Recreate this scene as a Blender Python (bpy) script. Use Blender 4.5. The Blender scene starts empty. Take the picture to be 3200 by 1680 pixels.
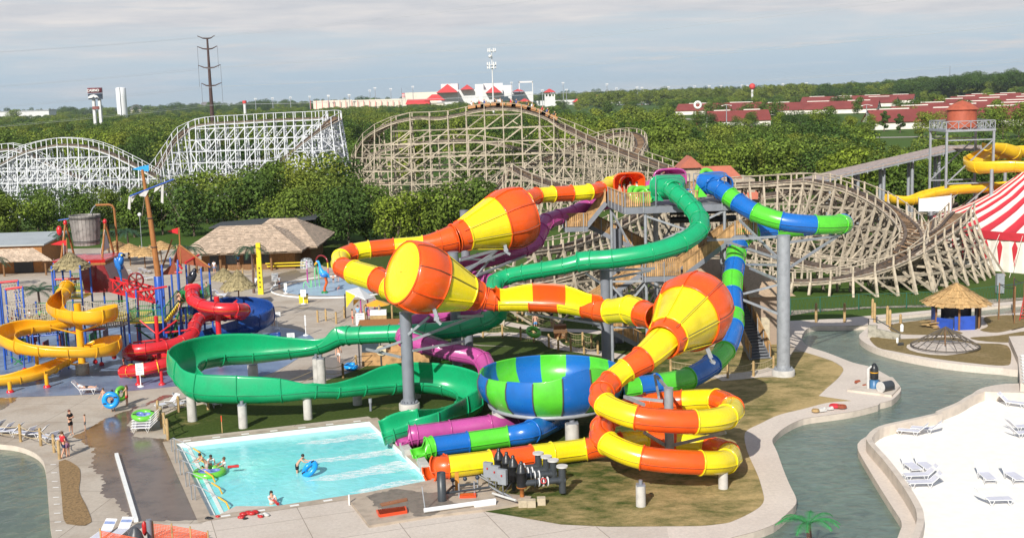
import bpy, bmesh, math, random
from mathutils import Vector, Matrix, Quaternion, noise
from mathutils.geometry import tessellate_polygon
C = bpy.context.scene
COL = C.collection
R = math.radians
PI = math.pi
rnd = random.Random(7)
# ------------------------------------------------------------------ camera
FPX = 3050 * 3200 / 2576          # focal length in photograph pixels (3200 wide)
CAMH = 22.0                       # camera height above the pool deck, metres
ROLL = math.atan(.031)
TILT = math.atan((840 - 238 * 3200 / 2576) * math.cos(ROLL) / FPX)
cr, sr, ct, st = math.cos(ROLL), math.sin(ROLL), math.cos(TILT), math.sin(TILT)
UP0 = Vector((0, st, ct)); X0 = Vector((1, 0, 0))
cam = bpy.data.objects.new('camera', bpy.data.cameras.new('camera'))
COL.objects.link(cam)
r_, u_, f_ = X0 * cr - UP0 * sr, X0 * sr + UP0 * cr, Vector((0, ct, -st))
M = Matrix((r_, u_, -f_)).transposed().to_4x4(); M.translation = (0, 0, CAMH)
cam.matrix_world = M
cam.data.sensor_width = 36; cam.data.lens = 36 * FPX / 3200
cam.data.clip_start = .5; cam.data.clip_end = 60000
C.camera = cam
C.view_settings.view_transform = 'Standard'; C.view_settings.look = 'None'
C.view_settings.exposure = 0.16; C.view_settings.gamma = 1
C.cycles.max_bounces = 6; C.cycles.transparent_max_bounces = 8
# ------------------------------------------------------------------ sky and sun
SUN_AZ, SUN_EL = R(21), R(33)
w = bpy.data.worlds.new('World'); C.world = w; w.use_nodes = True
nt = w.node_tree; nt.nodes.clear()
def N(tree, t, **k):
 n = tree.nodes.new(t)
 for a, b in k.items():
  if a == 'i':
   for s, v in b.items(): n.inputs[s].default_value = v
  else: setattr(n, a, b)
 return n
def ramp(tree, fac, stops, interp='LINEAR'):
 n = tree.nodes.new('ShaderNodeValToRGB'); e = n.color_ramp.elements
 n.color_ramp.interpolation = interp
 while len(e) < len(stops): e.new(.5)
 for q, (p, c) in zip(e, stops):
  q.position = p; q.color = (c, c, c, 1) if isinstance(c, (int, float)) else (*c, 1)
 tree.links.new(fac, n.inputs[0]); return n
def mixc(tree, fac, a, b, blend='MIX'):
 n = tree.nodes.new('ShaderNodeMix'); n.data_type = 'RGBA'; n.blend_type = blend
 for s, v in ((0, fac), (6, a), (7, b)):
  if hasattr(v, 'node'): tree.links.new(v, n.inputs[s])
  else: n.inputs[s].default_value = v if isinstance(v, (int, float)) else (*v, 1)[:4]
 return n.outputs[2]
def mth(tree, op, a, b=0., clamp=False):
 n = tree.nodes.new('ShaderNodeMath'); n.operation = op; n.use_clamp = clamp
 for s, v in ((0, a), (1, b)):
  if hasattr(v, 'node'): tree.links.new(v, n.inputs[s])
  else: n.inputs[s].default_value = v
 return n.outputs[0]
sky = N(nt, 'ShaderNodeTexSky', sky_type='NISHITA', sun_disc=False, sun_elevation=SUN_EL,
  sun_rotation=PI + SUN_AZ, altitude=200, air_density=1.2, dust_density=1.5)
tc = N(nt, 'ShaderNodeTexCoord')
sep = N(nt, 'ShaderNodeSeparateXYZ'); nt.links.new(tc.outputs['Generated'], sep.inputs[0])
mp = N(nt, 'ShaderNodeMapping'); mp.inputs['Scale'].default_value = (3.4, 3.4, 46)
nt.links.new(tc.outputs['Generated'], mp.inputs[0])
n1 = N(nt, 'ShaderNodeTexNoise', i={'Scale': 1.7, 'Detail': 7, 'Roughness': .58, 'Distortion': .3})
nt.links.new(mp.outputs[0], n1.inputs[0])
mp2 = N(nt, 'ShaderNodeMapping'); mp2.inputs['Scale'].default_value = (9, 9, 90); mp2.inputs['Location'].default_value = (3, 1, 2)
nt.links.new(tc.outputs['Generated'], mp2.inputs[0])
n2 = N(nt, 'ShaderNodeTexNoise', i={'Scale': 1.3, 'Detail': 5, 'Roughness': .6})
nt.links.new(mp2.outputs[0], n2.inputs[0])
zc = mth(nt, 'MAXIMUM', sep.outputs[2], 0.)
lift = ramp(nt, zc, [(0, 0.), (.03, .06), (.052, .17), (.072, .42), (.11, .46), (.2, .14), (1, .08)])
dens = mth(nt, 'ADD', n1.outputs[0], lift.outputs[0])
cov = ramp(nt, dens, [(.50, .0), (.64, .35), (.80, 1.)])
veil = ramp(nt, zc, [(0, (4.7, 5.9, 6.9)), (.015, (4.2, 5.5, 6.8)), (.05, (4.9, 5.8, 6.75)), (.16, (2.4, 3.2, 4.4)), (.3, (1.6, 2.3, 3.6)), (1, (1.0, 1.6, 2.9))])
ccol = ramp(nt, n2.outputs[0], [(.3, (5.3, 5.5, 5.9)), (.52, (6.2, 6.2, 6.4)), (.7, (7.0, 6.8, 6.75))])
s1 = mixc(nt, .86, sky.outputs[0], veil.outputs[0])
s2 = mixc(nt, cov.outputs[0], s1, ccol.outputs[0])
# two thin bright banks low over the horizon
bank = N(nt, 'ShaderNodeTexNoise', i={'Scale': 1.0, 'Detail': 6, 'Roughness': .62})
mp3 = N(nt, 'ShaderNodeMapping'); mp3.inputs['Scale'].default_value = (7, 7, 75); mp3.inputs['Location'].default_value = (.6, 0, 1.1)
nt.links.new(tc.outputs['Generated'], mp3.inputs[0]); nt.links.new(mp3.outputs[0], bank.inputs[0])
bz = ramp(nt, zc, [(.018, 0.), (.028, .12), (.036, .12), (.046, 0.)])
bf = ramp(nt, mth(nt, 'ADD', bank.outputs[0], bz.outputs[0]), [(.66, 0.), (.78, .75)])
s3 = mixc(nt, bf.outputs[0], s2, (6.9, 6.3, 6.0))
bg = N(nt, 'ShaderNodeBackground', i={'Strength': .1}); nt.links.new(s3, bg.inputs[0])
wo = N(nt, 'ShaderNodeOutputWorld'); nt.links.new(bg.outputs[0], wo.inputs[0])
sl = bpy.data.lights.new('sun', 'SUN'); sl.energy = 5.0; sl.angle = R(.5); sl.color = (1, .955, .87)
so = bpy.data.objects.new('sun', sl); COL.objects.link(so)
so.rotation_euler = Vector((math.sin(SUN_AZ) * math.cos(SUN_EL), math.cos(SUN_AZ) * math.cos(SUN_EL), -math.sin(SUN_EL))).to_track_quat('-Z', 'Y').to_euler()
so.location = (-30, -60, 80)
# ------------------------------------------------------------------ survey: a photograph pixel becomes a place in the world
FR = {'S': (0, 0, 1), 'Z1': (0, 100, 2.331), 'Z2': (1000, 100, 2.331), 'Z3': (2100, 100, 2.331), 'Z4': (0, 620, 2.331),
   'Y1': (1000, 500, 2.551), 'Y2': (1700, 500, 2.551), 'Y3': (2400, 500, 3.144), 'Y4': (1000, 950, 2.551),
   'X1': (1700, 950, 2.551), 'X2': (2300, 900, 2.817), 'X3': (0, 1150, 2.551), 'X4': (900, 1250, 2.576), 'X5': (2200, 1250, 2.576),
   'A1': (0, 640, 4.828), 'A2': (400, 640, 4.828), 'A3': (0, 860, 3.558), 'A4': (380, 860, 3.558),
   'B1': (180, 1180, 6.76), 'B2': (640, 840, 6.4375), 'B3': (2200, 1080, 5.152), 'B4': (540, 1180, 4.954)}
def px(f, x, y):
 a, b, s = FR[f]; return a + x / s, b + y / s
def ray(f, x, y):
 x, y = px(f, x, y)
 u, v = x - 1600, 840 - y
 X, Y = u * cr + v * sr, -u * sr + v * cr
 return Vector((X, FPX * ct + Y * st, -FPX * st + Y * ct))
def G(f, x, y, z=0.):                        # on the level plane z
 d = ray(f, x, y); t = (z - CAMH) / d.z
 return Vector((d.x * t, d.y * t, z))
def Q(f, x, y, dist):                        # at a distance in front of the camera
 d = ray(f, x, y); t = dist / d.y
 return Vector((d.x * t, dist, CAMH + d.z * t))
def GL(f, pts, z=0.): return [G(f, p[0], p[1], z) for p in pts]
def QL(f, d, pts): return [Q(f, p[0], p[1], p[2] if len(p) > 2 else d) for p in pts]
# ------------------------------------------------------------------ materials
MATS = {}
def mat(name, col, rough=.5, var=.12, scale=3., bump=0., bscale=30., metal=0., spec=.5, coat=0., island=0., objvar=0., dark=None, stretch=None, emit=0., trans=0.):
 if name in MATS: return MATS[name]
 m = bpy.data.materials.new(name); m.use_nodes = True; t = m.node_tree
 b = t.nodes['Principled BSDF']
 b.inputs['Roughness'].default_value = rough; b.inputs['Metallic'].default_value = metal
 b.inputs['Specular IOR Level'].default_value = spec; b.inputs['Coat Weight'].default_value = coat
 b.inputs['Coat Roughness'].default_value = .08
 tcn = N(t, 'ShaderNodeTexCoord'); src = tcn.outputs['Object']
 if stretch:
  q = N(t, 'ShaderNodeMapping'); q.inputs['Scale'].default_value = stretch
  t.links.new(src, q.inputs[0]); src = q.outputs[0]
 nz = N(t, 'ShaderNodeTexNoise', i={'Scale': scale, 'Detail': 5, 'Roughness': .62}); t.links.new(src, nz.inputs[0])
 d = dark or tuple(c * (1 - 2 * var) for c in col)
 hi = tuple(min(1, c * (1 + var)) for c in col)
 rp = ramp(t, nz.outputs[0], [(.3, d), (.5, col), (.72, hi)])
 out = rp.outputs[0]
 if island:
  g = N(t, 'ShaderNodeNewGeometry')
  out = mixc(t, 1., out, ramp(t, g.outputs['Random Per Island'], [(0, 1 - island), (1, 1 + island)]).outputs[0], 'MULTIPLY')
 if objvar:
  o = N(t, 'ShaderNodeObjectInfo')
  rr = ramp(t, o.outputs['Random'], [(0, (1 - objvar, 1 - objvar * .8, 1 - objvar)), (.45, (1, 1, 1)), (1, (1 + objvar * 1.15, 1 + objvar * .75, 1 - objvar * .3))])
  out = mixc(t, 1., out, rr.outputs[0], 'MULTIPLY')
 t.links.new(out, b.inputs['Base Color'])
 if coat: t.links.new(ramp(t, nz.outputs[0], [(.3, .42), (.7, .2)]).outputs[0], b.inputs['Roughness'])
 if bump:
  n2 = N(t, 'ShaderNodeTexNoise', i={'Scale': bscale, 'Detail': 4}); t.links.new(src, n2.inputs[0])
  bp = N(t, 'ShaderNodeBump', i={'Strength': bump, 'Distance': .05}); t.links.new(n2.outputs[0], bp.inputs['Height'])
  t.links.new(bp.outputs[0], b.inputs['Normal'])
 if emit:
  b.inputs['Emission Color'].default_value = (*col, 1); b.inputs['Emission Strength'].default_value = emit
 if trans:
  tr = N(t, 'ShaderNodeBsdfTranslucent'); t.links.new(out, tr.inputs[0])
  mx = N(t, 'ShaderNodeMixShader', i={0: trans}); o = t.nodes['Material Output']
  t.links.new(b.outputs[0], mx.inputs[1]); t.links.new(tr.outputs[0], mx.inputs[2]); t.links.new(mx.outputs[0], o.inputs[0])
 MATS[name] = m; return m
def plastic(name, col, **k):
 a = dict(rough=.28, var=.075, scale=1.1, spec=.5, coat=.22); a.update(k); return mat(name, col, **a)
def wood(name, col, **k):
 a = dict(rough=.8, var=.22, scale=2.2, island=.18); a.update(k); return mat(name, col, **a)
# ------------------------------------------------------------------ mesh builder
class MB:
 def __init__(s): s.v = []; s.f = []; s.m = []; s.cur = 0; s.sm = []; s.smooth = False
 def add(s, vs, fs, mi=None, smooth=None):
  o = len(s.v); s.v += [tuple(v) for v in vs]
  for f in fs: s.f.append(tuple(i + o for i in f))
  s.m += [s.cur if mi is None else mi] * len(fs); s.sm += [s.smooth if smooth is None else smooth] * len(fs)
  return s
 def box(s, c, d, rz=0., mi=None, top=None, rot=None):
  x, y, z = (q / 2 for q in d); tx, ty = top or (1, 1)
  q = rot or Matrix.Rotation(rz, 3, 'Z'); c = Vector(c)
  vs = [c + q @ Vector(p) for p in ((-x, -y, -z), (x, -y, -z), (x, y, -z), (-x, y, -z), (-x * tx, -y * ty, z), (x * tx, -y * ty, z), (x * tx, y * ty, z), (-x * tx, y * ty, z))]
  return s.add(vs, [(3, 2, 1, 0), (4, 5, 6, 7), (0, 1, 5, 4), (1, 2, 6, 5), (2, 3, 7, 6), (3, 0, 4, 7)], mi, False)
 def bar(s, p, q, w, h=None, mi=None, up=(0, 0, 1)):
  p, q = Vector(p), Vector(q); d = q - p; L = d.length
  if L < 1e-6: return s
  d /= L; u = Vector(up)
  if abs(d.dot(u)) > .98: u = Vector((1, 0, 0))
  a = d.cross(u).normalized(); b = a.cross(d); h = h or w
  return s.box((p + q) / 2, (w, L, h), mi=mi, rot=Matrix((a, d, b)).transposed())
 def tube(s, pts, r, n=8, mi=None, cap=True, closed=False):
  pts = [Vector(p) for p in pts]; rs = r if isinstance(r, (list, tuple)) else [r] * len(pts)
  fr = frames(pts, closed); vs = []
  for p, (t, a, b), q in zip(pts, fr, rs):
   vs += [p + a * (q * math.cos(2 * PI * k / n)) + b * (q * math.sin(2 * PI * k / n)) for k in range(n)]
  m = len(pts); fs = []
  for i in range(m if closed else m - 1):
   j = (i + 1) % m
   fs += [(i * n + k, i * n + (k + 1) % n, j * n + (k + 1) % n, j * n + k) for k in range(n)]
  s.add(vs, fs, mi, True)
  if cap and not closed:
   s.add(vs[:n], [tuple(range(n - 1, -1, -1))], mi, False); s.add(vs[-n:], [tuple(range(n))], mi, False)
  return s
 def lathe(s, prof, c=(0, 0, 0), axis=(0, 0, 1), n=20, mi=None, smooth=True, cap=True, jag=0.):
  c = Vector(c); q = Vector((0, 0, 1)).rotation_difference(Vector(axis).normalized()); vs = []
  for k, (r, z) in enumerate(prof):
   for i in range(n):
    a = 2 * PI * i / n
    vs.append(c + q @ Vector((r * math.cos(a), r * math.sin(a), z + (jag * rnd.uniform(-1, 1) if jag else 0))))
  fs = [(i * n + k, i * n + (k + 1) % n, (i + 1) * n + (k + 1) % n, (i + 1) * n + k) for i in range(len(prof) - 1) for k in range(n)]
  s.add(vs, fs, mi, smooth)
  if cap:
   if prof[0][0] > 1e-4: s.add(vs[:n], [tuple(range(n - 1, -1, -1))], mi, False)
   if prof[-1][0] > 1e-4: s.add(vs[-n:], [tuple(range(n))], mi, False)
  return s
 def ball(s, c, r, n=10, mi=None, sc=(1, 1, 1), rot=None):
  h = max(4, n // 2 + 1); q = rot or Matrix.Identity(3); c = Vector(c); vs = []
  for i in range(h + 1):
   a = PI * i / h
   for k in range(n):
    b = 2 * PI * k / n
    vs.append(c + q @ Vector((r * sc[0] * math.sin(a) * math.cos(b), r * sc[1] * math.sin(a) * math.sin(b), r * sc[2] * math.cos(a))))
  return s.add(vs, [(i * n + k, (i + 1) * n + k, (i + 1) * n + (k + 1) % n, i * n + (k + 1) % n) for i in range(h) for k in range(n)], mi, True)
 def torus(s, c, R_, r, axis=(0, 0, 1), n=24, k=10, mi=None, sc=(1, 1)):
  q = Vector((0, 0, 1)).rotation_difference(Vector(axis).normalized()); c = Vector(c)
  return s.tube([c + q @ Vector((R_ * sc[0] * math.cos(2 * PI * i / n), R_ * sc[1] * math.sin(2 * PI * i / n), 0)) for i in range(n)], r, k, mi, closed=True)
 def prism(s, poly, z0, z1, mi=None, side=None):           # outline of (x, y) swept from z0 to z1
  n = len(poly); b = [Vector((p[0], p[1], z0)) for p in poly]; t = [Vector((p[0], p[1], z1)) for p in poly]
  tri = tessellate_polygon([t])
  s.add(t, [up(t, f) for f in tri], mi, False)
  s.add(b + t, [(i, (i + 1) % n, n + (i + 1) % n, n + i) for i in range(n)], mi if side is None else side, False)
  return s
 def slab(s, pts, n, th, mi=None):                         # flat outline in space with a thickness along n
  pts = [Vector(p) for p in pts]; n = Vector(n).normalized() * th; k = len(pts)
  tri = tessellate_polygon([pts])
  a = [p + n / 2 for p in pts]; b = [p - n / 2 for p in pts]
  s.add(a, tri, mi, False); s.add(b, [f[::-1] for f in tri], mi, False)
  return s.add(a + b, [(i, (i + 1) % k, k + (i + 1) % k, k + i) for i in range(k)], mi, False)
 def build(s, name, mats, parent=None, label=None):
  me = bpy.data.meshes.new(name); me.from_pydata(s.v, [], s.f)
  ml = mats if isinstance(mats, (list, tuple)) else [mats]
  for m in ml: me.materials.append(m)
  me.polygons.foreach_set('material_index', s.m); me.polygons.foreach_set('use_smooth', s.sm); me.update()
  o = bpy.data.objects.new(name, me); COL.objects.link(o)
  if parent:
   o.parent = parent; o.matrix_parent_inverse = parent_inv(parent)
  if label: o['label'] = label
  return o
def world_of(p):
 m = p.matrix_basis.copy()
 return world_of(p.parent) @ p.matrix_parent_inverse @ m if p.parent else m
def parent_inv(p): return world_of(p).inverted()
def up(v, f):
 a, b, c = (Vector(v[i]) for i in f[:3])
 return f if (b - a).cross(c - a).z > 0 else tuple(reversed(f))
def frames(pts, closed=False):
 n = len(pts); T = []
 for i in range(n):
  if closed: d = pts[(i + 1) % n] - pts[i - 1]
  else: d = pts[min(i + 1, n - 1)] - pts[max(i - 1, 0)]
  T.append(d.normalized() if d.length > 1e-9 else Vector((0, 0, 1)))
 a = T[0].cross(Vector((0, 0, 1)))
 if a.length < .05: a = T[0].cross(Vector((0, 1, 0)))
 a.normalize(); out = []
 for t in T:
  a = (a - t * a.dot(t)).normalized(); out.append((t, a, a.cross(t)))
 return out
def crom(P, step):                              # Catmull-Rom through control rows (tuples of floats, first three a point)
 P = [list(p) for p in P]; k = len(P[0])
 P = [[2 * a - b for a, b in zip(P[0], P[1])]] + P + [[2 * a - b for a, b in zip(P[-1], P[-2])]]
 out = []
 for i in range(1, len(P) - 2):
  L = (Vector(P[i + 1][:3]) - Vector(P[i][:3])).length; m = max(1, int(round(L / step)))
  for j in range(m):
   t = j / m
   out.append(tuple(.5 * (2 * P[i][c] + (P[i + 1][c] - P[i - 1][c]) * t + (2 * P[i - 1][c] - 5 * P[i][c] + 4 * P[i + 1][c] - P[i + 2][c]) * t * t + (3 * P[i][c] - P[i - 1][c] - 3 * P[i + 1][c] + P[i + 2][c]) * t ** 3) for c in range(k)))
 out.append(tuple(P[-2])); return out
def resample(P, step):                          # even spacing along a fine polyline
 V = [Vector(p[:3]) for p in P]; S = [0.]
 for a, b in zip(V, V[1:]): S.append(S[-1] + (b - a).length)
 n = max(1, int(round(S[-1] / step))); out = []; j = 0
 for i in range(n + 1):
  s = S[-1] * i / n
  while j < len(S) - 2 and S[j + 1] < s: j += 1
  t = (s - S[j]) / max(1e-9, S[j + 1] - S[j])
  out.append(tuple(a + (b - a) * t for a, b in zip(P[j], P[j + 1])))
 return out
# ------------------------------------------------------------------ things
def tag(o, label=None, cat=None, group=None, kind=None):
 if label: o['label'] = label
 if cat: o['category'] = cat
 if group: o['group'] = group
 if kind: o['kind'] = kind
 return o
def thing(name, label, cat, loc=(0, 0, 0), rz=0., group=None):
 o = bpy.data.objects.new(name, None); COL.objects.link(o); o.empty_display_size = .2
 o.location = loc; o.rotation_euler = (0, 0, rz); return tag(o, label, cat, group)
KIDS = {}
def copy_tree(o, loc=None, rz=None, label=None, sc=None, parent=None, name=None):
 c = o.copy(); COL.objects.link(c)
 if name: c.name = name
 if parent: c.parent = parent
 if loc is not None: c.location = loc
 if rz is not None: c.rotation_euler = (0, 0, rz)
 if sc is not None: c.scale = (sc, sc, sc) if isinstance(sc, (int, float)) else sc
 if label: c['label'] = label
 for ch in o.children: copy_tree(ch, parent=c)
 return c
def sheet(name, outer, mats, holes=(), z=None, label=None, sides=None):
 loops = [[Vector((p[0], p[1], 0)) for p in l] for l in (outer, *holes)]
 vs = [v for l in loops for v in l]; tri = tessellate_polygon(loops)
 mb = MB(); zz = outer[0][2] if z is None else z
 vs = [Vector((v.x, v.y, zz)) for v in vs]
 mb.add(vs, [up(vs, f) for f in tri])
 if sides:                                    # a rim going down from the outer edge
  n = len(outer); t = vs[:n]; b = [Vector((v.x, v.y, zz - sides)) for v in t]
  mb.add(t + b, [(i, n + i, n + (i + 1) % n, (i + 1) % n) for i in range(n)])
 return tag(mb.build(name, mats), kind='structure')
def smoothloop(pts, step=.5):
 P = [tuple(p) for p in pts]; n = len(P)
 Q_ = crom(P[-2:] + P + P[:3], step)
 # keep exactly one turn
 a, b = Vector(P[0]), None
 i0 = min(range(len(Q_) // 2), key=lambda i: (Vector(Q_[i]) - a).length)
 i1 = min(range(len(Q_) // 2, len(Q_)), key=lambda i: (Vector(Q_[i]) - a).length)
 return [Vector(q) for q in Q_[i0:i1]]
def inside(p, poly):
 c = False; x, y = p[0], p[1]; n = len(poly); j = n - 1
 for i in range(n):
  xi, yi, xj, yj = poly[i][0], poly[i][1], poly[j][0], poly[j][1]
  if (yi > y) != (yj > y) and x < (xj - xi) * (y - yi) / (yj - yi) + xi: c = not c
  j = i
 return c
# ================================================================== ground, paving, water
def grassmat(name, a, b, dry, dryx=None, patch=.16, dryamt=(.5, .72)):
 m = bpy.data.materials.new(name); m.use_nodes = True; t = m.node_tree; bs = t.nodes['Principled BSDF']
 bs.inputs['Roughness'].default_value = .95; bs.inputs['Specular IOR Level'].default_value = .15
 tcn = N(t, 'ShaderNodeTexCoord')
 q = N(t, 'ShaderNodeMapping'); q.inputs['Scale'].default_value = (1, 1, 1); t.links.new(tcn.outputs['Object'], q.inputs[0])
 n1 = N(t, 'ShaderNodeTexNoise', i={'Scale': 4.2, 'Detail': 9, 'Roughness': .8}); t.links.new(q.outputs[0], n1.inputs[0])
 n2 = N(t, 'ShaderNodeTexNoise', i={'Scale': patch, 'Detail': 6, 'Roughness': .6}); t.links.new(q.outputs[0], n2.inputs[0])
 q2 = N(t, 'ShaderNodeMapping'); q2.inputs['Rotation'].default_value = (0, 0, .5); q2.inputs['Scale'].default_value = (.8, 1.3, 1); t.links.new(tcn.outputs['Object'], q2.inputs[0])
 n3 = N(t, 'ShaderNodeTexNoise', i={'Scale': .7, 'Detail': 8, 'Roughness': .75}); t.links.new(q2.outputs[0], n3.inputs[0])
 g = mixc(t, ramp(t, n1.outputs[0], [(.35, 0.), (.68, 1.)]).outputs[0], a, b)
 k = mth(t, 'ADD', mth(t, 'MULTIPLY', n2.outputs[0], .5), mth(t, 'MULTIPLY', n3.outputs[0], .5))
 if dryx:
  sp = N(t, 'ShaderNodeSeparateXYZ'); t.links.new(tcn.outputs['Object'], sp.inputs[0])
  mr = N(t, 'ShaderNodeMapRange', i={1: dryx[0], 2: dryx[1], 3: dryx[2], 4: dryx[3]}); 
  u = mth(t, 'ADD', sp.outputs[0], mth(t, 'MULTIPLY', sp.outputs[1], dryx[4])); t.links.new(u, mr.inputs[0])
  k = mth(t, 'ADD', k, mr.outputs[0])
 d = mixc(t, ramp(t, n1.outputs[0], [(.3, 0.), (.7, 1.)]).outputs[0], tuple(c * .68 for c in dry), dry)
 out = mixc(t, ramp(t, k, [(dryamt[0], 0.), (dryamt[1], 1.)]).outputs[0], g, d)
 t.links.new(out, bs.inputs['Base Color'])
 bp = N(t, 'ShaderNodeBump', i={'Strength': .7, 'Distance': .12}); t.links.new(n1.outputs[0], bp.inputs['Height']); t.links.new(bp.outputs[0], bs.inputs['Normal'])
 return m
def concmat(name, col, stain, joints=None, rough=.85, wet=None):
 m = bpy.data.materials.new(name); m.use_nodes = True; t = m.node_tree; bs = t.nodes['Principled BSDF']
 bs.inputs['Roughness'].default_value = rough; bs.inputs['Specular IOR Level'].default_value = .3
 tcn = N(t, 'ShaderNodeTexCoord'); src = tcn.outputs['Object']
 n1 = N(t, 'ShaderNodeTexNoise', i={'Scale': .22, 'Detail': 8, 'Roughness': .68}); t.links.new(src, n1.inputs[0])
 n2 = N(t, 'ShaderNodeTexNoise', i={'Scale': 5., 'Detail': 6, 'Roughness': .7}); t.links.new(src, n2.inputs[0])
 c = mixc(t, ramp(t, n1.outputs[0], [(.36, 1.), (.56, 0.)]).outputs[0], col, stain)
 c = mixc(t, 1., c, ramp(t, n2.outputs[0], [(.3, .86), (.7, 1.08)]).outputs[0], 'MULTIPLY')
 if joints:
  q = N(t, 'ShaderNodeMapping'); q.inputs['Rotation'].default_value = (0, 0, joints[1]); t.links.new(src, q.inputs[0])
  br = N(t, 'ShaderNodeTexBrick', i={'Scale': 1., 'Mortar Size': .022, 'Brick Width': joints[0], 'Row Height': joints[0] * .8, 'Mortar Smooth': .3, 'Color1': (1, 1, 1, 1), 'Color2': (.93, .93, .94, 1), 'Mortar': (.45, .42, .4, 1)})
  br.offset = 0; t.links.new(q.outputs[0], br.inputs[0]); c = mixc(t, 1., c, br.outputs[0], 'MULTIPLY')
 t.links.new(c, bs.inputs['Base Color'])
 bp = N(t, 'ShaderNodeBump', i={'Strength': .25, 'Distance': .02}); t.links.new(n2.outputs[0], bp.inputs['Height']); t.links.new(bp.outputs[0], bs.inputs['Normal'])
 return m
def watermat(name, col, deep, rough=.06, bump=.5, sc=(1.2, 1.2), foam=None, rz=0.):
 m = bpy.data.materials.new(name); m.use_nodes = True; t = m.node_tree; bs = t.nodes['Principled BSDF']
 bs.inputs['Roughness'].default_value = rough; bs.inputs['Specular IOR Level'].default_value = .5
 tcn = N(t, 'ShaderNodeTexCoord')
 q = N(t, 'ShaderNodeMapping'); q.inputs['Scale'].default_value = (*sc, 1); q.inputs['Rotation'].default_value = (0, 0, rz); t.links.new(tcn.outputs['Object'], q.inputs[0])
 n1 = N(t, 'ShaderNodeTexNoise', i={'Scale': 1.3, 'Detail': 5, 'Roughness': .6, 'Distortion': .8}); t.links.new(q.outputs[0], n1.inputs[0])
 n2 = N(t, 'ShaderNodeTexNoise', i={'Scale': .12, 'Detail': 3}); t.links.new(tcn.outputs['Object'], n2.inputs[0])
 c = mixc(t, ramp(t, n2.outputs[0], [(.35, 0.), (.65, 1.)]).outputs[0], deep, col)
 c = mixc(t, 1., c, ramp(t, n1.outputs[0], [(.3, .9 if foam else .74), (.7, 1.08 if foam else 1.28)]).outputs[0], 'MULTIPLY')
 if foam:
  q3 = N(t, 'ShaderNodeMapping'); q3.inputs['Scale'].default_value = (.55, 1.5, 1); q3.inputs['Rotation'].default_value = (0, 0, rz); t.links.new(tcn.outputs['Object'], q3.inputs[0])
  n3 = N(t, 'ShaderNodeTexNoise', i={'Scale': 2.2, 'Detail': 8, 'Roughness': .72, 'Distortion': 1.2}); t.links.new(q3.outputs[0], n3.inputs[0])
  c = mixc(t, ramp(t, n3.outputs[0], [(.60, 0.), (.80, .6)]).outputs[0], c, (.72, .86, .88))
 t.links.new(c, bs.inputs['Base Color'])
 bp = N(t, 'ShaderNodeBump', i={'Strength': bump, 'Distance': .12}); t.links.new(n1.outputs[0], bp.inputs['Height']); t.links.new(bp.outputs[0], bs.inputs['Normal'])
 return m
M_FIELD = grassmat('meadow_grass', (.046, .092, .014), (.088, .150, .028), (.10, .12, .035), patch=.03)
M_LAWN = grassmat('lawn_grass', (.033, .060, .010), (.082, .112, .022), (.56, .41, .19), dryx=(-34., 0., -.15, .17, -.34), dryamt=(.43, .62))
M_DIRT = grassmat('dry_turf', (.16, .12, .05), (.30, .22, .10), (.42, .31, .17), patch=.3)
M_MULCH = mat('mulch', (.27, .17, .075), .95, .3, 7, .8, 20)
M_PLAZA = concmat('plaza_concrete', (.50, .435, .36), (.40, .33, .26), joints=(6.2, .12))
M_DECK = concmat('pale_concrete', (.62, .545, .47), (.55, .475, .40), joints=(4.6, -.33))
M_WALK = concmat('walk_concrete', (.66, .575, .50), (.60, .52, .45))
M_WET = mat('wet_concrete', (.155, .112, .082), .16, .22, .6, .1, 8, spec=.6)
M_STRIP = mat('tan_coping', (.42, .345, .27), .75, .14, 1.2, .1)
M_SPLASH = concmat('blue_pad', (.19, .265, .40), (.085, .125, .22), rough=.35)
M_SAND = mat('white_sand', (.86, .83, .77), .9, .03, 2, .2, 12)
M_WHITE = mat('white_paint', (.80, .80, .78), .5, .04, 3)
M_PWALL = mat('pool_wall', (.74, .78, .74), .5, .06, 1.5)
M_CONC = mat('cast_concrete', (.47, .45, .42), .85, .13, 1.8, .2, 12)
M_CURB = mat('river_wall', (.60, .52, .44), .8, .1, 1.2, .1)
M_ROAD = mat('road_gravel', (.36, .33, .29), .9, .1, .2)
def extrude_ring(name, loop, z0, z1, m, th=.12):
 mb = MB(); n = len(loop)
 a = [Vector((p[0], p[1], z0)) for p in loop]; b = [Vector((p[0], p[1], z1)) for p in loop]
 mb.add(a + b, [(i, (i + 1) % n, n + (i + 1) % n, n + i) for i in range(n)]); return tag(mb.build(name, m), kind='structure')
POOL = GL('S', [(549, 1385), (1154, 1316), (1358, 1506), (658, 1611)])
RIV_L = GL('X5', [(180, 1130), (400, 1060), (560, 1000), (680, 900), (742, 830), (735, 770), (690, 680), (640, 560), (590, 420), (550, 330), (570, 290), (650, 220), (800, 150), (1000, 120), (1200, 90), (1400, 40)]) + \
  GL('X2', [(1270, 1010), (1370, 985), (1450, 905), (1440, 860), (1380, 800), (1300, 750), (1180, 692), (1030, 655), (900, 605), (780, 560), (640, 515), (590, 470), (580, 430), (600, 385), (640, 350), (720, 334), (900, 334), (1240, 325), (1800, 330), (2700, 420), (3000, 700), (3000, 850), (2500, 838), (2300, 850), (2150, 885), (2080, 930), (2060, 955), (2000, 1010), (1900, 1070), (1700, 1130), (1500, 1180), (1300, 1235)])
RIV_R = GL('X5', [(1262, 320), (1236, 380), (1260, 440), (1330, 560), (1440, 740), (1530, 880), (1590, 980), (1575, 1060), (1480, 1200), (1100, 1300), (300, 1250)])
RIVER = smoothloop(RIV_L + RIV_R, .7)
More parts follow.
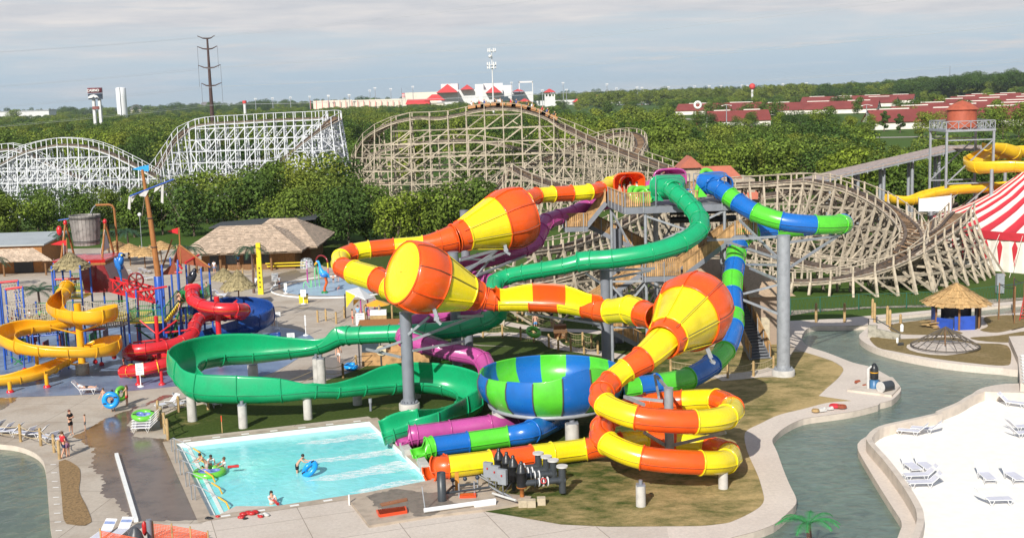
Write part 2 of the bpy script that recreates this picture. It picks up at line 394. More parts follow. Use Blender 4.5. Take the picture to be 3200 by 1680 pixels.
POND = smoothloop(GL('X3', [(-400, 590), (0, 605), (150, 625), (270, 670), (335, 725), (362, 800), (380, 1000), (395, 1200), (415, 1420), (300, 1500), (-500, 1500)]), .7)
CHAN = GL('X2', [(1240, 312), (1222, 285), (1240, 268), (1700, 218), (2540, 132), (3300, 70), (3300, 130), (2540, 215), (1900, 262), (1400, 300)])
holes = [POOL, RIVER, POND, CHAN]
FAR = 9500
sheet('ground', [(-FAR, -400, 0), (FAR, -400, 0), (FAR, FAR, 0), (-FAR, FAR, 0)], M_FIELD, holes, z=-.02)
PLAZA = GL('S', [(-600, 800), (480, 770), (700, 800), (960, 815), (1010, 830), (1130, 850), (1200, 960), (1260, 1060)]) + GL('S', [(1500, 1075), (1700, 1085), (1900, 1130), (2100, 1180), (2300, 1170), (2420, 1150), (2440, 1020)]) + GL('X2', [(500, 285), (900, 268), (1700, 195), (2540, 105), (3300, 45), (3600, 330)]) + [Vector((75, 60, 0)), Vector((60, 34, 0)), Vector((-55, 34, 0)), Vector((-75, 80, 0))]
sheet('plaza_paving', PLAZA, M_PLAZA, holes, z=0)
# water
W_POOL = watermat('pool_water', (.27, .74, .74), (.18, .65, .70), .08, .35, (1.1, 1.1), foam=True, rz=.16)
W_RIV = watermat('river_water', (.140, .190, .152), (.098, .142, .115), .12, .55, (.9, 1.5))
def basin(nm, loop, zw, m, wall, depth=1.):
 extrude_ring(nm + '_wall', loop, .001, -depth, wall)
 sheet(nm + '_water', [(p.x, p.y, zw) for p in loop], m, z=zw)
basin('pool', POOL, -.33, W_POOL, M_PWALL)
basin('river', RIVER, -.42, W_RIV, M_CURB)
basin('pond', POND, -.35, watermat('pond_water', (.12, .155, .10), (.085, .115, .085), .1, .45, (.8, .8)), M_CURB)
basin('channel', CHAN, -.3, W_RIV, M_CURB)
# pale deck in front, with saw-cut joints
FRONT = GL('X4', [(-420, 850), (0, 850), (470, 790), (650, 1025), (1150, 945), (1580, 895), (1800, 930), (2200, 1000), (2576, 1018)]) + GL('X5', [(0, 1012), (200, 985), (340, 925)]) + GL('X5', [(200, 1130)]) + [Vector((10, 36, 0)), Vector((-30, 36, 0))] + GL('X3', [(1050, 1245), (1600, 1240)])
sheet('pool_deck', [(p.x, p.y, .004) for p in FRONT], M_DECK, z=.004)
# lawn under the slides
LAWN = GL('S', [(525, 1373), (508, 1300), (560, 1275), (640, 1262), (770, 1240), (1000, 1195), (1130, 1150), (1230, 1100), (1340, 1060), (1500, 1080), (1700, 1085), (1900, 1130), (2100, 1180), (2260, 1182), (2440, 1177)]) + \
    GL('X2', [(500, 560), (600, 562), (700, 592), (850, 642), (935, 695), (948, 722), (900, 790), (800, 880), (728, 948), (1040, 990)]) + \
    GL('X5', [(1000, 20), (800, 70), (600, 120), (450, 190), (350, 240), (326, 290), (340, 380), (380, 480), (405, 540), (440, 620), (470, 720), (484, 790), (478, 820), (450, 858), (350, 920), (200, 985), (0, 1010)]) + \
    GL('X4', [(2576, 1016), (2200, 998), (1800, 928), (1580, 893), (1400, 760), (1180, 655)]) + GL('S', [(1358, 1490), (1185, 1318), (1150, 1300)])
LAWN = [(p.x, p.y, .012) for p in LAWN]
sheet('lawn', LAWN, M_LAWN, z=.012)
sheet('back_lawn', GL('S', [(1010, 832), (1000, 740), (1060, 735), (1300, 790), (1500, 900), (1950, 960), (2280, 1000), (2430, 1020), (2438, 1150), (2300, 1172), (2100, 1182), (1900, 1132), (1700, 1087), (1500, 1077), (1340, 1058), (1240, 1075), (1190, 960), (1130, 850)], .008), M_LAWN, z=.008)
# walks through the back lawn
def ribbon(name, pts, wdt, m, z, step=.7):
 P = [Vector(q) for q in crom([tuple(p) for p in pts], step)]; fr = frames(P)
 l = [p + Vector((-f[0].y, f[0].x, 0)).normalized() * wdt / 2 for p, f in zip(P, fr)]
 r2 = [p - Vector((-f[0].y, f[0].x, 0)).normalized() * wdt / 2 for p, f in zip(P, fr)]
 mb = MB(); n = len(P); vs = [Vector((v.x, v.y, z)) for v in l + r2]
 mb.add(vs, [up(vs, (i, i + 1, n + i + 1, n + i)) for i in range(n - 1)]); return tag(mb.build(name, m), kind='structure')
ribbon('garden_path', GL('Y4', [(1180, 250), (1500, 240), (1800, 280), (1900, 340), (2150, 380), (2400, 420), (2600, 480)]), 1.6, M_WALK, .024)
ribbon('garden_path', GL('Y4', [(1450, 150), (1750, 200), (2100, 215), (2250, 230)]), 1.5, M_WALK, .028)
ribbon('garden_path', GL('X1', [(1380, 590), (1600, 570), (1800, 540), (1870, 520)]), 2.0, M_WALK, .024)
# pale walk round the river
EDGE = [Vector(q) for q in crom([tuple(p) for p in GL('X5', [(-300, 1022), (0, 1010), (200, 985), (350, 920), (450, 858), (484, 800), (470, 720), (440, 620), (405, 540), (372, 470), (340, 380), (326, 290), (350, 240), (450, 190), (600, 120), (800, 70), (1000, 20)]) + GL('X2', [(1020, 992)])], .5)] + GL('X2', [(728, 948), (800, 880)]) + [Vector(q) for q in crom([tuple(p) for p in GL('X2', [(860, 830), (910, 780), (945, 730), (930, 690), (850, 642), (700, 592), (600, 562), (520, 530), (450, 470)])], .5)]
sheet('river_walk', EDGE + GL('X2', [(440, 290), (900, 268), (1700, 195), (2540, 105), (3300, 40), (3700, 40)]) + [Vector((110, 70, 0)), Vector((60, 33, 0)), Vector((6, 33, 0))], M_WALK, [RIVER, CHAN], z=.018)
# island between the two arms of the river
ISLE = smoothloop(GL('X2', [(1100, 395), (1085, 415), (1098, 450), (1200, 512), (1400, 572), (1700, 632), (2000, 672), (2350, 703), (2480, 718), (2900, 735), (3100, 560), (3000, 420), (2700, 390), (1800, 326), (1236, 322), (1170, 340)], .12), .6)
sheet('island', [tuple(p) for p in ISLE], M_WALK, z=.12, sides=1.)
TURF1 = smoothloop(GL('X2', [(1175, 440), (1250, 520), (1400, 555), (1700, 610), (2000, 650), (2350, 680), (2420, 640), (2380, 500), (2100, 480), (1900, 430), (1450, 445), (1250, 430)], .128), .6)
sheet('island_turf', TURF1, M_DIRT, z=.128)
sheet('island_turf', smoothloop(GL('X2', [(1370, 320), (1600, 285), (1720, 280), (1900, 360), (1990, 400), (1700, 410), (1400, 395)], .128), .6), M_DIRT, z=.128)
sheet('island_turf', smoothloop(GL('X2', [(2200, 250), (2560, 240), (2560, 320), (2480, 350), (2300, 390), (2150, 370), (2220, 330)], .128), .6), M_DIRT, z=.128)
sheet('island_turf', smoothloop(GL('X2', [(2060, 435), (2300, 415), (2560, 380), (2480, 470), (2200, 468)], .128), .6), M_DIRT, z=.128)
sheet('frame_pad', smoothloop(GL('X2', [(1500, 520), (1560, 480), (1840, 455), (2090, 490), (2120, 540), (1850, 590), (1600, 565)], .134), 1.), M_WALK, z=.134)
sheet('rubble_bank', GL('X2', [(480, 240), (700, 205), (1200, 175), (1700, 165), (2300, 130), (2540, 95), (2540, 80), (2200, 100), (1700, 145), (1100, 165), (480, 195)], .02), mat('rubble', (.30, .26, .20), .95, .5, 1.2, 1., 6), z=.02)
# beach right of the river
BW = GL('X5', [(1660, 1190), (1735, 1010), (1740, 900), (1690, 790), (1600, 650), (1470, 480), (1345, 340), (1332, 290), (1390, 230), (1480, 195), (1620, 165), (1800, 125), (1900, 100)], .75) + GL('X2', [(1780, 1085), (1960, 1010), (2060, 950), (2180, 905), (2330, 910), (2520, 915), (2900, 930)], .75)
bw = MB(); P = [Vector(q) for q in crom([tuple(p) for p in BW], .8)]; fr = frames(P)
for sgn, nm in ((1, 0),):
 rows = []
 for p, f in zip(P, fr):
  nrm = Vector((-f[0].y, f[0].x, 0)).normalized()
  rows.append([p + nrm * .17 + Vector((0, 0, -.74)), p + nrm * .17, p - nrm * .17, p - nrm * .17 + Vector((0, 0, -.74))])
 for a, b in zip(rows, rows[1:]):
  bw.add(a + b, [(0, 1, 5, 4), (1, 2, 6, 5), (2, 3, 7, 6)])
tag(bw.build('beach_wall', M_CURB), 'curving tan concrete wall round the white sand beach', 'wall')
SANDP = [(p.x, p.y, .1) for p in P] + [(78, 100, .1), (80, 60, .1), (60, 38, .1), (30, 36, .1)]
sheet('beach_sand', SANDP, M_SAND, z=.1)
# wet stains, pads, coping and painted marks
def jag(pts, amp, step=.14, seed=1, z=.02):
 n = len(pts); P = []
 for i in range(n):
  a, b = Vector(pts[i]), Vector(pts[(i + 1) % n]); k = max(1, int((b - a).length / step))
  P += [a.lerp(b, j / k) for j in range(k)]
 out = []
 for p in P:
  q = noise.noise_vector(Vector((p.x * .9 + seed, p.y * .9, seed))) * amp + noise.noise_vector(Vector((p.x * 3 + seed, p.y * 3, seed))) * amp * .8 + noise.noise_vector(Vector((p.x * 9, p.y * 9, seed))) * amp * .45
  out.append(Vector((p.x + q.x, p.y + q.y, z)))
 return out
sheet('wet_deck', jag(GL('X3', [(1060, 1225), (1590, 1205), (1590, 1150), (1480, 870), (1400, 620), (1330, 570), (1060, 540), (1030, 470), (1060, 330), (1260, 260), (1440, 205), (1300, 215), (1050, 320), (800, 420), (640, 520), (600, 545), (740, 640), (750, 800), (830, 900), (800, 990), (960, 1100)]), .32, z=.010), M_WET, z=.010)
sheet('wet_patch', jag(GL('X3', [(-100, 235), (140, 235), (20, 330), (-100, 340)]), .25, z=.010), M_WET, z=.010)
sheet('wet_patch', jag(GL('X4', [(640, 790), (850, 735), (1120, 760), (1260, 760), (1400, 850), (1100, 960), (1020, 950), (950, 890), (720, 890)]), .25, z=.15), mat('damp_concrete', (.20, .17, .14), .5, .15), z=.145)
sheet('wet_patch', jag(GL('Z4', [(1960, 610), (2000, 660), (2100, 690), (2050, 620), (2300, 530), (2150, 545)]), .3, z=.012), mat('damp_plaza', (.22, .185, .15), .4, .12), z=.012)
sheet('wet_patch', jag(GL('Z4', [(1850, 590), (2150, 520), (2200, 540), (1950, 610), (1860, 640)]), .2, z=.010), MATS['damp_plaza'], z=.010)
sheet('wet_patch', jag(GL('B2', [(1300, 790), (1500, 745), (1800, 790), (2100, 760), (2560, 800), (2560, 840), (2200, 830), (1900, 800), (1500, 770)]), .3, z=.010), MATS['damp_plaza'], z=.010)
sheet('wet_patch', jag(GL('Y4', [(20, 420), (250, 440), (330, 560), (190, 580), (40, 600), (-100, 520)]), .3, z=.010), MATS['damp_plaza'], z=.010)
PAD = GL('S', [(-300, 1250), (0, 1242), (240, 1234), (350, 1226), (560, 1205), (640, 1192), (760, 1185), (850, 1165), (960, 1100), (985, 1070), (965, 1045), (900, 1025), (800, 1015), (640, 1015), (300, 1015), (-300, 1020)])
sheet('splash_pad', smoothloop([(p.x, p.y, .014) for p in PAD], 1.), M_SPLASH, z=.014)
pc = Q('S', 1075, 893, 22 / ((893 - 311) / FPX)); pc.z = 0
sheet('splash_circle', [(pc.x + 7.2 * math.cos(a * PI / 24), pc.y + 7.2 * math.sin(a * PI / 24), .012) for a in range(48)], mat('pale_blue_pad', (.34, .47, .60), .3, .15, .4), z=.018)
mb = MB(); mb.torus((pc.x, pc.y, .02), 8.6, .11, n=64, k=6); tag(mb.build('splash_kerb', M_WHITE), kind='structure')
cop = MB(); pcn = sum(POOL, Vector()) / 4
def off(poly, d):
 n = len(poly); out = []
 for i in range(n):
  a, b, c = poly[i - 1], poly[i], poly[(i + 1) % n]
  e1 = (b - a).normalized(); e2 = (c - b).normalized()
  n1 = Vector((-e1.y, e1.x, 0)); n2 = Vector((-e2.y, e2.x, 0))
  if n1.dot(b - pcn) < 0: n1 = -n1
  if n2.dot(b - pcn) < 0: n2 = -n2
  k = (n1 + n2); out.append(b + k * (d / max(.3, 1 + n1.dot(n2))))
 return out
PO = off(POOL, .75)
v = [Vector((p.x, p.y, .022)) for p in POOL + PO]
cop.add(v, [up(v, (i, (i + 1) % 4, 4 + (i + 1) % 4, 4 + i)) for i in range(4)])
cop.cur = 1
for i, k in ((0, 7), (2, 7)):
 a, b = (POOL[i] + PO[i]) / 2, (POOL[i + 1] + PO[i + 1]) / 2; ang = math.atan2(b.y - a.y, b.x - a.x)
 for j in range(k): cop.box(a.lerp(b, (j + .6) / (k + .2)) + Vector((0, 0, .026)), (.5, .22, .008), ang)
a, b = (POOL[3] + PO[3]) / 2, (POOL[0] + PO[0]) / 2
tag(cop.build('pool_coping', [M_STRIP, M_WHITE]), kind='structure')
pm = MB()
for x, y in ((425, 765), (432, 830), (437, 898), (445, 947), (448, 1025), (454, 1080), (458, 1152), (462, 1222), (470, 1290)):
 pm.box(G('X3', x, y, .024), (.34, .09, .008), .05)
tag(pm.build('pond_marking', M_WHITE), kind='structure')
sheet('mulch_bed', smoothloop(GL('X3', [(470, 740), (520, 725), (590, 760), (635, 800), (640, 880), (632, 980), (690, 1100), (730, 1220), (680, 1250), (560, 1240), (510, 1205), (490, 1000)], .03), .6), M_MULCH, z=.03)
sheet('far_lawn', [(-50, 160, 0), (-22, 152, 0), (-5, 175, 0), (8, 230, 0), (-60, 235, 0), (-95, 215, 0)], grassmat('bright_lawn', (.04, .085, .012), (.075, .135, .022), (.10, .13, .03)), z=-.01)
stp = MB(); a_, b_ = POOL[0], POOL[3]; in_ = ((POOL[1] - POOL[0]) + (POOL[2] - POOL[3])).normalized()
for k, z in ((0, -.29), (1, -.315)): stp.bar(a_ + in_ * (.22 + .55 * k) + Vector((0, 0, z)), b_ + in_ * (.22 + .55 * k) + Vector((0, 0, z)), .3 - .1 * k, .06)
tag(stp.build('pool_step', M_PWALL), kind='structure')
# churned foam where the four slides run out
def foam(pts, seed):
 m = MATS.get('foam')
 if not m:
  m = mat('foam', (.90, .95, .95), .6, .02); t = m.node_tree; o = t.nodes['Material Output']; b = t.nodes['Principled BSDF']
  tn = N(t, 'ShaderNodeTexCoord'); q = N(t, 'ShaderNodeMapping'); q.inputs['Scale'].default_value = (.8, 2.4, 1); q.inputs['Rotation'].default_value = (0, 0, -.12); t.links.new(tn.outputs['Object'], q.inputs[0])
  nz = N(t, 'ShaderNodeTexNoise', i={'Scale': 2.2, 'Detail': 8, 'Roughness': .75, 'Distortion': .6}); t.links.new(q.outputs[0], nz.inputs[0])
  mx = N(t, 'ShaderNodeMixShader'); tr = N(t, 'ShaderNodeBsdfTransparent')
  t.links.new(ramp(t, nz.outputs[0], [(.40, 0.), (.62, 1.)]).outputs[0], mx.inputs[0]); t.links.new(tr.outputs[0], mx.inputs[1]); t.links.new(b.outputs[0], mx.inputs[2]); t.links.new(mx.outputs[0], o.inputs[0])
 o = sheet('foam', jag(pts, .22, .35, seed, -.32), m, z=-.318 + seed * .001); o['kind'] = 'stuff'
foam(GL('X4', [(740, 262), (760, 300), (560, 310), (300, 350), (60, 350), (250, 320), (500, 280), (680, 255)], -.32), 1)
foam(GL('X4', [(880, 395), (890, 430), (600, 470), (200, 500), (150, 480), (500, 440), (800, 395)], -.32), 2)
foam(GL('X4', [(980, 500), (1040, 545), (700, 600), (400, 650), (150, 650), (350, 600), (560, 560), (900, 480)], -.32), 3)
foam(GL('X4', [(1120, 630), (1170, 665), (900, 700), (600, 740), (480, 740), (700, 690), (950, 640)], -.32), 4)
# ================================================================== the tower slides
M_OR = plastic('orange_fibreglass', (.80, .098, .010)); M_YE = plastic('yellow_fibreglass', (.82, .66, .012))
M_GR = plastic('green_fibreglass', (.008, .35, .14)); M_PU = plastic('purple_fibreglass', (.45, .072, .28))
M_BL = plastic('blue_fibreglass', (.010, .135, .48)); M_LI = plastic('lime_fibreglass', (.095, .56, .035))
M_STEEL = mat('galvanised_steel', (.33, .35, .38), .5, .1, 2.5, metal=.25)
M_GREY = mat('grey_paint_steel', (.20, .215, .25), .5, .08, 1.2)
M_FOOT = mat('footing_concrete', (.50, .48, .45), .85, .12, 2, .15)
M_SEAM = mat('seam_sealant', (.08, .08, .07), .6, .1)
def sect(p, t, r, aL, aR, n, th):
 a = t.cross(Vector((0, 0, 1)))
 a = a.normalized() if a.length > .05 else Vector((1, 0, 0)); b = a.cross(t)
 A0, A1 = R(aR), R(-180 - aL)
 o = []; i = []
 open_ = min(1., max(0., (170 - aL - aR) / 70)) * .75
 for k in range(n + 1):
  q = A0 + (A1 - A0) * k / n; d = a * math.cos(q) + b * math.sin(q); lift = q if q > 0 else (-PI - q if q < -PI else 0)
  if lift > 0 and open_: d = d.lerp(a * math.copysign(1, math.cos(q)) + b * (lift / R(52)), open_)
  o.append(p + d * r); i.append(p + d * (r - th))
 return o, i, a, b
def flume(parent, rows, mats, name='flume', step=.32, n=26, th=.06, flange=True, lips=True, shadows=None):
 """rows: (point, radius, lift of the left edge, lift of the right edge, colour); 90/90 closes the tube"""
 P = [(*p, r, l, q, float(i)) for i, (p, r, l, q, c) in enumerate(rows)]
 F = resample(crom(P, .15), step); fr = frames([Vector(f[:3]) for f in F])
 mb = MB(); so, si = [], []
 for f, (t, _, _) in zip(F, fr):
  o, i, a, b = sect(Vector(f[:3]), t, f[3], min(90, f[4]), min(90, f[5]), n, th); so.append(o); si.append(i)
 m = len(F); k = n + 1
 V = [v for o in so for v in o] + [v for i in si for v in i]; off_ = m * k
 for j in range(m - 1):
  c = rows[min(len(rows) - 1, max(0, int((F[j][6] + F[j + 1][6]) / 2)))][4]
  fo = [(j * k + q, j * k + q + 1, (j + 1) * k + q + 1, (j + 1) * k + q) for q in range(n)]
  fi = [tuple(off_ + x for x in f[::-1]) for f in fo]
  e = [(j * k, (j + 1) * k, off_ + (j + 1) * k, off_ + j * k), (j * k + n, off_ + j * k + n, off_ + (j + 1) * k + n, (j + 1) * k + n)]
  for lst, s_ in ((fo + fi, True), (e, False)):
   for f in lst: mb.f.append(f); mb.m.append(c); mb.sm.append(s_)
 for j in (0, m - 1):
  c = rows[0 if j == 0 else -1][4]
  for q in range(n): mb.f.append((j * k + q, off_ + j * k + q, off_ + j * k + q + 1, j * k + q + 1)); mb.m.append(c); mb.sm.append(False)
 mb.v = [tuple(v) for v in V]
 if flange:
  fb = mb; used = set()
  for i, (p, r, l, q, c) in enumerate(rows):
   j = min(range(m), key=lambda x: abs(F[x][6] - i))
   if j in used: continue
   used.add(j); oo = sect(Vector(F[j][:3]), fr[j][0], F[j][3] + .025, min(90, F[j][4]), min(90, F[j][5]), n, th)[0]
   fb.tube(oo, .055, 5, c)
 if lips:
  lb = mb
  for ang in (-9, -171):
   pts = []; cs = []
   for f, (t, _, _) in zip(F, fr):
    a = t.cross(Vector((0, 0, 1))).normalized(); b = a.cross(t)
    pts.append(Vector(f[:3]) + (a * math.cos(R(ang)) + b * math.sin(R(ang))) * (f[3] + .01))
   for j in range(m - 1):
    c = rows[min(len(rows) - 1, max(0, int((F[j][6] + F[j + 1][6]) / 2)))][4]
    lb.bar(pts[j], pts[j + 1], .09, .05, c)
    lb.bar(pts[j] - Vector((0, 0, .04)), pts[j + 1] - Vector((0, 0, .04)), .03, .03, len(mats) - 1)
 o = mb.build(name, mats, parent)
 return o, [Vector(f[:3]) for f in F]
def funnel(parent, c, nk, R_, r1, cols, mats, cut=(.40, .86), capcol=None):
 c, nk = Vector(c), Vector(nk); ax = nk - c; L = ax.length; q = Vector((0, 0, 1)).rotation_difference(ax.normalized())
 prof = [(.02, -.015), (.55, -.012), (.87, 0), (.915, .015), (.96, .07), (.99, .15), (1., .22), (.955, .31), (.88, .40), (.88, .401), (.50, .855), (.50, .856), ((.50 + r1 / R_) / 2, .93), (r1 / R_ * 1.02, 1.)]
 n = 40; mb = MB(); vs = []
 for f, s in prof:
  for i in range(n): vs.append(c + q @ Vector((R_ * f * math.cos(2 * PI * i / n), R_ * f * math.sin(2 * PI * i / n), s * L)))
 mb.v = [tuple(v) for v in vs]
 for k in range(len(prof) - 1):
  s = (prof[k][1] + prof[k + 1][1]) / 2
  col = cols[3] if (s < .004 and len(cols) > 3) else cols[0] if s < cut[0] else cols[1] if s < cut[1] else cols[2]
  for i in range(n): mb.f.append((k * n + i, k * n + (i + 1) % n, (k + 1) * n + (i + 1) % n, (k + 1) * n + i)); mb.m.append(col); mb.sm.append(True)
 rb = mb
 for s, f, col in ((.0, .87, cols[0]), (.401, .88, cols[0]), (.856, .50, cols[1]), (1., r1 / R_ * 1.02, cols[2])):
  rb.torus(c + q @ Vector((0, 0, s * L)), R_ * f + .03, .07, ax, 40, 6, col)
 sb = mb
 for i in range(8):
  a = 2 * PI * (i + .3) / 8
  for k in range(2, len(prof) - 2):
   s = (prof[k][1] + prof[k + 1][1]) / 2; col = cols[0] if s < cut[0] else cols[1] if s < cut[1] else cols[2]
   e = [c + q @ Vector((R_ * f * math.cos(a), R_ * f * math.sin(a), s_ * L)) for f, s_ in (prof[k], prof[k + 1])]
   d = q @ Vector((math.cos(a), math.sin(a), 0))
   if (e[1] - e[0]).length > .1:
    sb.bar(e[0] + d * .03, e[1] + d * .03, .06, .12, col, up=d); sb.bar(e[0] + d * .02 + q @ Vector((-math.sin(a), math.cos(a), 0)) * .05, e[1] + d * .02 + q @ Vector((-math.sin(a), math.cos(a), 0)) * .05, .035, .05, len(mats) - 1, up=d)
 return mb.build('funnel', mats, parent)
def hood(parent, p, back, w_, h, r, L, m, sill=None):
 """entry box: a wide arched mouth at p narrowing to a round tube in the direction -back"""
 d = Vector(back).normalized(); a = d.cross(Vector((0, 0, 1))).normalized(); p = Vector(p); mb = MB(); n = 24; S = []
 for k in range(7):
  u = k / 6; e = u * u * (3 - 2 * u); row = []
  for i in range(n):
   q = 2 * PI * i / n; cx_, sy = math.cos(q), math.sin(q)
   pw = .58 + .42 * e
   x = math.copysign(abs(cx_) ** pw, cx_) * (w_ / 2 * (1 - e) + r * e); z = math.copysign(abs(sy) ** pw, sy) * (h / 2 * (1 - e) + r * e)
   row.append(p - d * (L * u) + a * x + Vector((0, 0, z + (h / 2 - r) * .35 * e * -1)))
  S.append(row)
 V = [v for s in S for v in s]; mb.v = [tuple(v) for v in V]
 for k in range(6):
  for i in range(n): mb.f.append((k * n + i, k * n + (i + 1) % n, (k + 1) * n + (i + 1) % n, (k + 1) * n + i)); mb.m.append(0); mb.sm.append(True)
 mb.tube(S[0], .09, 6, closed=True); mb.tube(S[-1], .07, 6, closed=True)
 return mb.build('hood', m, parent)
def col_thing(name, label, base, z, r, m=None, foot=True, plates=True, group=None, n=20, cat='column'):
 b = Vector(base); t = thing(name, label, cat, (b.x, b.y, 0), group=group); mb = MB()
 mb.lathe([(r, .35 if foot else 0), (r, z)], (b.x, b.y, 0), n=n); mb.build('shaft', m or M_STEEL, t)
 if foot:
  f = MB(); f.lathe([(r * 1.75, -.02), (r * 1.75, .42), (r * 1.68, .48)], (b.x, b.y, 0), n=24); f.build('footing', M_FOOT, t)
  p = MB(); p.lathe([(r * 1.5, .48), (r * 1.5, .55)], (b.x, b.y, 0), n=24)
  for k in range(14): a = 2 * PI * k / 14; p.box((b.x + r * 1.28 * math.cos(a), b.y + r * 1.28 * math.sin(a), .6), (.07, .07, .16))
  p.lathe([(r * 1.12, .5), (r * 1.02, .85)], (b.x, b.y, 0), n=n); p.build('base_plate', m or M_STEEL, t)
 c = MB(); c.lathe([(r * 1.04, z), (r * 1.04, z + .05)], (b.x, b.y, 0), n=n); c.build('cap', m or M_STEEL, t)
 return t
def braces(t, lst, w_=.13):
 for p, q in lst: MB().bar(p, q, w_, w_ * 1.3).build('brace', M_STEEL, t)
OYM = [M_OR, M_YE, M_SEAM]
# ---------- orange and yellow slide
OS = thing('raft_slide', 'orange and yellow banded tube slide with three big funnels and a double loop', 'water slide', G('S', 2000, 1400))
r = .66
hood(OS, Q('Y2', 680, 185, 104.2), (.1, -1, 0), 2.7, 1.75, r, 1.6, M_OR)
flume(OS, [(Q('Y2', 672, 190, 105.8), r, 90, 90, 0), (Q('Y2', 610, 168, 107.4), r, 90, 90, 1), (Q('Y2', 530, 195, 106.5), r, 90, 90, 1), (Q('Y2', 450, 235, 104.5), r, 90, 90, 0), (Q('Y1', 2145, 255, 102.5), r, 90, 90, 1), (Q('Y1', 2005, 265, 102), r, 90, 90, 0), (Q('Y1', 1858, 273, 101), r, 90, 90, 1), (Q('Y1', 1728, 285, 100), r, 90, 90, 0), (Q('Y1', 1640, 320, 98.5), r * 1.1, 90, 90, 1), (Q('Y1', 1560, 370, 97), r * 1.15, 90, 90, 1)], OYM)
C1, N1 = Q('Y1', 1625, 430, 97), Q('Y1', 1075, 622, 93.7)
funnel(OS, C1, N1, 2.5, 1.08, (0, 1, 0), OYM, cut=(.43, .86))
flume(OS, [(N1, 1.08, 90, 90, 0), (Q('Y1', 950, 655, 93.3), .90, 90, 90, 0), (Q('Y1', 805, 672, 93), r, 90, 90, 1), (Q('Y1', 595, 690, 93), r, 90, 90, 0), (Q('Y1', 385, 712, 92.5), r, 90, 90, 1), (Q('Y1', 262, 735, 92), r, 90, 90, 0), (Q('Y1', 170, 775, 90.8), r, 90, 90, 1), (Q('Y1', 175, 848, 88.6), .68, 90, 90, 0), (Q('Y1', 275, 893, 87.2), .85, 90, 90, 1), (Q('Y1', 450, 950, 85.6), .90, 90, 90, 0), (Q('Y1', 560, 1010, 84.6), .9, 90, 90, 1), (Q('Y1', 660, 1060, 84), .9, 90, 90, 1)], OYM)
C2, N2 = Q('Y1', 655, 895, 81.8), Q('Y1', 1255, 1082, 85.0)
funnel(OS, C2, N2, 2.5, .98, (0, 1, 0, 1), OYM, cut=(.42, .88))
flume(OS, [(N2, .97, 90, 90, 0), (Q('Y1', 1325, 1105, 85), .80, 90, 90, 0), (Q('Y1', 1390, 1120, 85), .74, 80, 45, 0), (Q('Y1', 1440, 1120, 85), .74, 55, 6, 1), (Q('Y1', 1675, 1120, 84.6), .78, 82, 0, 0), (Q('Y1', 1915, 1132, 84), .78, 82, 0, 1), (Q('Y1', 2110, 1165, 83), .76, 55, 6, 0), (Q('Y1', 2215, 1195, 82.3), .72, 80, 60, 0), (Q('Y1', 2300, 1205, 81.8), .80, 90, 90, 1), (Q('Y2', 690, 1190, 80.2), .92, 90, 90, 1), (Q('Y2', 790, 1225, 79.2), .86, 90, 90, 0), (Q('Y2', 900, 1255, 77.5), .86, 90, 90, 0)], OYM, n=30)
C3, N3 = Q('Y2', 1250, 1145, 76.4), Q('X1', 945, 300, 71.2)
funnel(OS, C3, N3, 2.45, 1.0, (0, 1, 0), OYM, cut=(.43, .87))
HZ = [('X1', 945, 300, 71.2, .99, 1), ('X1', 800, 430, 70.2, .82, 0), ('X1', 660, 520, 69.6, .69, 1), ('X1', 540, 612, 69, .67, 0), ('X1', 462, 702, 67.8, .67, 0), ('X1', 490, 800, 66.3, .66, 1), ('X1', 760, 905, 64.9, .66, 0), ('X1', 1210, 935, 64.9, .66, 1), ('X1', 1450, 895, 66.3, .66, 1), ('X1', 1495, 822, 68.6, .66, 0), ('X1', 1370, 765, 70.6, .66, 1), ('X1', 1110, 770, 71.8, .66, 0), ('X1', 800, 800, 71.8, .66, 0), ('X1', 560, 880, 70.3, .66, 0), ('X1', 465, 985, 67.6, .66, 0), ('X1', 500, 1100, 65.6, .66, 1), ('X1', 780, 1220, 64.3, .66, 0), ('X1', 1235, 1262, 64.2, .66, 1), ('X1', 1450, 1250, 65.6, .66, 1), ('X1', 1470, 1190, 68.0, .66, 0), ('X1', 1310, 1135, 70.0, .66, 1), ('X1', 1060, 1110, 70.6, .66, 0), ('X1', 800, 1090, 70.6, .66, 1), ('X1', 600, 1110, 69.4, .66, 0), ('Y4', 2140, 1150, 70.2, .66, 1), ('Y4', 1850, 1188, 70.0, .66, 1), ('Y4', 1690, 1208, 70.2, .66, 0), ('Y4', 1355, 1252, 70.6, .66, 1), ('Y4', 1000, 1296, 71.1, .66, 0), ('Y4', 965, 1300, 71.15, .70, 0), ('Y4', 955, 1308, 71.2, .66, 8, 0), ('Y4', 870, 1328, 71.3, .70, 4, 0)]
HP = [Q(*h[:4]) if not (h[0] == 'Y4') else G(h[0], h[1], h[2], max(.5, .8 if h[1] > 980 else .74 if h[1] > 960 else .6)) for h in HZ]
HP[0] = N3.lerp(C3, .12)
flume(OS, [(p, h[4], 90, 90, h[5]) if len(h) == 6 else (p, h[4], h[5], h[5], h[6]) for h, p in zip(HZ, HP)], OYM, n=28)
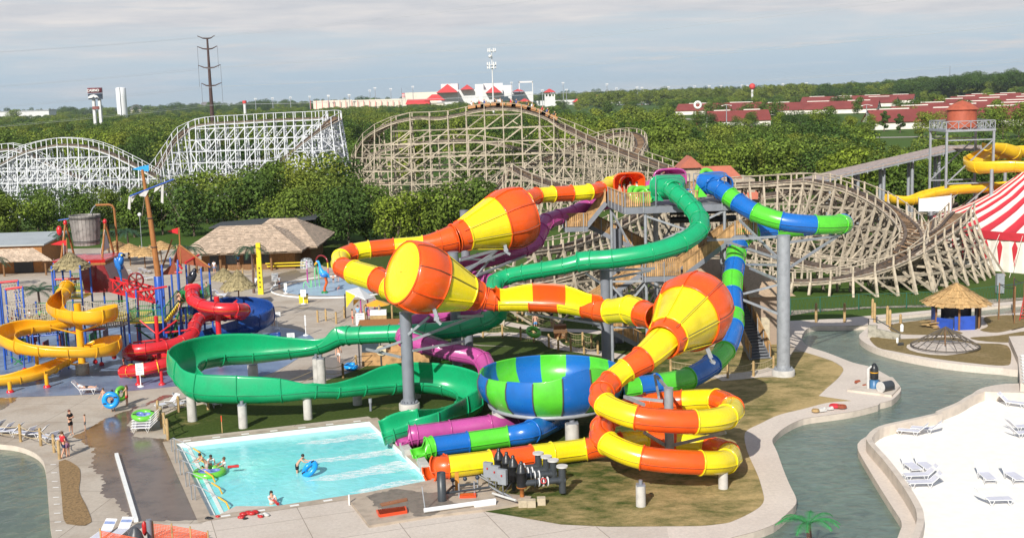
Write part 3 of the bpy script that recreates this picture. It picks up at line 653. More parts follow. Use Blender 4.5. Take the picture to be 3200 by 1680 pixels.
# ---------- blue and lime slide with the bowl
BLM = [M_BL, M_LI, M_SEAM]
BS = thing('bowl_slide', 'blue and lime green tube slide that drops into a big open bowl', 'water slide', G('S', 1717, 1290))
hood(BS, Q('Y2', 1345, 182, 100.2), (-.35, .95, 0), 2.9, 1.7, .72, 2.0, M_BL)
MB().slab([Q('Y2', 1215, 190, 99.5), Q('Y2', 1300, 290, 98.6), Q('Y2', 1195, 300, 98.6), Q('Y2', 1195, 250, 99)], (.3, -1, 0), .1).build('side_panel', M_LI, BS)
rb = .74
flume(BS, [(Q('Y2', 1350, 205, 99), rb, 90, 90, 0), (Q('Y2', 1430, 250, 97.8), rb, 90, 90, 0), (Q('Y2', 1475, 285, 97.2), rb, 90, 90, 1), (Q('Y2', 1535, 330, 96.6), rb, 90, 90, 0), (Q('Y2', 1680, 415, 95.2), rb, 90, 90, 1), (Q('Y2', 1905, 490, 94), rb, 90, 90, 0), (Q('Y2', 2165, 515, 93.8), rb, 90, 90, 1), (Q('Y2', 2350, 512, 94.8), rb, 90, 90, 1), (Q('Y2', 2385, 508, 96.6), rb, 90, 90, 0), (Q('Y2', 2290, 515, 98.6), rb, 90, 90, 0), (Q('Y2', 2060, 535, 99.6), rb, 90, 90, 1), (Q('Y2', 1830, 552, 99.8), rb, 90, 90, 0), (Q('Y2', 1680, 570, 99.4), rb, 90, 90, 1), (Q('Y2', 1585, 615, 98.6), rb, 90, 90, 1), (Q('Y2', 1550, 675, 97.8), rb, 90, 90, 0), (Q('Y2', 1532, 745, 96.8), rb, 90, 90, 1), (Q('Y2', 1522, 830, 95.6), rb, 90, 90, 0), (Q('Y2', 1505, 935, 94.2), rb, 90, 90, 1), (Q('Y2', 1498, 1065, 92.6), rb, 90, 90, 0), (Q('Y2', 1510, 1225, 90.6), rb, 90, 90, 1), (Q('X1', 1505, 190, 88.6), rb, 90, 90, 0), (Q('X1', 1440, 370, 85.6), rb, 90, 90, 1), (Q('X1', 1330, 485, 83.4), rb, 90, 90, 0), (Q('X1', 1145, 590, 81), rb, 90, 90, 1), (Q('X1', 900, 640, 79.4), rb, 90, 90, 0), (Q('X1', 720, 665, 78.6), rb, 90, 90, 1), (Q('X1', 600, 685, 78.2), rb, 90, 90, 0)], BLM, n=28)
BC = Q('Y4', 1838, 528, 78.2); RB = 4.7
A0_ = R(277); bb = MB(); NP = 16; sub = 4; nn = NP * sub
def rimz(a):                                   # low towards the camera's side of the rim, full height elsewhere
 g = lambda c, w: math.exp(-((math.degrees(a) + 277 - c + 180) % 360 - 180) ** 2 / w ** 2)
 return .18 * g(245, 30) + .92 * g(299, 27)
rows_o = [(1.0, 0), (1.03, -.4), (1.03, -.9), (.98, -1.5), (.87, -2.0), (.84, -2.12)]
rows_i = [(.97, 0), (.985, -.35), (.97, -.9), (.90, -1.5), (.78, -1.85), (.5, -2.1), (.18, -2.5)]
for rows_, flip in ((rows_o, False), (rows_i, True)):
 base = len(bb.v)
 for f, z in rows_:
  for i in range(nn):
   a = 2 * PI * i / nn; zz = z + rimz(a) * max(0., 1 + z / .9)
   bb.v.append((BC.x + RB * f * math.cos(a + A0_), BC.y + RB * f * math.sin(a + A0_), BC.z + zz))
 for k in range(len(rows_) - 1):
  for i in range(nn):
   q = (base + k * nn + i, base + (k + 1) * nn + i, base + (k + 1) * nn + (i + 1) % nn, base + k * nn + (i + 1) % nn)
   bb.f.append(q if flip else q[::-1]); bb.m.append((i // sub) % 2); bb.sm.append(True)
rm = bb
for k in range(NP):
 pts = [Vector((BC.x + RB * .985 * math.cos(A0_ + 2 * PI * (k + j / 6) / NP), BC.y + RB * .985 * math.sin(A0_ + 2 * PI * (k + j / 6) / NP), BC.z + rimz(2 * PI * (k + j / 6) / NP))) for j in range(7)]
 rm.tube(pts, .075, 6, k % 2)
sm_ = bb
for k in range(NP):
 a = 2 * PI * k / NP; pts = [Vector((BC.x + RB * (f + .004) * math.cos(a + A0_), BC.y + RB * (f + .004) * math.sin(a + A0_), BC.z + z + rimz(a) * max(0., 1 + z / .9))) for f, z in rows_o]
 sm_.tube(pts, .05, 5, 2)
bowl = bb.build('bowl', BLM, BS)
rg = MB(); rg.torus((BC.x, BC.y, BC.z - 2.12), RB * .87, .13, n=48, k=8); rg.build('support_ring', M_STEEL, BS)
oc = MB(); oc.lathe([(RB * .30, -2.2), (RB * .5, -1.9)], BC, n=24); oc.lathe([(.75, -3.2), (RB * .42, -2.15)], BC, n=24); oc.build('outlet_cone', M_LI, BS)
flume(BS, [(BC + Vector((.6, -.4, -3.0)), .75, 90, 90, 0), (G('Y4', 1690, 1010, 1.2), .70, 90, 90, 0), (G('Y4', 1505, 1050, .95), .64, 90, 90, 1), (G('Y4', 1195, 1095, .8), .64, 90, 90, 0), (G('Y4', 900, 1135, .74), .64, 90, 90, 1), (G('Y4', 858, 1146, .72), .68, 90, 90, 1), (G('Y4', 848, 1150, .68), .64, 8, 8, 1), (G('Y4', 745, 1185, .5), .7, 4, 4, 1)], BLM)
# ---------- green slide
GRM = [M_GR, M_SEAM]
GS = thing('body_slide', 'green slide that starts as a tube and ends as an open trough in wide loops', 'water slide', G('S', 900, 1300))
hood(GS, Q('Y2', 985, 215, 98.5), (-.15, 1, 0), 2.9, 1.9, .70, 2.0, M_GR)
MB().slab([Q('Y2', 870, 220, 98.4), Q('Y2', 860, 325, 98.2), Q('Y2', 950, 325, 97), Q('Y2', 880, 230, 97.5)], (-1, -.5, 0), .1).build('side_panel', M_GR, GS)
rg_ = .72
flume(GS, [(Q('Y2', 1010, 230, 97.2), rg_, 90, 90, 0), (Q('Y2', 1065, 275, 96), rg_, 90, 90, 0), (Q('Y2', 1130, 330, 95), rg_, 90, 90, 0), (Q('Y2', 1195, 400, 93.8), rg_, 90, 90, 0), (Q('Y2', 1238, 470, 92.8), rg_, 90, 90, 0), (Q('Y2', 1235, 555, 91.2), rg_, 90, 90, 0), (Q('Y2', 1095, 660, 89.6), rg_, 90, 90, 0), (Q('Y2', 840, 740, 88.8), rg_, 90, 90, 0), (Q('Y2', 560, 785, 88.8), rg_, 90, 90, 0), (Q('Y2', 370, 800, 89.2), .74, 90, 90, 0), (Q('Y2', 275, 812, 89.4), .76, 90, 90, 0)], GRM)
flume(GS, [(Q('Y2', 290, 812, 89.4), .62, 90, 90, 0), (Q('Y1', 1940, 845, 89.6), .60, 90, 90, 0), (Q('Y1', 1790, 870, 90), .60, 90, 90, 0), (Q('Y1', 1620, 898, 90.6), .60, 90, 90, 0), (Q('Y1', 1490, 930, 91), .62, 90, 90, 0), (Q('Y1', 1400, 975, 90.4), .62, 90, 90, 0), (Q('Y1', 1385, 1060, 89), .62, 90, 90, 0), (Q('Y1', 1440, 1130, 88.2), .64, 90, 90, 0), (Q('Y4', 1420, 75, 88.2), .66, 90, 90, 0), (Q('Y4', 1330, 130, 88.6), .68, 90, 90, 0), (Q('Y4', 1130, 190, 89.4), .68, 90, 90, 0), (Q('Y4', 850, 222, 90), .68, 90, 90, 0), (Q('Y4', 570, 235, 90.4), .68, 90, 90, 0), (Q('Y4', 330, 245, 90.7), .68, 90, 90, 0), (Q('Y4', 240, 250, 90.9), .70, 90, 90, 0), (Q('Y4', 160, 255, 91.1), .72, 62, 40, 0), (Q('Z4', 2330, 1062, 91.3), .76, 10, 22, 0), (Q('Z4', 2100, 1090, 91.4), .85, 4, 45, 0), (Q('Z4', 1850, 1105, 91.2), 1.02, 0, 62, 0), (Q('Z4', 1600, 1120, 90.2), 1.05, 0, 66, 0), (Q('Z4', 1420, 1160, 88.4), 1.05, 0, 66, 0), (Q('Z4', 1330, 1220, 86.2), 1.05, 0, 66, 0), (Q('Z4', 1370, 1285, 84.2), 1.03, 0, 66, 0), (Q('X3', 1600, 150, 83), 1.0, 0, 68, 0), (Q('X3', 1920, 172, 82.4), .97, 0, 70, 0), (Q('X3', 2240, 168, 82.4), .9, 2, 60, 0), (Q('X3', 2500, 150, 82.7), .8, 8, 20, 0), (Q('Y4', 120, 665, 83.4), .75, 12, 12, 0), (Q('Y4', 330, 640, 84.3), .8, 30, 6, 0), (Q('Y4', 560, 612, 85.4), .95, 60, 0, 0), (Q('Y4', 800, 600, 86.2), 1.0, 62, 0, 0), (Q('Y4', 1020, 625, 86.2), 1.0, 62, 0, 0), (Q('Y4', 1190, 690, 84.6), 1.0, 62, 0, 0), (Q('Y4', 1190, 775, 82), 1.0, 60, 0, 0), (Q('Y4', 1075, 840, 80.6), 1.0, 55, 4, 0), (G('Y4', 870, 900, 1.45), .98, 30, 24, 0), (G('Y4', 700, 945, 1.2), .96, 16, 34, 0), (G('Y4', 580, 982, 1.02), .92, 12, 34, 0), (G('Y4', 490, 1010, .85), .92, 8, 26, 0)], GRM, n=28)
# ---------- purple slide
PUM = [M_PU, M_SEAM]
PS = thing('tube_slide', 'purple tube slide winding behind the funnels to the pool', 'water slide', G('S', 1500, 1200))
hood(PS, Q('Y2', 1005, 150, 105.5), (.15, -1, 0), 2.9, 1.7, .66, 1.6, M_PU)
rp = .66
flume(PS, [(Q('Y2', 1000, 150, 107), rp, 90, 90, 0), (Q('Y2', 800, 240, 108.5), rp, 90, 90, 0), (Q('Y2', 540, 325, 107.5), rp, 90, 90, 0), (Q('Y2', 330, 375, 105.5), rp, 90, 90, 0), (Q('Y1', 2030, 420, 104.5), rp, 90, 90, 0), (Q('Y1', 1900, 455, 103.6), rp, 90, 90, 0), (Q('Y1', 1800, 495, 102.4), .72, 90, 90, 0), (Q('Y1', 1755, 560, 101), .70, 90, 90, 0), (Q('Y1', 1715, 645, 99.6), .70, 90, 90, 0), (Q('Y1', 1620, 708, 98.6), rp, 90, 90, 0), (Q('Y1', 1450, 760, 98), rp, 90, 90, 0), (Q('Y1', 1270, 808, 97.6), rp, 90, 90, 0), (Q('Y1', 1110, 850, 97), rp, 90, 90, 0), (Q('Y1', 1060, 895, 95.6), rp, 90, 90, 0), (Q('Y1', 1130, 935, 94.8), rp, 90, 90, 0), (Q('Y1', 1290, 955, 94.9), rp, 90, 90, 0), (Q('Y1', 1400, 985, 95.2), rp, 90, 90, 0), (Q('Y1', 1440, 1050, 94.4), rp, 90, 90, 0), (Q('Y4', 1300, 60, 93.6), rp, 90, 90, 0), (Q('Y4', 1100, 62, 93), rp, 90, 90, 0), (Q('Y4', 870, 110, 92.4), rp, 90, 90, 0), (Q('Y4', 690, 185, 91.4), rp, 90, 90, 0), (Q('Y4', 680, 270, 89.4), rp, 90, 90, 0), (Q('Y4', 830, 325, 88.2), rp, 90, 90, 0), (Q('Y4', 1050, 380, 87.6), rp, 90, 90, 0), (Q('Y4', 1300, 450, 86.6), rp, 90, 90, 0), (BC + Vector((-3.9, 4.6, -2.3)), rp, 90, 90, 0), (BC + Vector((-2.3, 2.6, -3.05)), rp, 90, 90, 0), (BC + Vector((-1.6, .2, -3.2)), .64, 90, 90, 0), (BC + Vector((-2.6, -1.0, -3.25)), .64, 90, 90, 0), (G('Y4', 1370, 960, .95), .64, 90, 90, 0), (G('Y4', 1055, 1002, .8), .64, 90, 90, 0), (G('Y4', 760, 1042, .74), .64, 90, 90, 0), (G('Y4', 725, 1047, .72), .68, 90, 90, 0), (G('Y4', 714, 1050, .68), .64, 8, 8, 0), (G('Y4', 622, 1085, .5), .7, 4, 4, 0)], PUM, n=24)
# ---------- columns and struts
def gb(f, x, y): return G(f, x, y)
SG = 'steel columns carrying the tube slides'
t = col_thing('slide_column', 'tall grey steel column on a bolted footing under the middle funnel', gb('S', 1280, 1278), 7.0, .43, group=SG, m=M_GREY)
braces(t, [(Q('Y4', 650, 295, 84), Q('Y4', 440, 372, 86)), (Q('Y4', 640, 420, 84), Q('Y4', 370, 358, 88)), (Q('Y4', 735, 285, 84), Q('Y4', 1285, 75, 85.5)), (Q('Y4', 705, 240, 83.8), Q('Y4', 870, 100, 83)), (Q('Y4', 740, 370, 84), Q('Y4', 1150, 295, 87)), (Q('Y4', 730, 200, 84), Q('Y4', 1010, 300, 89)), (Q('Y1', 1100, 1245, 84), Q('Y1', 1300, 1240, 85.4))])
def bracket(t, f, pts, d):
 b = MB(); a = [Q(f, x, y, d) for x, y in pts]
 b.bar(a[0], a[1], .34, .25); b.bar(a[1], a[2], .5, .35); b.bar(a[1] + Vector((0, 0, -.2)), a[2] + Vector((.3, 0, -.25)), .7, .18); b.build('bracket', M_CONC if False else M_STEEL, t)
bracket(t, 'Y1', [(905, 1165), (930, 1245), (930, 1275)], 81.6)
t = col_thing('slide_column', 'thickest grey steel column beside the river walk carrying the blue and lime tube', gb('S', 2448, 1172), 10.8, .5, group=SG)
braces(t, [(Q('Y2', 1855, 610, 91), Q('Y2', 1300, 640, 95)), (Q('Y2', 1850, 780, 91), Q('Y2', 1440, 645, 96.5)), (Q('Y2', 1855, 770, 91), Q('Y2', 1560, 480, 96)), (Q('Y2', 1850, 835, 91), Q('Y2', 1620, 832, 95)), (Q('Y2', 1960, 855, 91), Q('Y2', 2350, 600, 95)), (Q('Y2', 1960, 655, 91), Q('Y2', 2360, 600, 95)), (Q('Y2', 1880, 990, 91), Q('Y2', 1590, 1065, 92.6)), (Q('Y2', 1870, 1225, 91), Q('Y2', 1580, 1110, 92.6)), (Q('Y2', 1850, 950, 91), Q('Y2', 1640, 860, 95))])
t = col_thing('slide_column', 'grey steel column below the left end of the wide green tube', Q('S', 1896, 1190, 90.5) * Vector((1, 1, 0)) if False else Vector((Q('S', 1893, 1000, 90.5).x, 90.5, 0)), 8.7, .36, group=SG, m=M_GREY)
braces(t, [(Q('Y2', 520, 880, 90.5), Q('Y2', 880, 862, 93)), (Q('Y2', 520, 945, 90.5), Q('Y2', 850, 880, 94)), (Q('Y2', 440, 975, 90.5), Q('Y2', 330, 900, 89.4)), (Q('Y2', 470, 1310, 90.5), Q('Y1', 1640, 1222, 84.5)), (Q('Y2', 440, 1230, 90.5), Q('Y1', 2090, 1240, 83.2))])
t = col_thing('slide_column', 'grey steel column between the two upper funnels', Vector((Q('Y1', 1062, 800, 92).x, 92, 0)), 10.2, .4, group=SG, m=M_GREY)
braces(t, [(Q('Y1', 1110, 800, 92), Q('Y1', 1470, 700, 95.4)), (Q('Y1', 1120, 880, 92), Q('Y1', 1480, 735, 95.4)), (Q('Y1', 1115, 790, 92), Q('Y1', 1390, 795, 96)), (Q('Y1', 1140, 905, 92), Q('Y1', 1440, 700, 95.2)), (Q('Y1', 1230, 950, 92.5), Q('Y1', 1390, 740, 95.6)), (Q('Y1', 1250, 920, 92.5), Q('Y1', 1640, 760, 98))])
bracket(t, 'Y1', [(1470, 640), (1480, 705), (1485, 725)], 94.6)
t = col_thing('slide_column', 'grey steel column standing behind the upper funnel', Vector((Q('Y1', 1152, 500, 99).x, 99, 0)), 12.7, .36, group=SG, m=M_GREY)
t = col_thing('slide_column', 'short steel post in the middle of the orange double loop', Vector((Q('X1', 995, 800, 68.3).x, 68.3, 0)), 4.95, .27, group=SG)
braces(t, [(Q('X1', 950, 770, 68.3), Q('X1', 640, 738, 68.8)), (Q('X1', 960, 1120, 68.3), Q('X1', 800, 1020, 65.5)), (Q('X1', 1035, 1120, 68.3), Q('X1', 1450, 1020, 66.8)), (Q('X1', 800, 800, 67), Q('X1', 640, 735, 68.8)), (Q('X1', 915, 740, 69), Q('X1', 880, 560, 75)), (Q('X1', 1000, 690, 68.5), Q('X1', 900, 575, 72))])
bracket(t, 'X1', [(1300, 350), (1330, 425), (1320, 430)], 73.6)
PG = 'concrete posts under the slides'
def post(label, x, y, f, z, r): 
 b = G(f, x, y); t = thing('concrete_post', label, 'post', (b.x, b.y, 0), group=PG); mb = MB(); mb.lathe([(r, -.02), (r * .98, z)], (b.x, b.y, 0), n=18); mb.build('shaft', M_FOOT, t)
 s = MB(); s.lathe([(r * .4, z), (r * .4, z + .3)], (b.x, b.y, 0), n=8); s.box((b.x, b.y, z + .04), (r * 1.7, r * 1.7, .08)); s.build('saddle', M_GREY, t); return t
post('concrete post under the far left bend of the green trough', 1535, 420, 'X3', 1.85, .33)
post('concrete post by the pool edge under the green trough, beside the orange stake', 1940, 475, 'X3', 1.6, .31)
post('half shaded concrete post under the green trough, right of the orange stake post', 2457, 405, 'X3', 1.6, .31)
post('concrete post inside the green loop next to the blue splash pad', 1845, 1305, 'Z4', 1.1, .42)
post('tall concrete post behind the green loop near the snack hut', 20, 735, 'Y4', 2.9, .34)
post('tall concrete post of the pair behind the green loop, nearer the trough', -15, 730, 'Y4', 2.9, .3)
post('stubby concrete post under the S-bend of the green trough', 300, 800, 'Y4', .95, .34)
post('stubby concrete post under the green trough behind the tall column', 770, 745, 'Y4', 1.0, .32)
post('thick concrete post under the front edge of the bowl, left one', 1437, 1060, 'Y4', 1.75, .5)
post('thick concrete post under the front edge of the bowl, middle one', 2012, 1110, 'Y4', 1.35, .45)
post('concrete post at the front of the orange loops', 2003 , 1580, 'S', 1.15, .27)
post('concrete post below the right end of the orange loops', 2260, 1525, 'S', 1.0, .27)
post('wide concrete post below the purple tube behind the bowl', 1100, 330, 'Y4', 2.6, .55)
ent = MB()
for f, x, y, x2, y2 in (('Y4', 545, 1045, 585, 1105), ('Y4', 665, 1145, 705, 1205), ('Y4', 800, 1262, 840, 1325)):
 p, q = G(f, x, y), G(f, x2, y2); ent.bar(p + Vector((0, 0, .12)), q + Vector((0, 0, .12)), .5, .5)
tag(ent.build('chute_kerb', M_CONC), kind='structure')
# ================================================================== slide tower: deck, stairs, timber rails, steel frame
M_CEDAR = wood('cedar_boards', (.46, .27, .115), island=.28)
M_TREAD = mat('grey_tread', (.19, .20, .22), .6, .12, 2)
TW = thing('slide_tower', 'steel slide tower with timber railings and zigzag stairs', 'tower', G('S', 2080, 1060))
TZ = 12.75
dk = [Q('Y2', 640, 385, 97), Q('Y2', 1480, 335, 97.5), Q('Y2', 1500, 270, 105.5), Q('Y2', 1000, 275, 107.5), Q('Y2', 490, 312, 105)]
dk = [Vector((p.x, p.y, TZ)) for p in dk]
def beam_edge(t, pts, z, h, m, nm, close=True):
 mb = MB(); n = len(pts)
 for i in range(n if close else n - 1): mb.bar(pts[i] + Vector((0, 0, z)), pts[(i + 1) % n] + Vector((0, 0, z)), .12, h)
 return mb.build(nm, m, t)
d_ = MB(); d_.prism(dk, TZ - .12, TZ); d_.build('deck', M_TREAD, TW); beam_edge(TW, dk, -.28, .5, M_GREY, 'edge_beam')
def rail(t, p, q, h=1.15, step=.155, posts=1.5, nm='railing'):
 """timber board railing with steel posts from p to q"""
 p, q = Vector(p), Vector(q); L = (q - p).length; u = (q - p) / L; mb = MB(); k = int(L / step)
 fl = Vector((u.x, u.y, 0)).normalized(); ang = math.atan2(fl.y, fl.x)
 for i in range(k): mb.box(p.lerp(q, (i + .5) / k) + Vector((0, 0, h * .5)), (step * .72, .04, h * .92), ang)
 for z in (h, h * .96): mb.bar(p + Vector((0, 0, z + .02)), q + Vector((0, 0, z + .02)), .13, .06)
 mb.cur = 1
 nrm = Vector((fl.y, -fl.x, 0)) * .07
 for i in range(int(L / posts) + 1):
  b = p + u * min(L - .05, i * posts + .05) + nrm; mb.bar(b - Vector((0, 0, .45)), b + Vector((0, 0, h + .04)), .07)
 return mb.build(nm, [M_CEDAR, M_STEEL], t)
def flight(t, a, b, wdt, nm='stair', rails=(1, 1)):
 a, b = Vector(a), Vector(b); d = b - a; fl = Vector((d.x, d.y, 0)); L = fl.length; fl /= L; sd = Vector((fl.y, -fl.x, 0)) * wdt / 2; n = max(3, int(abs(d.z) / .19)); ang = math.atan2(fl.y, fl.x)
 mb = MB()
 for i in range(n): mb.box(a.lerp(b, (i + .5) / n), (L / n * 1.05, wdt, .05), ang)
 for s in (-1, 1): mb.cur = 1; mb.bar(a + sd * s - Vector((0, 0, .1)), b + sd * s - Vector((0, 0, .1)), .06, .38)
 mb.bar(a - Vector((0, 0, .22)), b - Vector((0, 0, .22)), wdt * .96, .03)
 st_ = mb.build(nm, [M_TREAD, M_GREY], t)
 for s, r0 in zip((-1, 1), rails):
  if r0: rail(t, a + sd * s, b + sd * s, 1.1)
 return st_
rail(TW, dk[4], dk[0] + (dk[4] - dk[0]) * .02); rail(TW, dk[0], dk[0].lerp(dk[1], .25)); rail(TW, dk[0].lerp(dk[1], .60), dk[0].lerp(dk[1], .70)); rail(TW, dk[1], dk[2]); rail(TW, dk[2], dk[3])
rail(TW, dk[0].lerp(dk[1], .92), dk[1])
L1 = Vector((Q('Y2', 345, 500, 103).x, 104.4, TZ - 2.15))
flight(TW, Vector((dk[4].x, 104.2, TZ - .05)), L1, 1.7)
def landing(c, sx, sy, rls):
 c = Vector(c); P = [c + Vector((x * sx / 2, y * sy / 2, 0)) for x, y in ((-1, -1), (1, -1), (1, 1), (-1, 1))]
 mb = MB(); mb.prism(P, c.z - .1, c.z); mb.cur = 1
 for i in range(4): mb.bar(P[i] - Vector((0, 0, .22)), P[(i + 1) % 4] - Vector((0, 0, .22)), .1, .36)
 mb.build('landing', [M_TREAD, M_GREY], TW)
 for i in rls: rail(TW, P[i], P[(i + 1) % 4])
 return P
landing(L1 + Vector((-.9, .9, 0)), 1.9, 3.8, (3, 0, 2))
L2 = L1 + Vector((6.4, 2., -3.3))
flight(TW, L1 + Vector((0, 2., 0)), L2, 1.6)
landing(L2 + Vector((.9, -.9, 0)), 1.9, 3.8, (1,))
S3a, S3b = Vector((Q('Y2', 1500, 600, 98.2).x, 98.2, 10.2)), Vector((Q('Y2', 1080, 900, 97).x, 97.2, 7.2))
flight(TW, S3a, S3b, 1.7)
landing(S3b + Vector((-1.45, .3, 0)), 2.9, 2.6, (0, 3, 2)); landing(S3a + Vector((.9, 1.2, 0)), 1.8, 4.2, (0, 1))
flight(TW, S3b + Vector((-2.9, 1.6, 0)), S3b + Vector((-8.3, 2.4, -3.6)), 1.6)
flight(TW, S3b + Vector((-8.3, 4.4, -3.6)), S3b + Vector((-2.4, 5.2, -7.0)), 1.6)
g0 = G('X1', 1730, 440); flight(TW, g0 + Vector((-1.2, 6.2, 4.4)), g0, 1.7)
def steel(t, p, q, r=.1, n=8, nm='leg', m=None): return MB().tube([p, q], r, n).build(nm, m or M_STEEL, t)
legs = [Vector((Q('Y2', 810, 600, 97.3).x, 97.3, 0)), Vector((Q('Y2', 1440, 600, 97.6).x, 97.6, 0)), Vector((Q('Y2', 540, 600, 103.5).x, 103.5, 0)), Vector((Q('Y2', 890, 500, 104.5).x, 104.5, 0)), Vector((Q('Y2', 1100, 500, 104.5).x, 104.5, 0)), Vector((Q('Y2', 1420, 500, 104.5).x, 104.5, 0)), Vector((Q('Y2', 540, 1200, 97.6).x, 97.6, 0))]
for i, l in enumerate(legs):
 top = TZ - .4 if i < 6 else 8.7
 steel(TW, l, l + Vector((0, 0, top)), .13 if i < 3 or i == 6 else .22, 10)
MB().lathe([(.45, 0), (.45, TZ - 2.6)], (Q('Y2', 585, 700, 105.5).x, 105.5, 0), n=18).build('leg', M_GREY, TW)
for a, b, z0, z1 in ((0, 1, 12., 9.6), (0, 1, 9.4, 12.2), (0, 6, 6.6, 3.2), (0, 6, 3.2, 6.4), (0, 6, 8.5, 8.5), (0, 6, 6.7, 6.7), (0, 6, 2.9, 2.9), (2, 0, 12, 7), (0, 2, 6.8, 3), (1, 5, 11, 7), (3, 4, 11.8, 8), (4, 3, 11.8, 8), (0, 3, 6.6, 6.6), (1, 5, 6.5, 6.5), (2, 3, 7, 7), (0, 1, 7.0, 4.), (1, 0, 3.4, 6.6), (4, 1, 6.8, 2.5)):
 mb = MB(); mb.bar(legs[a] + Vector((0, 0, z0)), legs[b] + Vector((0, 0, z1)), .12, .16); mb.build('brace', M_STEEL, TW)
bk = MB()
for z in (11.9, 11.2): bk.tube([Vector((legs[4].x - 1.5, 101, z)), Vector((legs[4].x + 4, 101, z))], .28, 10)
bk.build('water_pipe', mat('black_pipe', (.02, .02, .022), .4, .1), TW)
for a in ((dk[0].lerp(dk[1], .30), dk[0].lerp(dk[1], .62)), (dk[0].lerp(dk[1], .66), dk[0].lerp(dk[1], .95))):
 mb = MB(); p, q = a; h = Vector((0, 0, 2.5)); mb.tube([p, p + h, q + h, q], .05, 6); mb.build('gate_frame', M_GREY, TW)
# lime and green rafts held at the top of the tower come later with the riders
# ---------- plant room below the tower
M_CLAP = mat('taupe_cladding', (.33, .25, .19), .8, .08, 2, stretch=(1, 1, 9)); M_SHING = mat('tan_shingle', (.40, .29, .195), .9, .15, 5, .3, 20)
PB = thing('pump_house', 'taupe pump house with a tan hipped roof under the slide tower', 'building', G('S', 2350, 1040))
q0, q1 = Q('Y2', 1640, 1150, 102), Q('Y2', 1860, 1000, 108)
x0, x1, y0, y1 = q0.x - 6.8, q0.x + 3.2, 102.5, 111
w_ = MB(); w_.box(((x0 + x1) / 2, (y0 + y1) / 2, 2.2), (x1 - x0, y1 - y0, 4.4)); w_.build('wall', M_CLAP, PB)
rf = MB(); e = .7; zr, ze = 7.0, 4.3
V = [(x0 - e, y0 - e, ze), (x1 + e, y0 - e, ze), (x1 + e, y1 + e, ze), (x0 - e, y1 + e, ze), (x0 + 3.6, (y0 + y1) / 2, zr), (x1 - 3.6, (y0 + y1) / 2, zr)]
rf.add(V, [(0, 1, 5, 4), (1, 2, 5), (2, 3, 4, 5), (3, 0, 4), (3, 2, 1, 0)]); rf.build('roof', M_SHING, PB)
MB().box((q0.x + 1.2, y0 - .03, 1.25), (1.2, .08, 2.3)).build('door', mat('cream_door', (.50, .43, .31), .6), PB)
lm = MB(); lm.box((q0.x + 2.7, y0 - .1, 3.4), (.18, .2, .2)); lm.build('wall_lamp', M_GREY, PB)
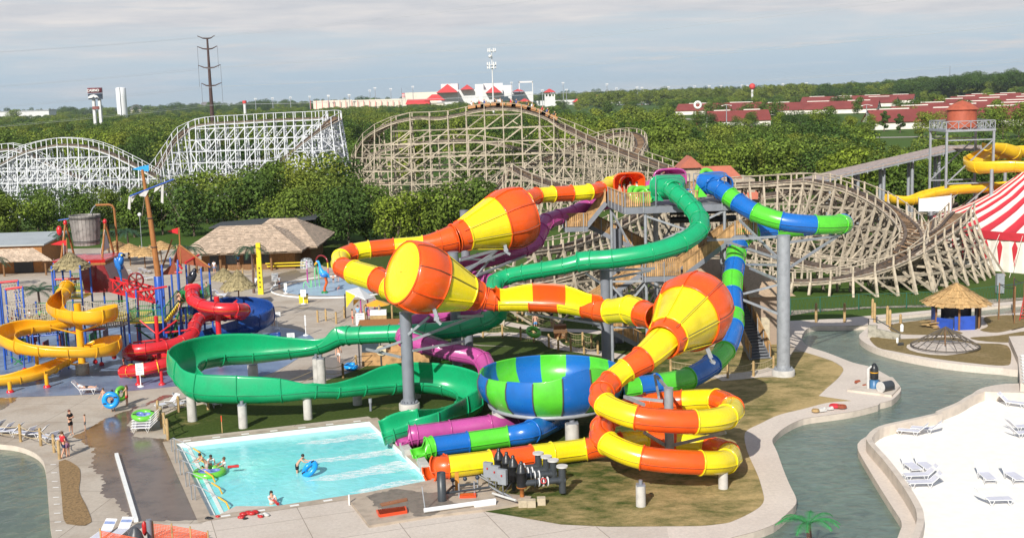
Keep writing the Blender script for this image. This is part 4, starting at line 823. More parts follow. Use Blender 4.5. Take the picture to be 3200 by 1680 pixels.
# ================================================================== wooden coasters
M_WTIM = wood('white_timber', (.60, .615, .65), rough=.6, var=.08, island=.12); M_GTIM = wood('weathered_timber', (.40, .34, .26), island=.32)
M_TIE = wood('brown_tie', (.20, .125, .075), island=.3); M_RAILB = wood('dark_running_board', (.10, .075, .06), island=.2); M_WALKB = wood('pale_walkboard', (.42, .36, .29), island=.2)
def coaster(t, pts, step, lvl, mats, gauge=1.7, batter=.16, post=.26, rail_h=1.15, diag=.5, skip=(), seed=1, bank=0., maxw=9., thick=1.):
 """a run of trestle: bents under the track, each with its ledgers and diagonals on to the next one"""
 rr = random.Random(seed); mt, m_tie, m_run, m_hand = mats
 F = [Vector(p) for p in resample(crom([tuple(p) for p in pts], .5), step)]; fr = frames(F)
 sd = [Vector((-f[0].y, f[0].x, 0)).normalized() for f in fr]
 hw = gauge / 2 + .55; n = len(F)
 def foot(i, s, z):
  p = F[i] + sd[i] * s * (hw + min(maxw, batter * max(0, F[i].z - z))); return Vector((p.x, p.y, z))
 for i in range(n):
  mb = MB(); H = F[i].z
  if H < .6: continue
  levels = [z for z in [H - .35 - k * lvl for k in range(12)] if z > .3]
  for s in (-1, 1): mb.bar(foot(i, s, 0), foot(i, s, H), post * thick); mb.bar(foot(i, s, H), foot(i, s, H + rail_h), post * .75 * thick)
  if H > 7: mb.bar(F[i] * Vector((1, 1, 0)).x if False else Vector((F[i].x, F[i].y, 0)), F[i] - Vector((0, 0, .5)), post * .8 * thick)
  for k, z in enumerate(levels):
   mb.bar(foot(i, -1, z), foot(i, 1, z), .12 * thick, post * thick)
   if k + 1 < len(levels) and rr.random() < .8: s = 1 if (k + i) % 2 else -1; mb.bar(foot(i, s, z), foot(i, -s, levels[k + 1]), .09 * thick, .2 * thick)
  if i + 1 < n:
   H2 = F[i + 1].z
   zs = [z for z in (levels[0] - (levels[0] % lvl) - k * lvl for k in range(12)) if z > .4] if levels else []
   for s in (-1, 1):
    for k, z in enumerate(zs):
     if z > H2: continue
     mb.bar(foot(i, s, z), foot(i + 1, s, z), .11 * thick, post * thick)
     if z - lvl > -1.5 and rr.random() < diag:
      zl = max(0, z - lvl); up_ = rr.random() < .8
      mb.bar(foot(i, s, zl if up_ else z), foot(i + 1, s, z if up_ else zl), .1 * thick, .2 * thick)
  if H > 6 and rr.random() < .5 and batter > .1:
   for s in (-1, 1): p = foot(i, s, H * .55); q = foot(i, s, 0) + sd[i] * s * H * .16; mb.bar(p, q, post * .8 * thick)
  mb.build('bent', mt, t)
 TR = [Vector(p) for p in resample(crom([tuple(p) for p in pts], .5), 1.2)]; ft = frames(TR); tm = MB()
 for i in range(len(TR) - 1):
  a, b = TR[i], TR[i + 1]; sa, sb = (Vector((-ft[j][0].y, ft[j][0].x, 0)).normalized() for j in (i, i + 1)); bk_ = Vector((0, 0, bank * gauge / 2))
  for s in (-1, 1):
   tm.bar(a + (sa * gauge / 2 + bk_) * s + Vector((0, 0, .16)), b + (sb * gauge / 2 + bk_) * s + Vector((0, 0, .16)), .32, .22, 1)
   tm.bar(a + sa * s * (hw - .1) + bk_ * s + Vector((0, 0, -.02)), b + sb * s * (hw - .1) + bk_ * s + Vector((0, 0, -.02)), .42, .08, 2)
   tm.bar(a + (sa * (hw - .1) + bk_ * .9) * s - Vector((0, 0, .22)), b + (sb * (hw - .1) + bk_ * .9) * s - Vector((0, 0, .22)), .1, .34, 3)
  for k in (.25, .75):
   p = a.lerp(b, k); tm.bar(p - (sa * hw + bk_), p + sa * hw + bk_, .22, .16, 0)
 tm.build('track', [m_tie, m_run, m_hand, mt], t)
 hm = MB()
 for s in (-1, 1): hm.tube([F[i] + sd[i] * s * hw + Vector((0, 0, rail_h)) + Vector((0, 0, bank * gauge / 2 * s * .5)) for i in range(n)], .07 * thick, 5); hm.build('handrail', mt, t); hm = MB()
 return F
WM = (M_WTIM, M_TIE, M_RAILB, M_WALKB); GM_ = (M_GTIM, M_TIE, M_RAILB, M_WALKB)
CW = thing('wooden_coaster', 'white painted wooden roller coaster with two hills rising from the trees', 'roller coaster', (-60, 250, 0))
coaster(CW, QL('Z1', 250, [(-260, 1100), (-120, 1035), (0, 972), (180, 882), (280, 852), (400, 828), (500, 824), (610, 832), (710, 852), (820, 890), (910, 932), (1010, 982), (1100, 1032), (1160, 1065)]), 2.2, 2.4, WM, batter=.13, diag=.8, seed=3, rail_h=1.5, post=.19)
coaster(CW, QL('Z1', 264, [(-260, 900), (0, 862), (130, 860), (300, 930), (460, 1010), (700, 1090), (1000, 1120), (1400, 1090), (1750, 1010), (2100, 940)]), 2.6, 2.4, WM, batter=.1, diag=.8, seed=4, rail_h=1.3, post=.19)
coaster(CW, QL('Z1', 262, [(1085, 1075, 255), (1140, 1000, 257), (1230, 855, 259), (1290, 772, 260), (1360, 717), (1430, 687), (1550, 667), (1760, 656), (2000, 642), (2300, 630), (2400, 624, 260), (2440, 634, 254), (2400, 662, 249), (2250, 772, 247), (2090, 902, 246), (1960, 1012, 245), (1850, 1085, 245)]), 2.1, 2.4, WM, batter=.12, diag=.8, seed=5, rail_h=1.5, post=.19)
CG = thing('wooden_coaster', 'weathered grey wooden roller coaster with a train on its long crest', 'roller coaster', (0, 235, 0))
F_G = coaster(CG, QL('Z2', 240, [(262, 990, 252), (300, 880, 247), (350, 785, 244), (420, 720, 242), (540, 660, 240.5), (640, 634), (730, 622), (860, 628), (1000, 604), (1140, 573), (1285, 558), (1435, 566), (1580, 602), (1735, 672), (1890, 742, 236), (2040, 812, 230), (2200, 872, 224), (2360, 932, 217), (2560, 1002, 208), (2660, 1040, 203)]), 3.6, 2.6, GM_, batter=.10, diag=.75, seed=6, post=.22)
coaster(CG, QL('Z2', 256, [(330, 900), (600, 830), (900, 790), (1200, 800), (1500, 860), (1800, 900), (2050, 960)]), 3.2, 2.6, GM_, batter=.06, diag=.7, seed=7, post=.2)
coaster(CG, QL('Z2', 215, [(1500, 985, 262), (1700, 905, 264), (1900, 822, 268), (2100, 758, 272), (2220, 742, 271), (2310, 764, 264), (2335, 825, 256), (2290, 905, 250), (2235, 985, 247)]), 2.9, 3., GM_, batter=.2, diag=.6, seed=8, bank=.2)
coaster(CG, QL('Z2', 205, [(1240, 1190, 205), (1330, 1080, 206), (1400, 990, 206), (1500, 1040, 203), (1620, 1090, 200), (1760, 1130, 196), (1950, 1190, 190)]), 2.6, 2.6, GM_, batter=.1, diag=.6, seed=9)
coaster(CG, QL('S', 150, [(1640, 790, 124), (1760, 772, 128), (1900, 718, 138), (2060, 640, 147), (2230, 590, 151), (2400, 577, 152), (2530, 570, 150)]) + QL('Y3', 150, [(600, 245, 147), (800, 292, 144), (1000, 372, 141), (1150, 452, 138), (1280, 545, 135), (1385, 645, 132), (1435, 745, 130), (1400, 850, 128.4), (1290, 945, 128)]), 2.0, 1.9, GM_, batter=.32, diag=.9, seed=10, bank=-.32, maxw=4, post=.24)
coaster(CG, QL('Y3', 130, [(1900, 520, 138), (1840, 585, 135.5), (1750, 680, 133), (1600, 775, 130.5), (1450, 885, 128.5), (1200, 1015, 127), (900, 1120, 126.4), (600, 1178, 127.4), (220, 1190, 130.5), (-150, 1130, 136), (-500, 1060, 141)]), 1.9, 1.9, GM_, batter=.34, diag=.9, seed=11, bank=.12, maxw=3.2, post=.24)
coaster(CG, QL('Y3', 135, [(-200, 850, 143), (220, 980, 139), (600, 1058, 135.5), (950, 1085, 133.5), (1250, 1010, 133), (1420, 880, 134.5), (1520, 740, 137), (1560, 600, 141)]), 2.1, 1.9, GM_, batter=.2, diag=.9, seed=12, bank=-.1, post=.22)
coaster(CG, QL('S', 122, [(1530, 860, 118), (1640, 880, 117), (1780, 850, 119), (1930, 800, 123), (2100, 790, 127), (2280, 800, 131)]), 2.1, 1.8, GM_, batter=.3, diag=.9, seed=13, post=.22)
coaster(CG, QL('S', 168, [(2180, 640, 165), (2400, 610, 168), (2560, 600, 168), (2700, 640, 165), (2850, 700, 160), (2960, 680, 158), (3010, 640, 160)]), 3.0, 2.4, GM_, batter=.2, diag=.6, seed=14, post=.22)
# train of twelve little cars on the crest
M_CAR = mat('tan_car', (.52, .25, .10), .5, .1); M_BLACK = mat('black_rubber', (.015, .015, .017), .5, .1)
TRN = thing('coaster_train', 'coaster train of tan cars with riders running over the grey crest', 'train', F_G[12])
TP = [Vector(p) for p in resample([tuple(p) for p in crom([tuple(p) for p in QL('Z2', 240, [(1095, 577), (1140, 571), (1285, 556), (1435, 564), (1580, 600), (1725, 664)])], .4)], .5)]
M_SKIN = mat('skin', (.60, .33, .22), .6, .08); M_SKIN2 = mat('tanned_skin', (.42, .22, .14), .6, .08)
nC = 12; frT = frames(TP)
for k in range(nC):
 i = int((k + .5 + (.12 if k % 2 else -.12)) / nC * (len(TP) - 1)); p = TP[i] + Vector((0, 0, .45)); tg = frT[i][0]; s = Vector((-tg.y, tg.x, 0)).normalized(); q = Matrix((tg, s, tg.cross(s))).transposed()
 mb = MB(); mb.box(p + q @ Vector((0, 0, .35)), (1.9, 1.35, .75), rot=q, top=(.92, 1)); mb.box(p + q @ Vector((.25, 0, .95)), (.16, 1.25, .6), rot=q); mb.cur = 1; mb.box(p + q @ Vector((0, 0, -.12)), (2.0, 1.1, .2), rot=q)
 mb.box(p + q @ Vector((-.55, 0, .7)), (.55, 1.1, .2), rot=q); car = mb.build('car', [M_CAR, M_BLACK], TRN)
 for y in (-.32, .32):
  h = MB(); h.tube([p + q @ Vector((-.05, y, .55)), p + q @ Vector((-.1, y, 1.0)), p + q @ Vector((-.1, y, 1.25))], [.17, .2, .08], 7); h.cur = 1; h.ball(p + q @ Vector((-.1, y, 1.4)), .13, 8); h.build('rider', [mat('shirt%d' % ((k + (y > 0)) % 4), [(.7, .7, .72), (.5, .05, .05), (.08, .1, .3), (.05, .05, .06)][(k + (y > 0)) % 4], .8), M_SKIN], car)
# red-roofed station of the grey coaster
ST = thing('station_house', 'grey wooden coaster station with a faded red roof and a dormer', 'building', Q('Y2', 1300, 200, 160) * Vector((1, 1, 0)).x if False else (Q('Y2', 1300, 200, 160).x, 160, 0))
sx = Q('Y2', 1290, 160, 160); W = MB(); W.box((sx.x, 164, 5), (13, 8, 10)); W.build('wall', M_GTIM, ST)
M_RROOF = mat('faded_red_roof', (.44, .135, .085), .8, .1, .8)
rf = MB(); zt = Q('Y2', 1300, 50, 164).z; zb = zt - 4.2
rf.add([(sx.x - 7.5, 159, zb), (sx.x + 7.5, 159, zb), (sx.x + 7.5, 169, zb), (sx.x - 7.5, 169, zb), (sx.x - 4.5, 164, zt), (sx.x + 4.0, 164, zt)], [(0, 1, 5, 4), (1, 2, 5), (2, 3, 4, 5), (3, 0, 4), (3, 2, 1, 0)]); rf.build('roof', M_RROOF, ST)
dm = MB(); c = Q('Y2', 1165, 60, 161); dm.box((c.x, 162, c.z - 1.2), (2.6, 3, 2.6)); dm.cur = 1
dm.add([(c.x - 1.7, 160, c.z), (c.x + 1.7, 160, c.z), (c.x + 1.7, 164, c.z), (c.x - 1.7, 164, c.z), (c.x, 160, c.z + 1.5), (c.x, 164, c.z + 1.5)], [(0, 1, 4), (1, 2, 5, 4), (2, 3, 5), (3, 0, 4, 5)]); dm.build('dormer', [M_GTIM, M_RROOF], ST)
# ---------- yellow slides, ramp and red tank at the right edge
M_YS = plastic('deep_yellow_fibreglass', (.80, .50, .02))
YS = thing('open_slide', 'yellow open trough slide looping beside the red tank', 'water slide', G('S', 3180, 800))
flume(YS, [(Q('Z3', 2800, 840, 162), 1.15, 4, 12, 0), (Q('Z3', 2560, 850, 162), 1.15, 4, 16, 0), (Q('Z3', 2330, 875, 160), 1.15, 4, 22, 0), (Q('Z3', 2190, 940, 157), 1.15, 4, 24, 0), (Q('Z3', 2260, 965, 153), 1.15, 4, 22, 0), (Q('Z3', 2500, 955, 151), 1.15, 4, 16, 0), (Q('Z3', 2750, 975, 150), 1.15, 10, 10, 0), (Q('Z3', 2800, 1040, 154), 1.2, 30, 4, 0), (Q('Z3', 2560, 1090, 156), 1.1, 10, 10, 0), (Q('Z3', 2300, 1112, 156), 1., 6, 6, 0), (Q('Z3', 2050, 1128, 155), 1., 6, 6, 0), (Q('Z3', 1880, 1160, 154), 1., 6, 6, 0), (Q('Z3', 1740, 1205, 153), 1., 6, 6, 0), (Q('Z3', 1570, 1190, 153), 1., 6, 6, 0)], [M_YS, M_SEAM], step=.6, n=16, lips=False)
flume(YS, [(Q('Z3', 2300, 815, 158), .9, 10, 10, 0), (Q('Z3', 2400, 840, 159), .9, 10, 30, 0), (Q('Z3', 2490, 880, 160), .9, 10, 40, 0), (Q('Z3', 2480, 930, 162), .9, 10, 30, 0), (Q('Z3', 2340, 960, 164), .9, 10, 10, 0)], [M_YS, M_SEAM], step=.6, n=16, lips=False)
for x, y, d in ((2430, 940, 158), (2030, 1160, 155), (2220, 1140, 156), (1890, 1190, 154), (2330, 1000, 151)):
 p = Q('Z3', x, y, d); MB().tube([(p.x, p.y, 0), (p.x, p.y, p.z)], .22, 8).build('leg', M_STEEL, YS)
RW = thing('ramp_walkway', 'long grey elevated ramp climbing to the yellow slides', 'ramp', (50, 165, 0))
ra = [Q('Z3', 940, 1090, 166), Q('Z3', 2040, 835, 172), Q('Z3', 2290, 838, 168)]
mb = MB()
for a, b in zip(ra, ra[1:]): mb.bar(a, b, 4.6, .25); mb.cur = 0
mb.build('deck', wood('ramp_boards', (.36, .29, .26), island=.1), RW)
sidev = Vector((0, 2.3, 0))
for s in (-1, 1):
 mb = MB()
 for a, b in zip(ra, ra[1:]):
  for z, w2 in ((-.2, .6),): mb.bar(a + sidev * s + Vector((0, 0, z)), b + sidev * s + Vector((0, 0, z)), .1, w2)
  k = int((b - a).length / 2.2)
  for i in range(k): p = a.lerp(b, i / k) + sidev * s; mb.bar(p - Vector((0, 0, .7)), p + Vector((0, 0, .2)), .14)
 mb.build('side_rail', M_STEEL, RW)
for u in (.18, .36, .53, .72, .9):
 p = ra[0].lerp(ra[1], u)
 for s in (-.8, .8): MB().tube([(p.x, p.y + s, 0), (p.x, p.y + s, p.z - .3)], .24, 8).build('leg', M_STEEL, RW)
M_TANK = mat('red_tank', (.40, .095, .05), .6, .12, 1.2)
TK = thing('tank_tower', 'red round tank with a conical roof on a tall steel frame', 'tank', (Q('Z3', 2110, 700, 158).x, 158, 0))
tp = Q('Z3', 2110, 712, 158); tb = MB()
tb.lathe([(1.85, .2), (1.85, 2.75)], tp, n=24); tb.build('tank', M_TANK, TK)
tb = MB(); tb.lathe([(2.1, 2.6), (1.3, 3.25), (1.25, 3.28), (.6, 3.6), (0.01, 3.78)], tp, n=16, smooth=False); tb.build('roof', M_TANK, TK)
tb = MB(); tb.box(tp, (6.4, 6.4, .25)); tb.build('deck', M_STEEL, TK)
tb = MB()
for i in range(4):
 a, b = [(-3.1, -3.1), (3.1, -3.1), (3.1, 3.1), (-3.1, 3.1)][i], [(3.1, -3.1), (3.1, 3.1), (-3.1, 3.1), (-3.1, -3.1)][i]
 A, B = Vector((tp.x + a[0], tp.y + a[1], tp.z)), Vector((tp.x + b[0], tp.y + b[1], tp.z)); z1 = Vector((0, 0, 1.2)); tb.bar(A + z1, B + z1, .1)
 for k in range(4): P, P2 = A.lerp(B, k / 4), A.lerp(B, (k + 1) / 4); tb.bar(P, P + z1, .1); tb.bar(P, P2 + z1, .06); tb.bar(P + z1, P2, .06)
tb.build('railing', M_STEEL, TK)
for sx_ in (-3, 3):
 for sy in (-3, 3): MB().bar((tp.x + sx_, tp.y + sy, 0), (tp.x + sx_, tp.y + sy, tp.z), .26).build('leg', M_STEEL, TK)
for z0, z1 in ((4, 9), (9, 14.5)):
 for s in (-3, 3):
  MB().bar((tp.x - 3, tp.y + s, z0), (tp.x + 3, tp.y + s, z1), .14).build('brace', M_STEEL, TK); MB().bar((tp.x - 3, tp.y + s, z1), (tp.x + 3, tp.y + s, z1), .16).build('brace', M_STEEL, TK)
# ---------- striped big top
M_RED = mat('red_canvas', (.55, .028, .045), .75, .06, 1); M_CREAM = mat('cream_canvas', (.78, .74, .66), .75, .05, 1)
TT = thing('circus_tent', 'red and cream striped big top tent with diamond trimmed walls', 'tent', (70.5, 149, 0))
tc_ = Vector((70.5, 149, 0)); RT = 17.5; ns = 34
pf = [(1.0, 4.6), (.86, 5.5), (.72, 6.6), (.58, 8.0), (.44, 9.9), (.30, 12.2), (.16, 14.8), (.05, 17.2)]
mb = MB(); k4 = 4; nn = ns * 2 * k4
for i in range(ns * 2):
 for j in range(k4):
  a0, a1 = 2 * PI * (i + j / k4) / (ns * 2), 2 * PI * (i + (j + 1) / k4) / (ns * 2)
  for q in range(len(pf) - 1):
   (r0, z0), (r1, z1) = pf[q], pf[q + 1]; dz = .16 * math.sin(PI * (j + .0) / k4) * (1 if i % 2 else .6); dz1 = .16 * math.sin(PI * (j + 1) / k4) * (1 if i % 2 else .6)
   mb.add([tc_ + Vector((RT * r0 * math.cos(a0), RT * r0 * math.sin(a0), z0 - dz)), tc_ + Vector((RT * r0 * math.cos(a1), RT * r0 * math.sin(a1), z0 - dz1)), tc_ + Vector((RT * r1 * math.cos(a1), RT * r1 * math.sin(a1), z1 - dz1)), tc_ + Vector((RT * r1 * math.cos(a0), RT * r1 * math.sin(a0), z1 - dz))], [(0, 1, 2, 3)], 0 if i % 2 else 1, True)
mb.build('roof', [M_RED, M_CREAM], TT)
mb = MB(); mb.lathe([(RT * 1.0, 3.7), (RT * 1.005, 4.65)], tc_, n=68, cap=False); mb.build('valance', M_RED, TT)
wl = MB(); n4 = 136
for i in range(n4):
 a0, a1 = 2 * PI * i / n4, 2 * PI * (i + 1) / n4; r0, r1 = RT * (.985 + .006 * (i % 2)), RT * (.985 + .006 * ((i + 1) % 2))
 wl.add([tc_ + Vector((r0 * math.cos(a0), r0 * math.sin(a0), 0)), tc_ + Vector((r1 * math.cos(a1), r1 * math.sin(a1), 0)), tc_ + Vector((r1 * math.cos(a1), r1 * math.sin(a1), 4.2)), tc_ + Vector((r0 * math.cos(a0), r0 * math.sin(a0), 4.2))], [(0, 1, 2, 3)], 0, True)
wl.build('wall', M_CREAM, TT)
for i in range(22):
 a = PI + 2 * PI * (i - 4) / 60; d = Vector((math.cos(a), math.sin(a), 0)); s = Vector((-d.y, d.x, 0)); b = tc_ + d * (RT * .996)
 MB().slab([b + Vector((0, 0, 3.7)), b + s * .33 + Vector((0, 0, 2.9)), b + Vector((0, 0, .7)), b - s * .33 + Vector((0, 0, 2.9))], d, .06).build('diamond', M_RED, TT)
for i in range(14):
 a = PI + 2 * PI * (i - 3) / 40; d = Vector((math.cos(a), math.sin(a), 0)); MB().tube([tc_ + d * RT + Vector((0, 0, 4.4)), tc_ + d * (RT + 3.4)], .03, 4).build('guy_rope', M_CREAM, TT)
bn = thing('banner', 'plain white banner hung beside the end of the yellow slide', 'banner', (Q('Z3', 1920, 1230, 150).x, 150, 0)); p0, p1 = Q('Z3', 1800, 1215, 150), Q('Z3', 2035, 1190, 150)
MB().slab([p0, p1, p1 - Vector((0, 0, 1.9)), p0 - Vector((0, 0, 1.6))], (0, 1, 0), .04).build('sheet', M_WHITE, bn)
for p in (p0, p1): MB().tube([(p.x, p.y + .1, 0), (p.x, p.y + .1, p.z + .2)], .07, 6).build('pole', M_STEEL, bn)
# ================================================================== trees
M_LEAF = mat('leaf_green', (.132, .196, .033), .75, .33, .42, island=.55, objvar=.46, trans=.3, spec=.2)
M_LEAFD = mat('deep_leaf_green', (.070, .125, .026), .75, .33, .42, island=.5, objvar=.3, trans=.25, spec=.2); M_LEAFL = mat('light_leaf_green', (.185, .235, .040), .75, .3, .42, island=.5, objvar=.25, trans=.3, spec=.2)
M_BARK = mat('bark', (.13, .095, .07), .9, .2, 4)
def crown_bm(seed, w_, h, nleaf, ls, nb=13, z0=.18):
 rr = random.Random(seed); mb = MB(); bl = []
 for i in range(nb):
  u = rr.random(); z = h * (z0 + (1 - z0) * (.12 + .80 * (i + .5) / nb)); env = math.sin(PI * min(1, max(.12, (z / h - z0 * .6) / (1.08 - z0 * .6)))) ** .6
  a = rr.uniform(0, 2 * PI) + i * 2.4; rad = w_ / 2 * env * (.25 + .5 * rr.random()); q = w_ * rr.uniform(.17, .27) * (.7 + .4 * env)
  bl.append((Vector((rad * math.cos(a), rad * math.sin(a), z)), q, rr.uniform(.6, .85)))
 tot = sum(b[1] ** 2 for b in bl)
 for c, q, fl in bl:
  for _ in range(int(nleaf * q * q / tot)):
   d = Vector((rr.gauss(0, 1), rr.gauss(0, 1), rr.gauss(.25, 1))).normalized(); p = c + Vector((d.x * q, d.y * q, d.z * q * fl)) * rr.uniform(.72, 1.12) ** 1.0
   nrm = (d + Vector((rr.uniform(-.7, .7), rr.uniform(-.7, .7), rr.uniform(-.3, .9)))).normalized(); a = nrm.orthogonal().normalized(); b = nrm.cross(a); t = rr.uniform(0, PI); a, b = a * math.cos(t) + b * math.sin(t), b * math.cos(t) - a * math.sin(t)
   s = ls * rr.uniform(.6, 1.3); mb.add([p - a * s * .5, p + b * s * .32, p + a * s * .5, p - b * s * .32], [(0, 1, 2, 3)])
 return mb
def trunk_bm(seed, h, w_):
 rr = random.Random(seed + 50); mb = MB(); th = h * .62
 mb.tube([(0, 0, 0), (.05, .02, th * .4), (-.04, .05, th)], [h * .022, h * .017, h * .006], 7)
 for k in range(5):
  a = rr.uniform(0, 2 * PI); z = h * rr.uniform(.16, .42); L = w_ * rr.uniform(.25, .4)
  mb.tube([(0, 0, z), (L * .5 * math.cos(a), L * .5 * math.sin(a), z + L * .45), (L * math.cos(a), L * math.sin(a), z + L * 1.1)], [h * .010, h * .007, h * .002], 5)
 return mb
PROTO = []
def proto(i, w_, h, n, ls, z0, m=M_LEAF):
 t = thing('leafy_tree', 'x', 'tree', (0, 0, 0)); trunk_bm(i, h, w_).build('trunk', M_BARK, t); crown_bm(i, w_, h, n, ls, z0=z0).build('crown', m, t); PROTO.append([t, h, False]); return t
for i, (w_, h, z0) in enumerate([(8.6, 9., .08), (7.4, 9.6, .05), (9.4, 8.4, .1), (7.0, 9.0, .06), (9.0, 10., .07), (8.2, 8.0, .16), (4.6, 10.5, .04), (10.5, 9.6, .06)]): proto(i, w_, h, 2400, .50, z0, (M_LEAF, M_LEAFL, M_LEAFD, M_LEAF, M_LEAFD, M_LEAF, M_LEAFD, M_LEAFL)[i])
TREES = []
def tree(x, y, h, label, group, k=None):
 k = rnd.randrange(len(PROTO)) if k is None else k; t, h0, used = PROTO[k]; s = h / h0; sc = (s * rnd.uniform(.9, 1.2), s * rnd.uniform(.9, 1.2), s)
 if not used:
  PROTO[k][2] = True; t.location = (x, y, -.05); t.rotation_euler = (0, 0, rnd.uniform(0, 6.28)); t.scale = sc; t['label'] = label; t['group'] = group; TREES.append(t); return t
 c = copy_tree(t, (x, y, -.05), rnd.uniform(0, 6.28), label, sc); c['group'] = group; return c
def scatter(n, fx, dlo, dhi, hlo, hhi, label, group, sep=5., avoid=None, k=None):
 """fx(d) gives the span of photograph columns that the belt covers at distance d"""
 got = []
 for _ in range(n * 30):
  if len(got) >= n: break
  d = dlo + (dhi - dlo) * rnd.random(); a, b = fx(d); x = (rnd.uniform(a, b) - 1600) / FPX * d
  if any((x - p) ** 2 + (d - q) ** 2 < sep * sep for p, q in got): continue
  if avoid and avoid(x, d): continue
  got.append((x, d)); tree(x, d, rnd.uniform(hlo, hhi), label, group, k)
LW = 'leafy green tree in the row between the white coaster and the thatched buildings'
for x, d, h in ((60, 205, 8.2), (170, 208, 8.), (-40, 202, 8.6), (265, 205, 7.6), (345, 212, 8.), (430, 205, 8.2), (520, 208, 8.6), (610, 204, 8.8), (700, 210, 9.4), (780, 205, 9.6), (860, 212, 10.5), (930, 214, 10.8), (1000, 222, 12.3), (1060, 226, 11.8), (20, 220, 8.5), (120, 222, 8.), (400, 224, 8.2), (560, 224, 9.4), (660, 226, 9.6), (760, 224, 10.2), (840, 228, 11.4), (910, 230, 12.), (480, 222, 8.), (230, 221, 8.), (310, 220, 7.8), (980, 205, 9.8), (1075, 208, 9.)):
 tree((x - 1600) / FPX * d + rnd.uniform(-.8, .8), d, h * rnd.uniform(.93, 1.04), LW, 'trees in front of the white coaster')
LM = 'broad leafy tree on the lawn before the grey coaster, behind the orange funnels'
for x, d, h in ((1015, 186, 8.4), (1090, 184, 8.8), (1145, 187, 9.), (1245, 180, 7.6), (1310, 182, 8.2), (1375, 184, 8.6), (1430, 180, 9.), (1480, 183, 9.4), (1205, 186, 7.), (930, 188, 8.2), (870, 190, 8.), (1530, 186, 8.)):
 tree((x - 1600) / FPX * d, d, h, LM, 'trees on the lawn')
scatter(84, lambda d: (2060, 2720), 240, 400, 8., 12., 'leafy tree in the wood beyond the blue and lime tube', 'trees beyond the slide tower', 6.)
scatter(42, lambda d: (2620, 3330), 192, 262, 8.5, 11.5, 'tall leafy tree shading the ground behind the yellow slide and the ramp', 'trees behind the yellow slide', 5.5, lambda x, d: abs(x - 63) < 5 and abs(d - 158) < 8)
scatter(150, lambda d: (-150, 2150), 285, 560, 10., 14.5, 'leafy tree of the wood stretching out behind the coasters', 'trees behind the coasters', 8.)
for x, d, h in ((2130, 640, 12), (2190, 660, 12), (2075, 600, 11), (2560, 560, 13), (2590, 580, 15), (2480, 590, 12), (2440, 600, 12), (2520, 545, 11), (2660, 520, 11), (2770, 560, 12.5), (2890, 480, 13), (2930, 500, 12), (3080, 470, 13), (3140, 450, 14), (3190, 460, 15), (2335, 560, 10), (2400, 470, 10), (1960, 620, 11), (2000, 640, 10), (2080, 470, 12), (2620, 460, 11), (2700, 450, 10), (2250, 520, 9), (2310, 610, 10), (2450, 520, 9), (2510, 610, 12), (2610, 540, 11), (2720, 560, 10), (2820, 540, 11), (2840, 600, 13), (2160, 560, 10), (2230, 690, 10), (2360, 690, 10), (3000, 560, 12), (3110, 600, 14)):
 tree((x - 1600) / FPX * d, d, h * (.8 if x < 3000 else .9), 'leafy tree standing by itself near the red roofed barns', 'trees by the barns')
# ---------- the far wood: one mass of crowns
def wood_mass(name, pts, crown, seed, smin, smax):
 me = bpy.data.meshes.new(name); me.from_pydata(pts, [], []); o = bpy.data.objects.new(name, me); COL.objects.link(o); o['kind'] = 'stuff'
 ng = bpy.data.node_groups.new(name, 'GeometryNodeTree'); ng.interface.new_socket('Geometry', in_out='INPUT', socket_type='NodeSocketGeometry'); ng.interface.new_socket('Geometry', in_out='OUTPUT', socket_type='NodeSocketGeometry')
 a = ng.nodes.new('NodeGroupInput'); z = ng.nodes.new('NodeGroupOutput'); ip = ng.nodes.new('GeometryNodeInstanceOnPoints'); oi = ng.nodes.new('GeometryNodeObjectInfo'); oi.inputs['Object'].default_value = crown; oi.inputs['As Instance'].default_value = True
 mp_ = ng.nodes.new('GeometryNodeMeshToPoints')
 r1 = ng.nodes.new('FunctionNodeRandomValue'); r1.data_type = 'FLOAT_VECTOR'; r1.inputs[0].default_value = (0, 0, 0); r1.inputs[1].default_value = (0, 0, 6.28); r1.inputs['Seed'].default_value = seed
 r2 = ng.nodes.new('FunctionNodeRandomValue'); r2.data_type = 'FLOAT_VECTOR'; r2.inputs[0].default_value = (smin * 1.1, smin * 1.1, smin); r2.inputs[1].default_value = (smax * 1.5, smax * 1.5, smax); r2.inputs['Seed'].default_value = seed + 9
 L = ng.links.new; L(a.outputs[0], mp_.inputs[0]); L(mp_.outputs[0], ip.inputs['Points']); L(oi.outputs['Geometry'], ip.inputs['Instance']); L(r1.outputs[0], ip.inputs['Rotation']); L(r2.outputs[0], ip.inputs['Scale']); L(ip.outputs[0], z.inputs[0])
 md = o.modifiers.new('scatter', 'NODES'); md.node_group = ng; return o
crowns = [[c for c in t[0].children if c.name.startswith('crown')][0] for t in PROTO]
def clear_of(x, d):
 px_ = x / d * FPX + 1600
 if d < 1150 and px_ > 2050: return rnd.random() < (.985 if d < 800 else .96)
 if 1150 <= d < 1450 and px_ > 2450: return rnd.random() < .95
 if 1900 < d < 2700 and 950 < px_ < 2120: return True
 if 580 < d < 1900 and 1690 < px_ < 2100: return rnd.random() < .93
 return False
for i in range(4):
 P = []
 while len(P) < 520:
  d = 540 * (4.6 ** rnd.random()); x = rnd.uniform(-.46, .46) * d
  if not clear_of(x, d): P.append((x, d, -1.))
 wood_mass('far_wood', P, crowns[i], i, 1.15, 1.55)
for i in (4, 5):
 P = []
 while len(P) < 650:
  d = 2300 * (4.5 ** rnd.random()); x = rnd.uniform(-.46, .46) * d
  P.append((x, d, -2.))
 wood_mass('far_wood', P, crowns[i], i, 1.7, 3.0)
P = [((rnd.uniform(880, 1660) - 1600) / FPX * d, d, -1.5) for d in (rnd.uniform(1150, 1850) for _ in range(230))]
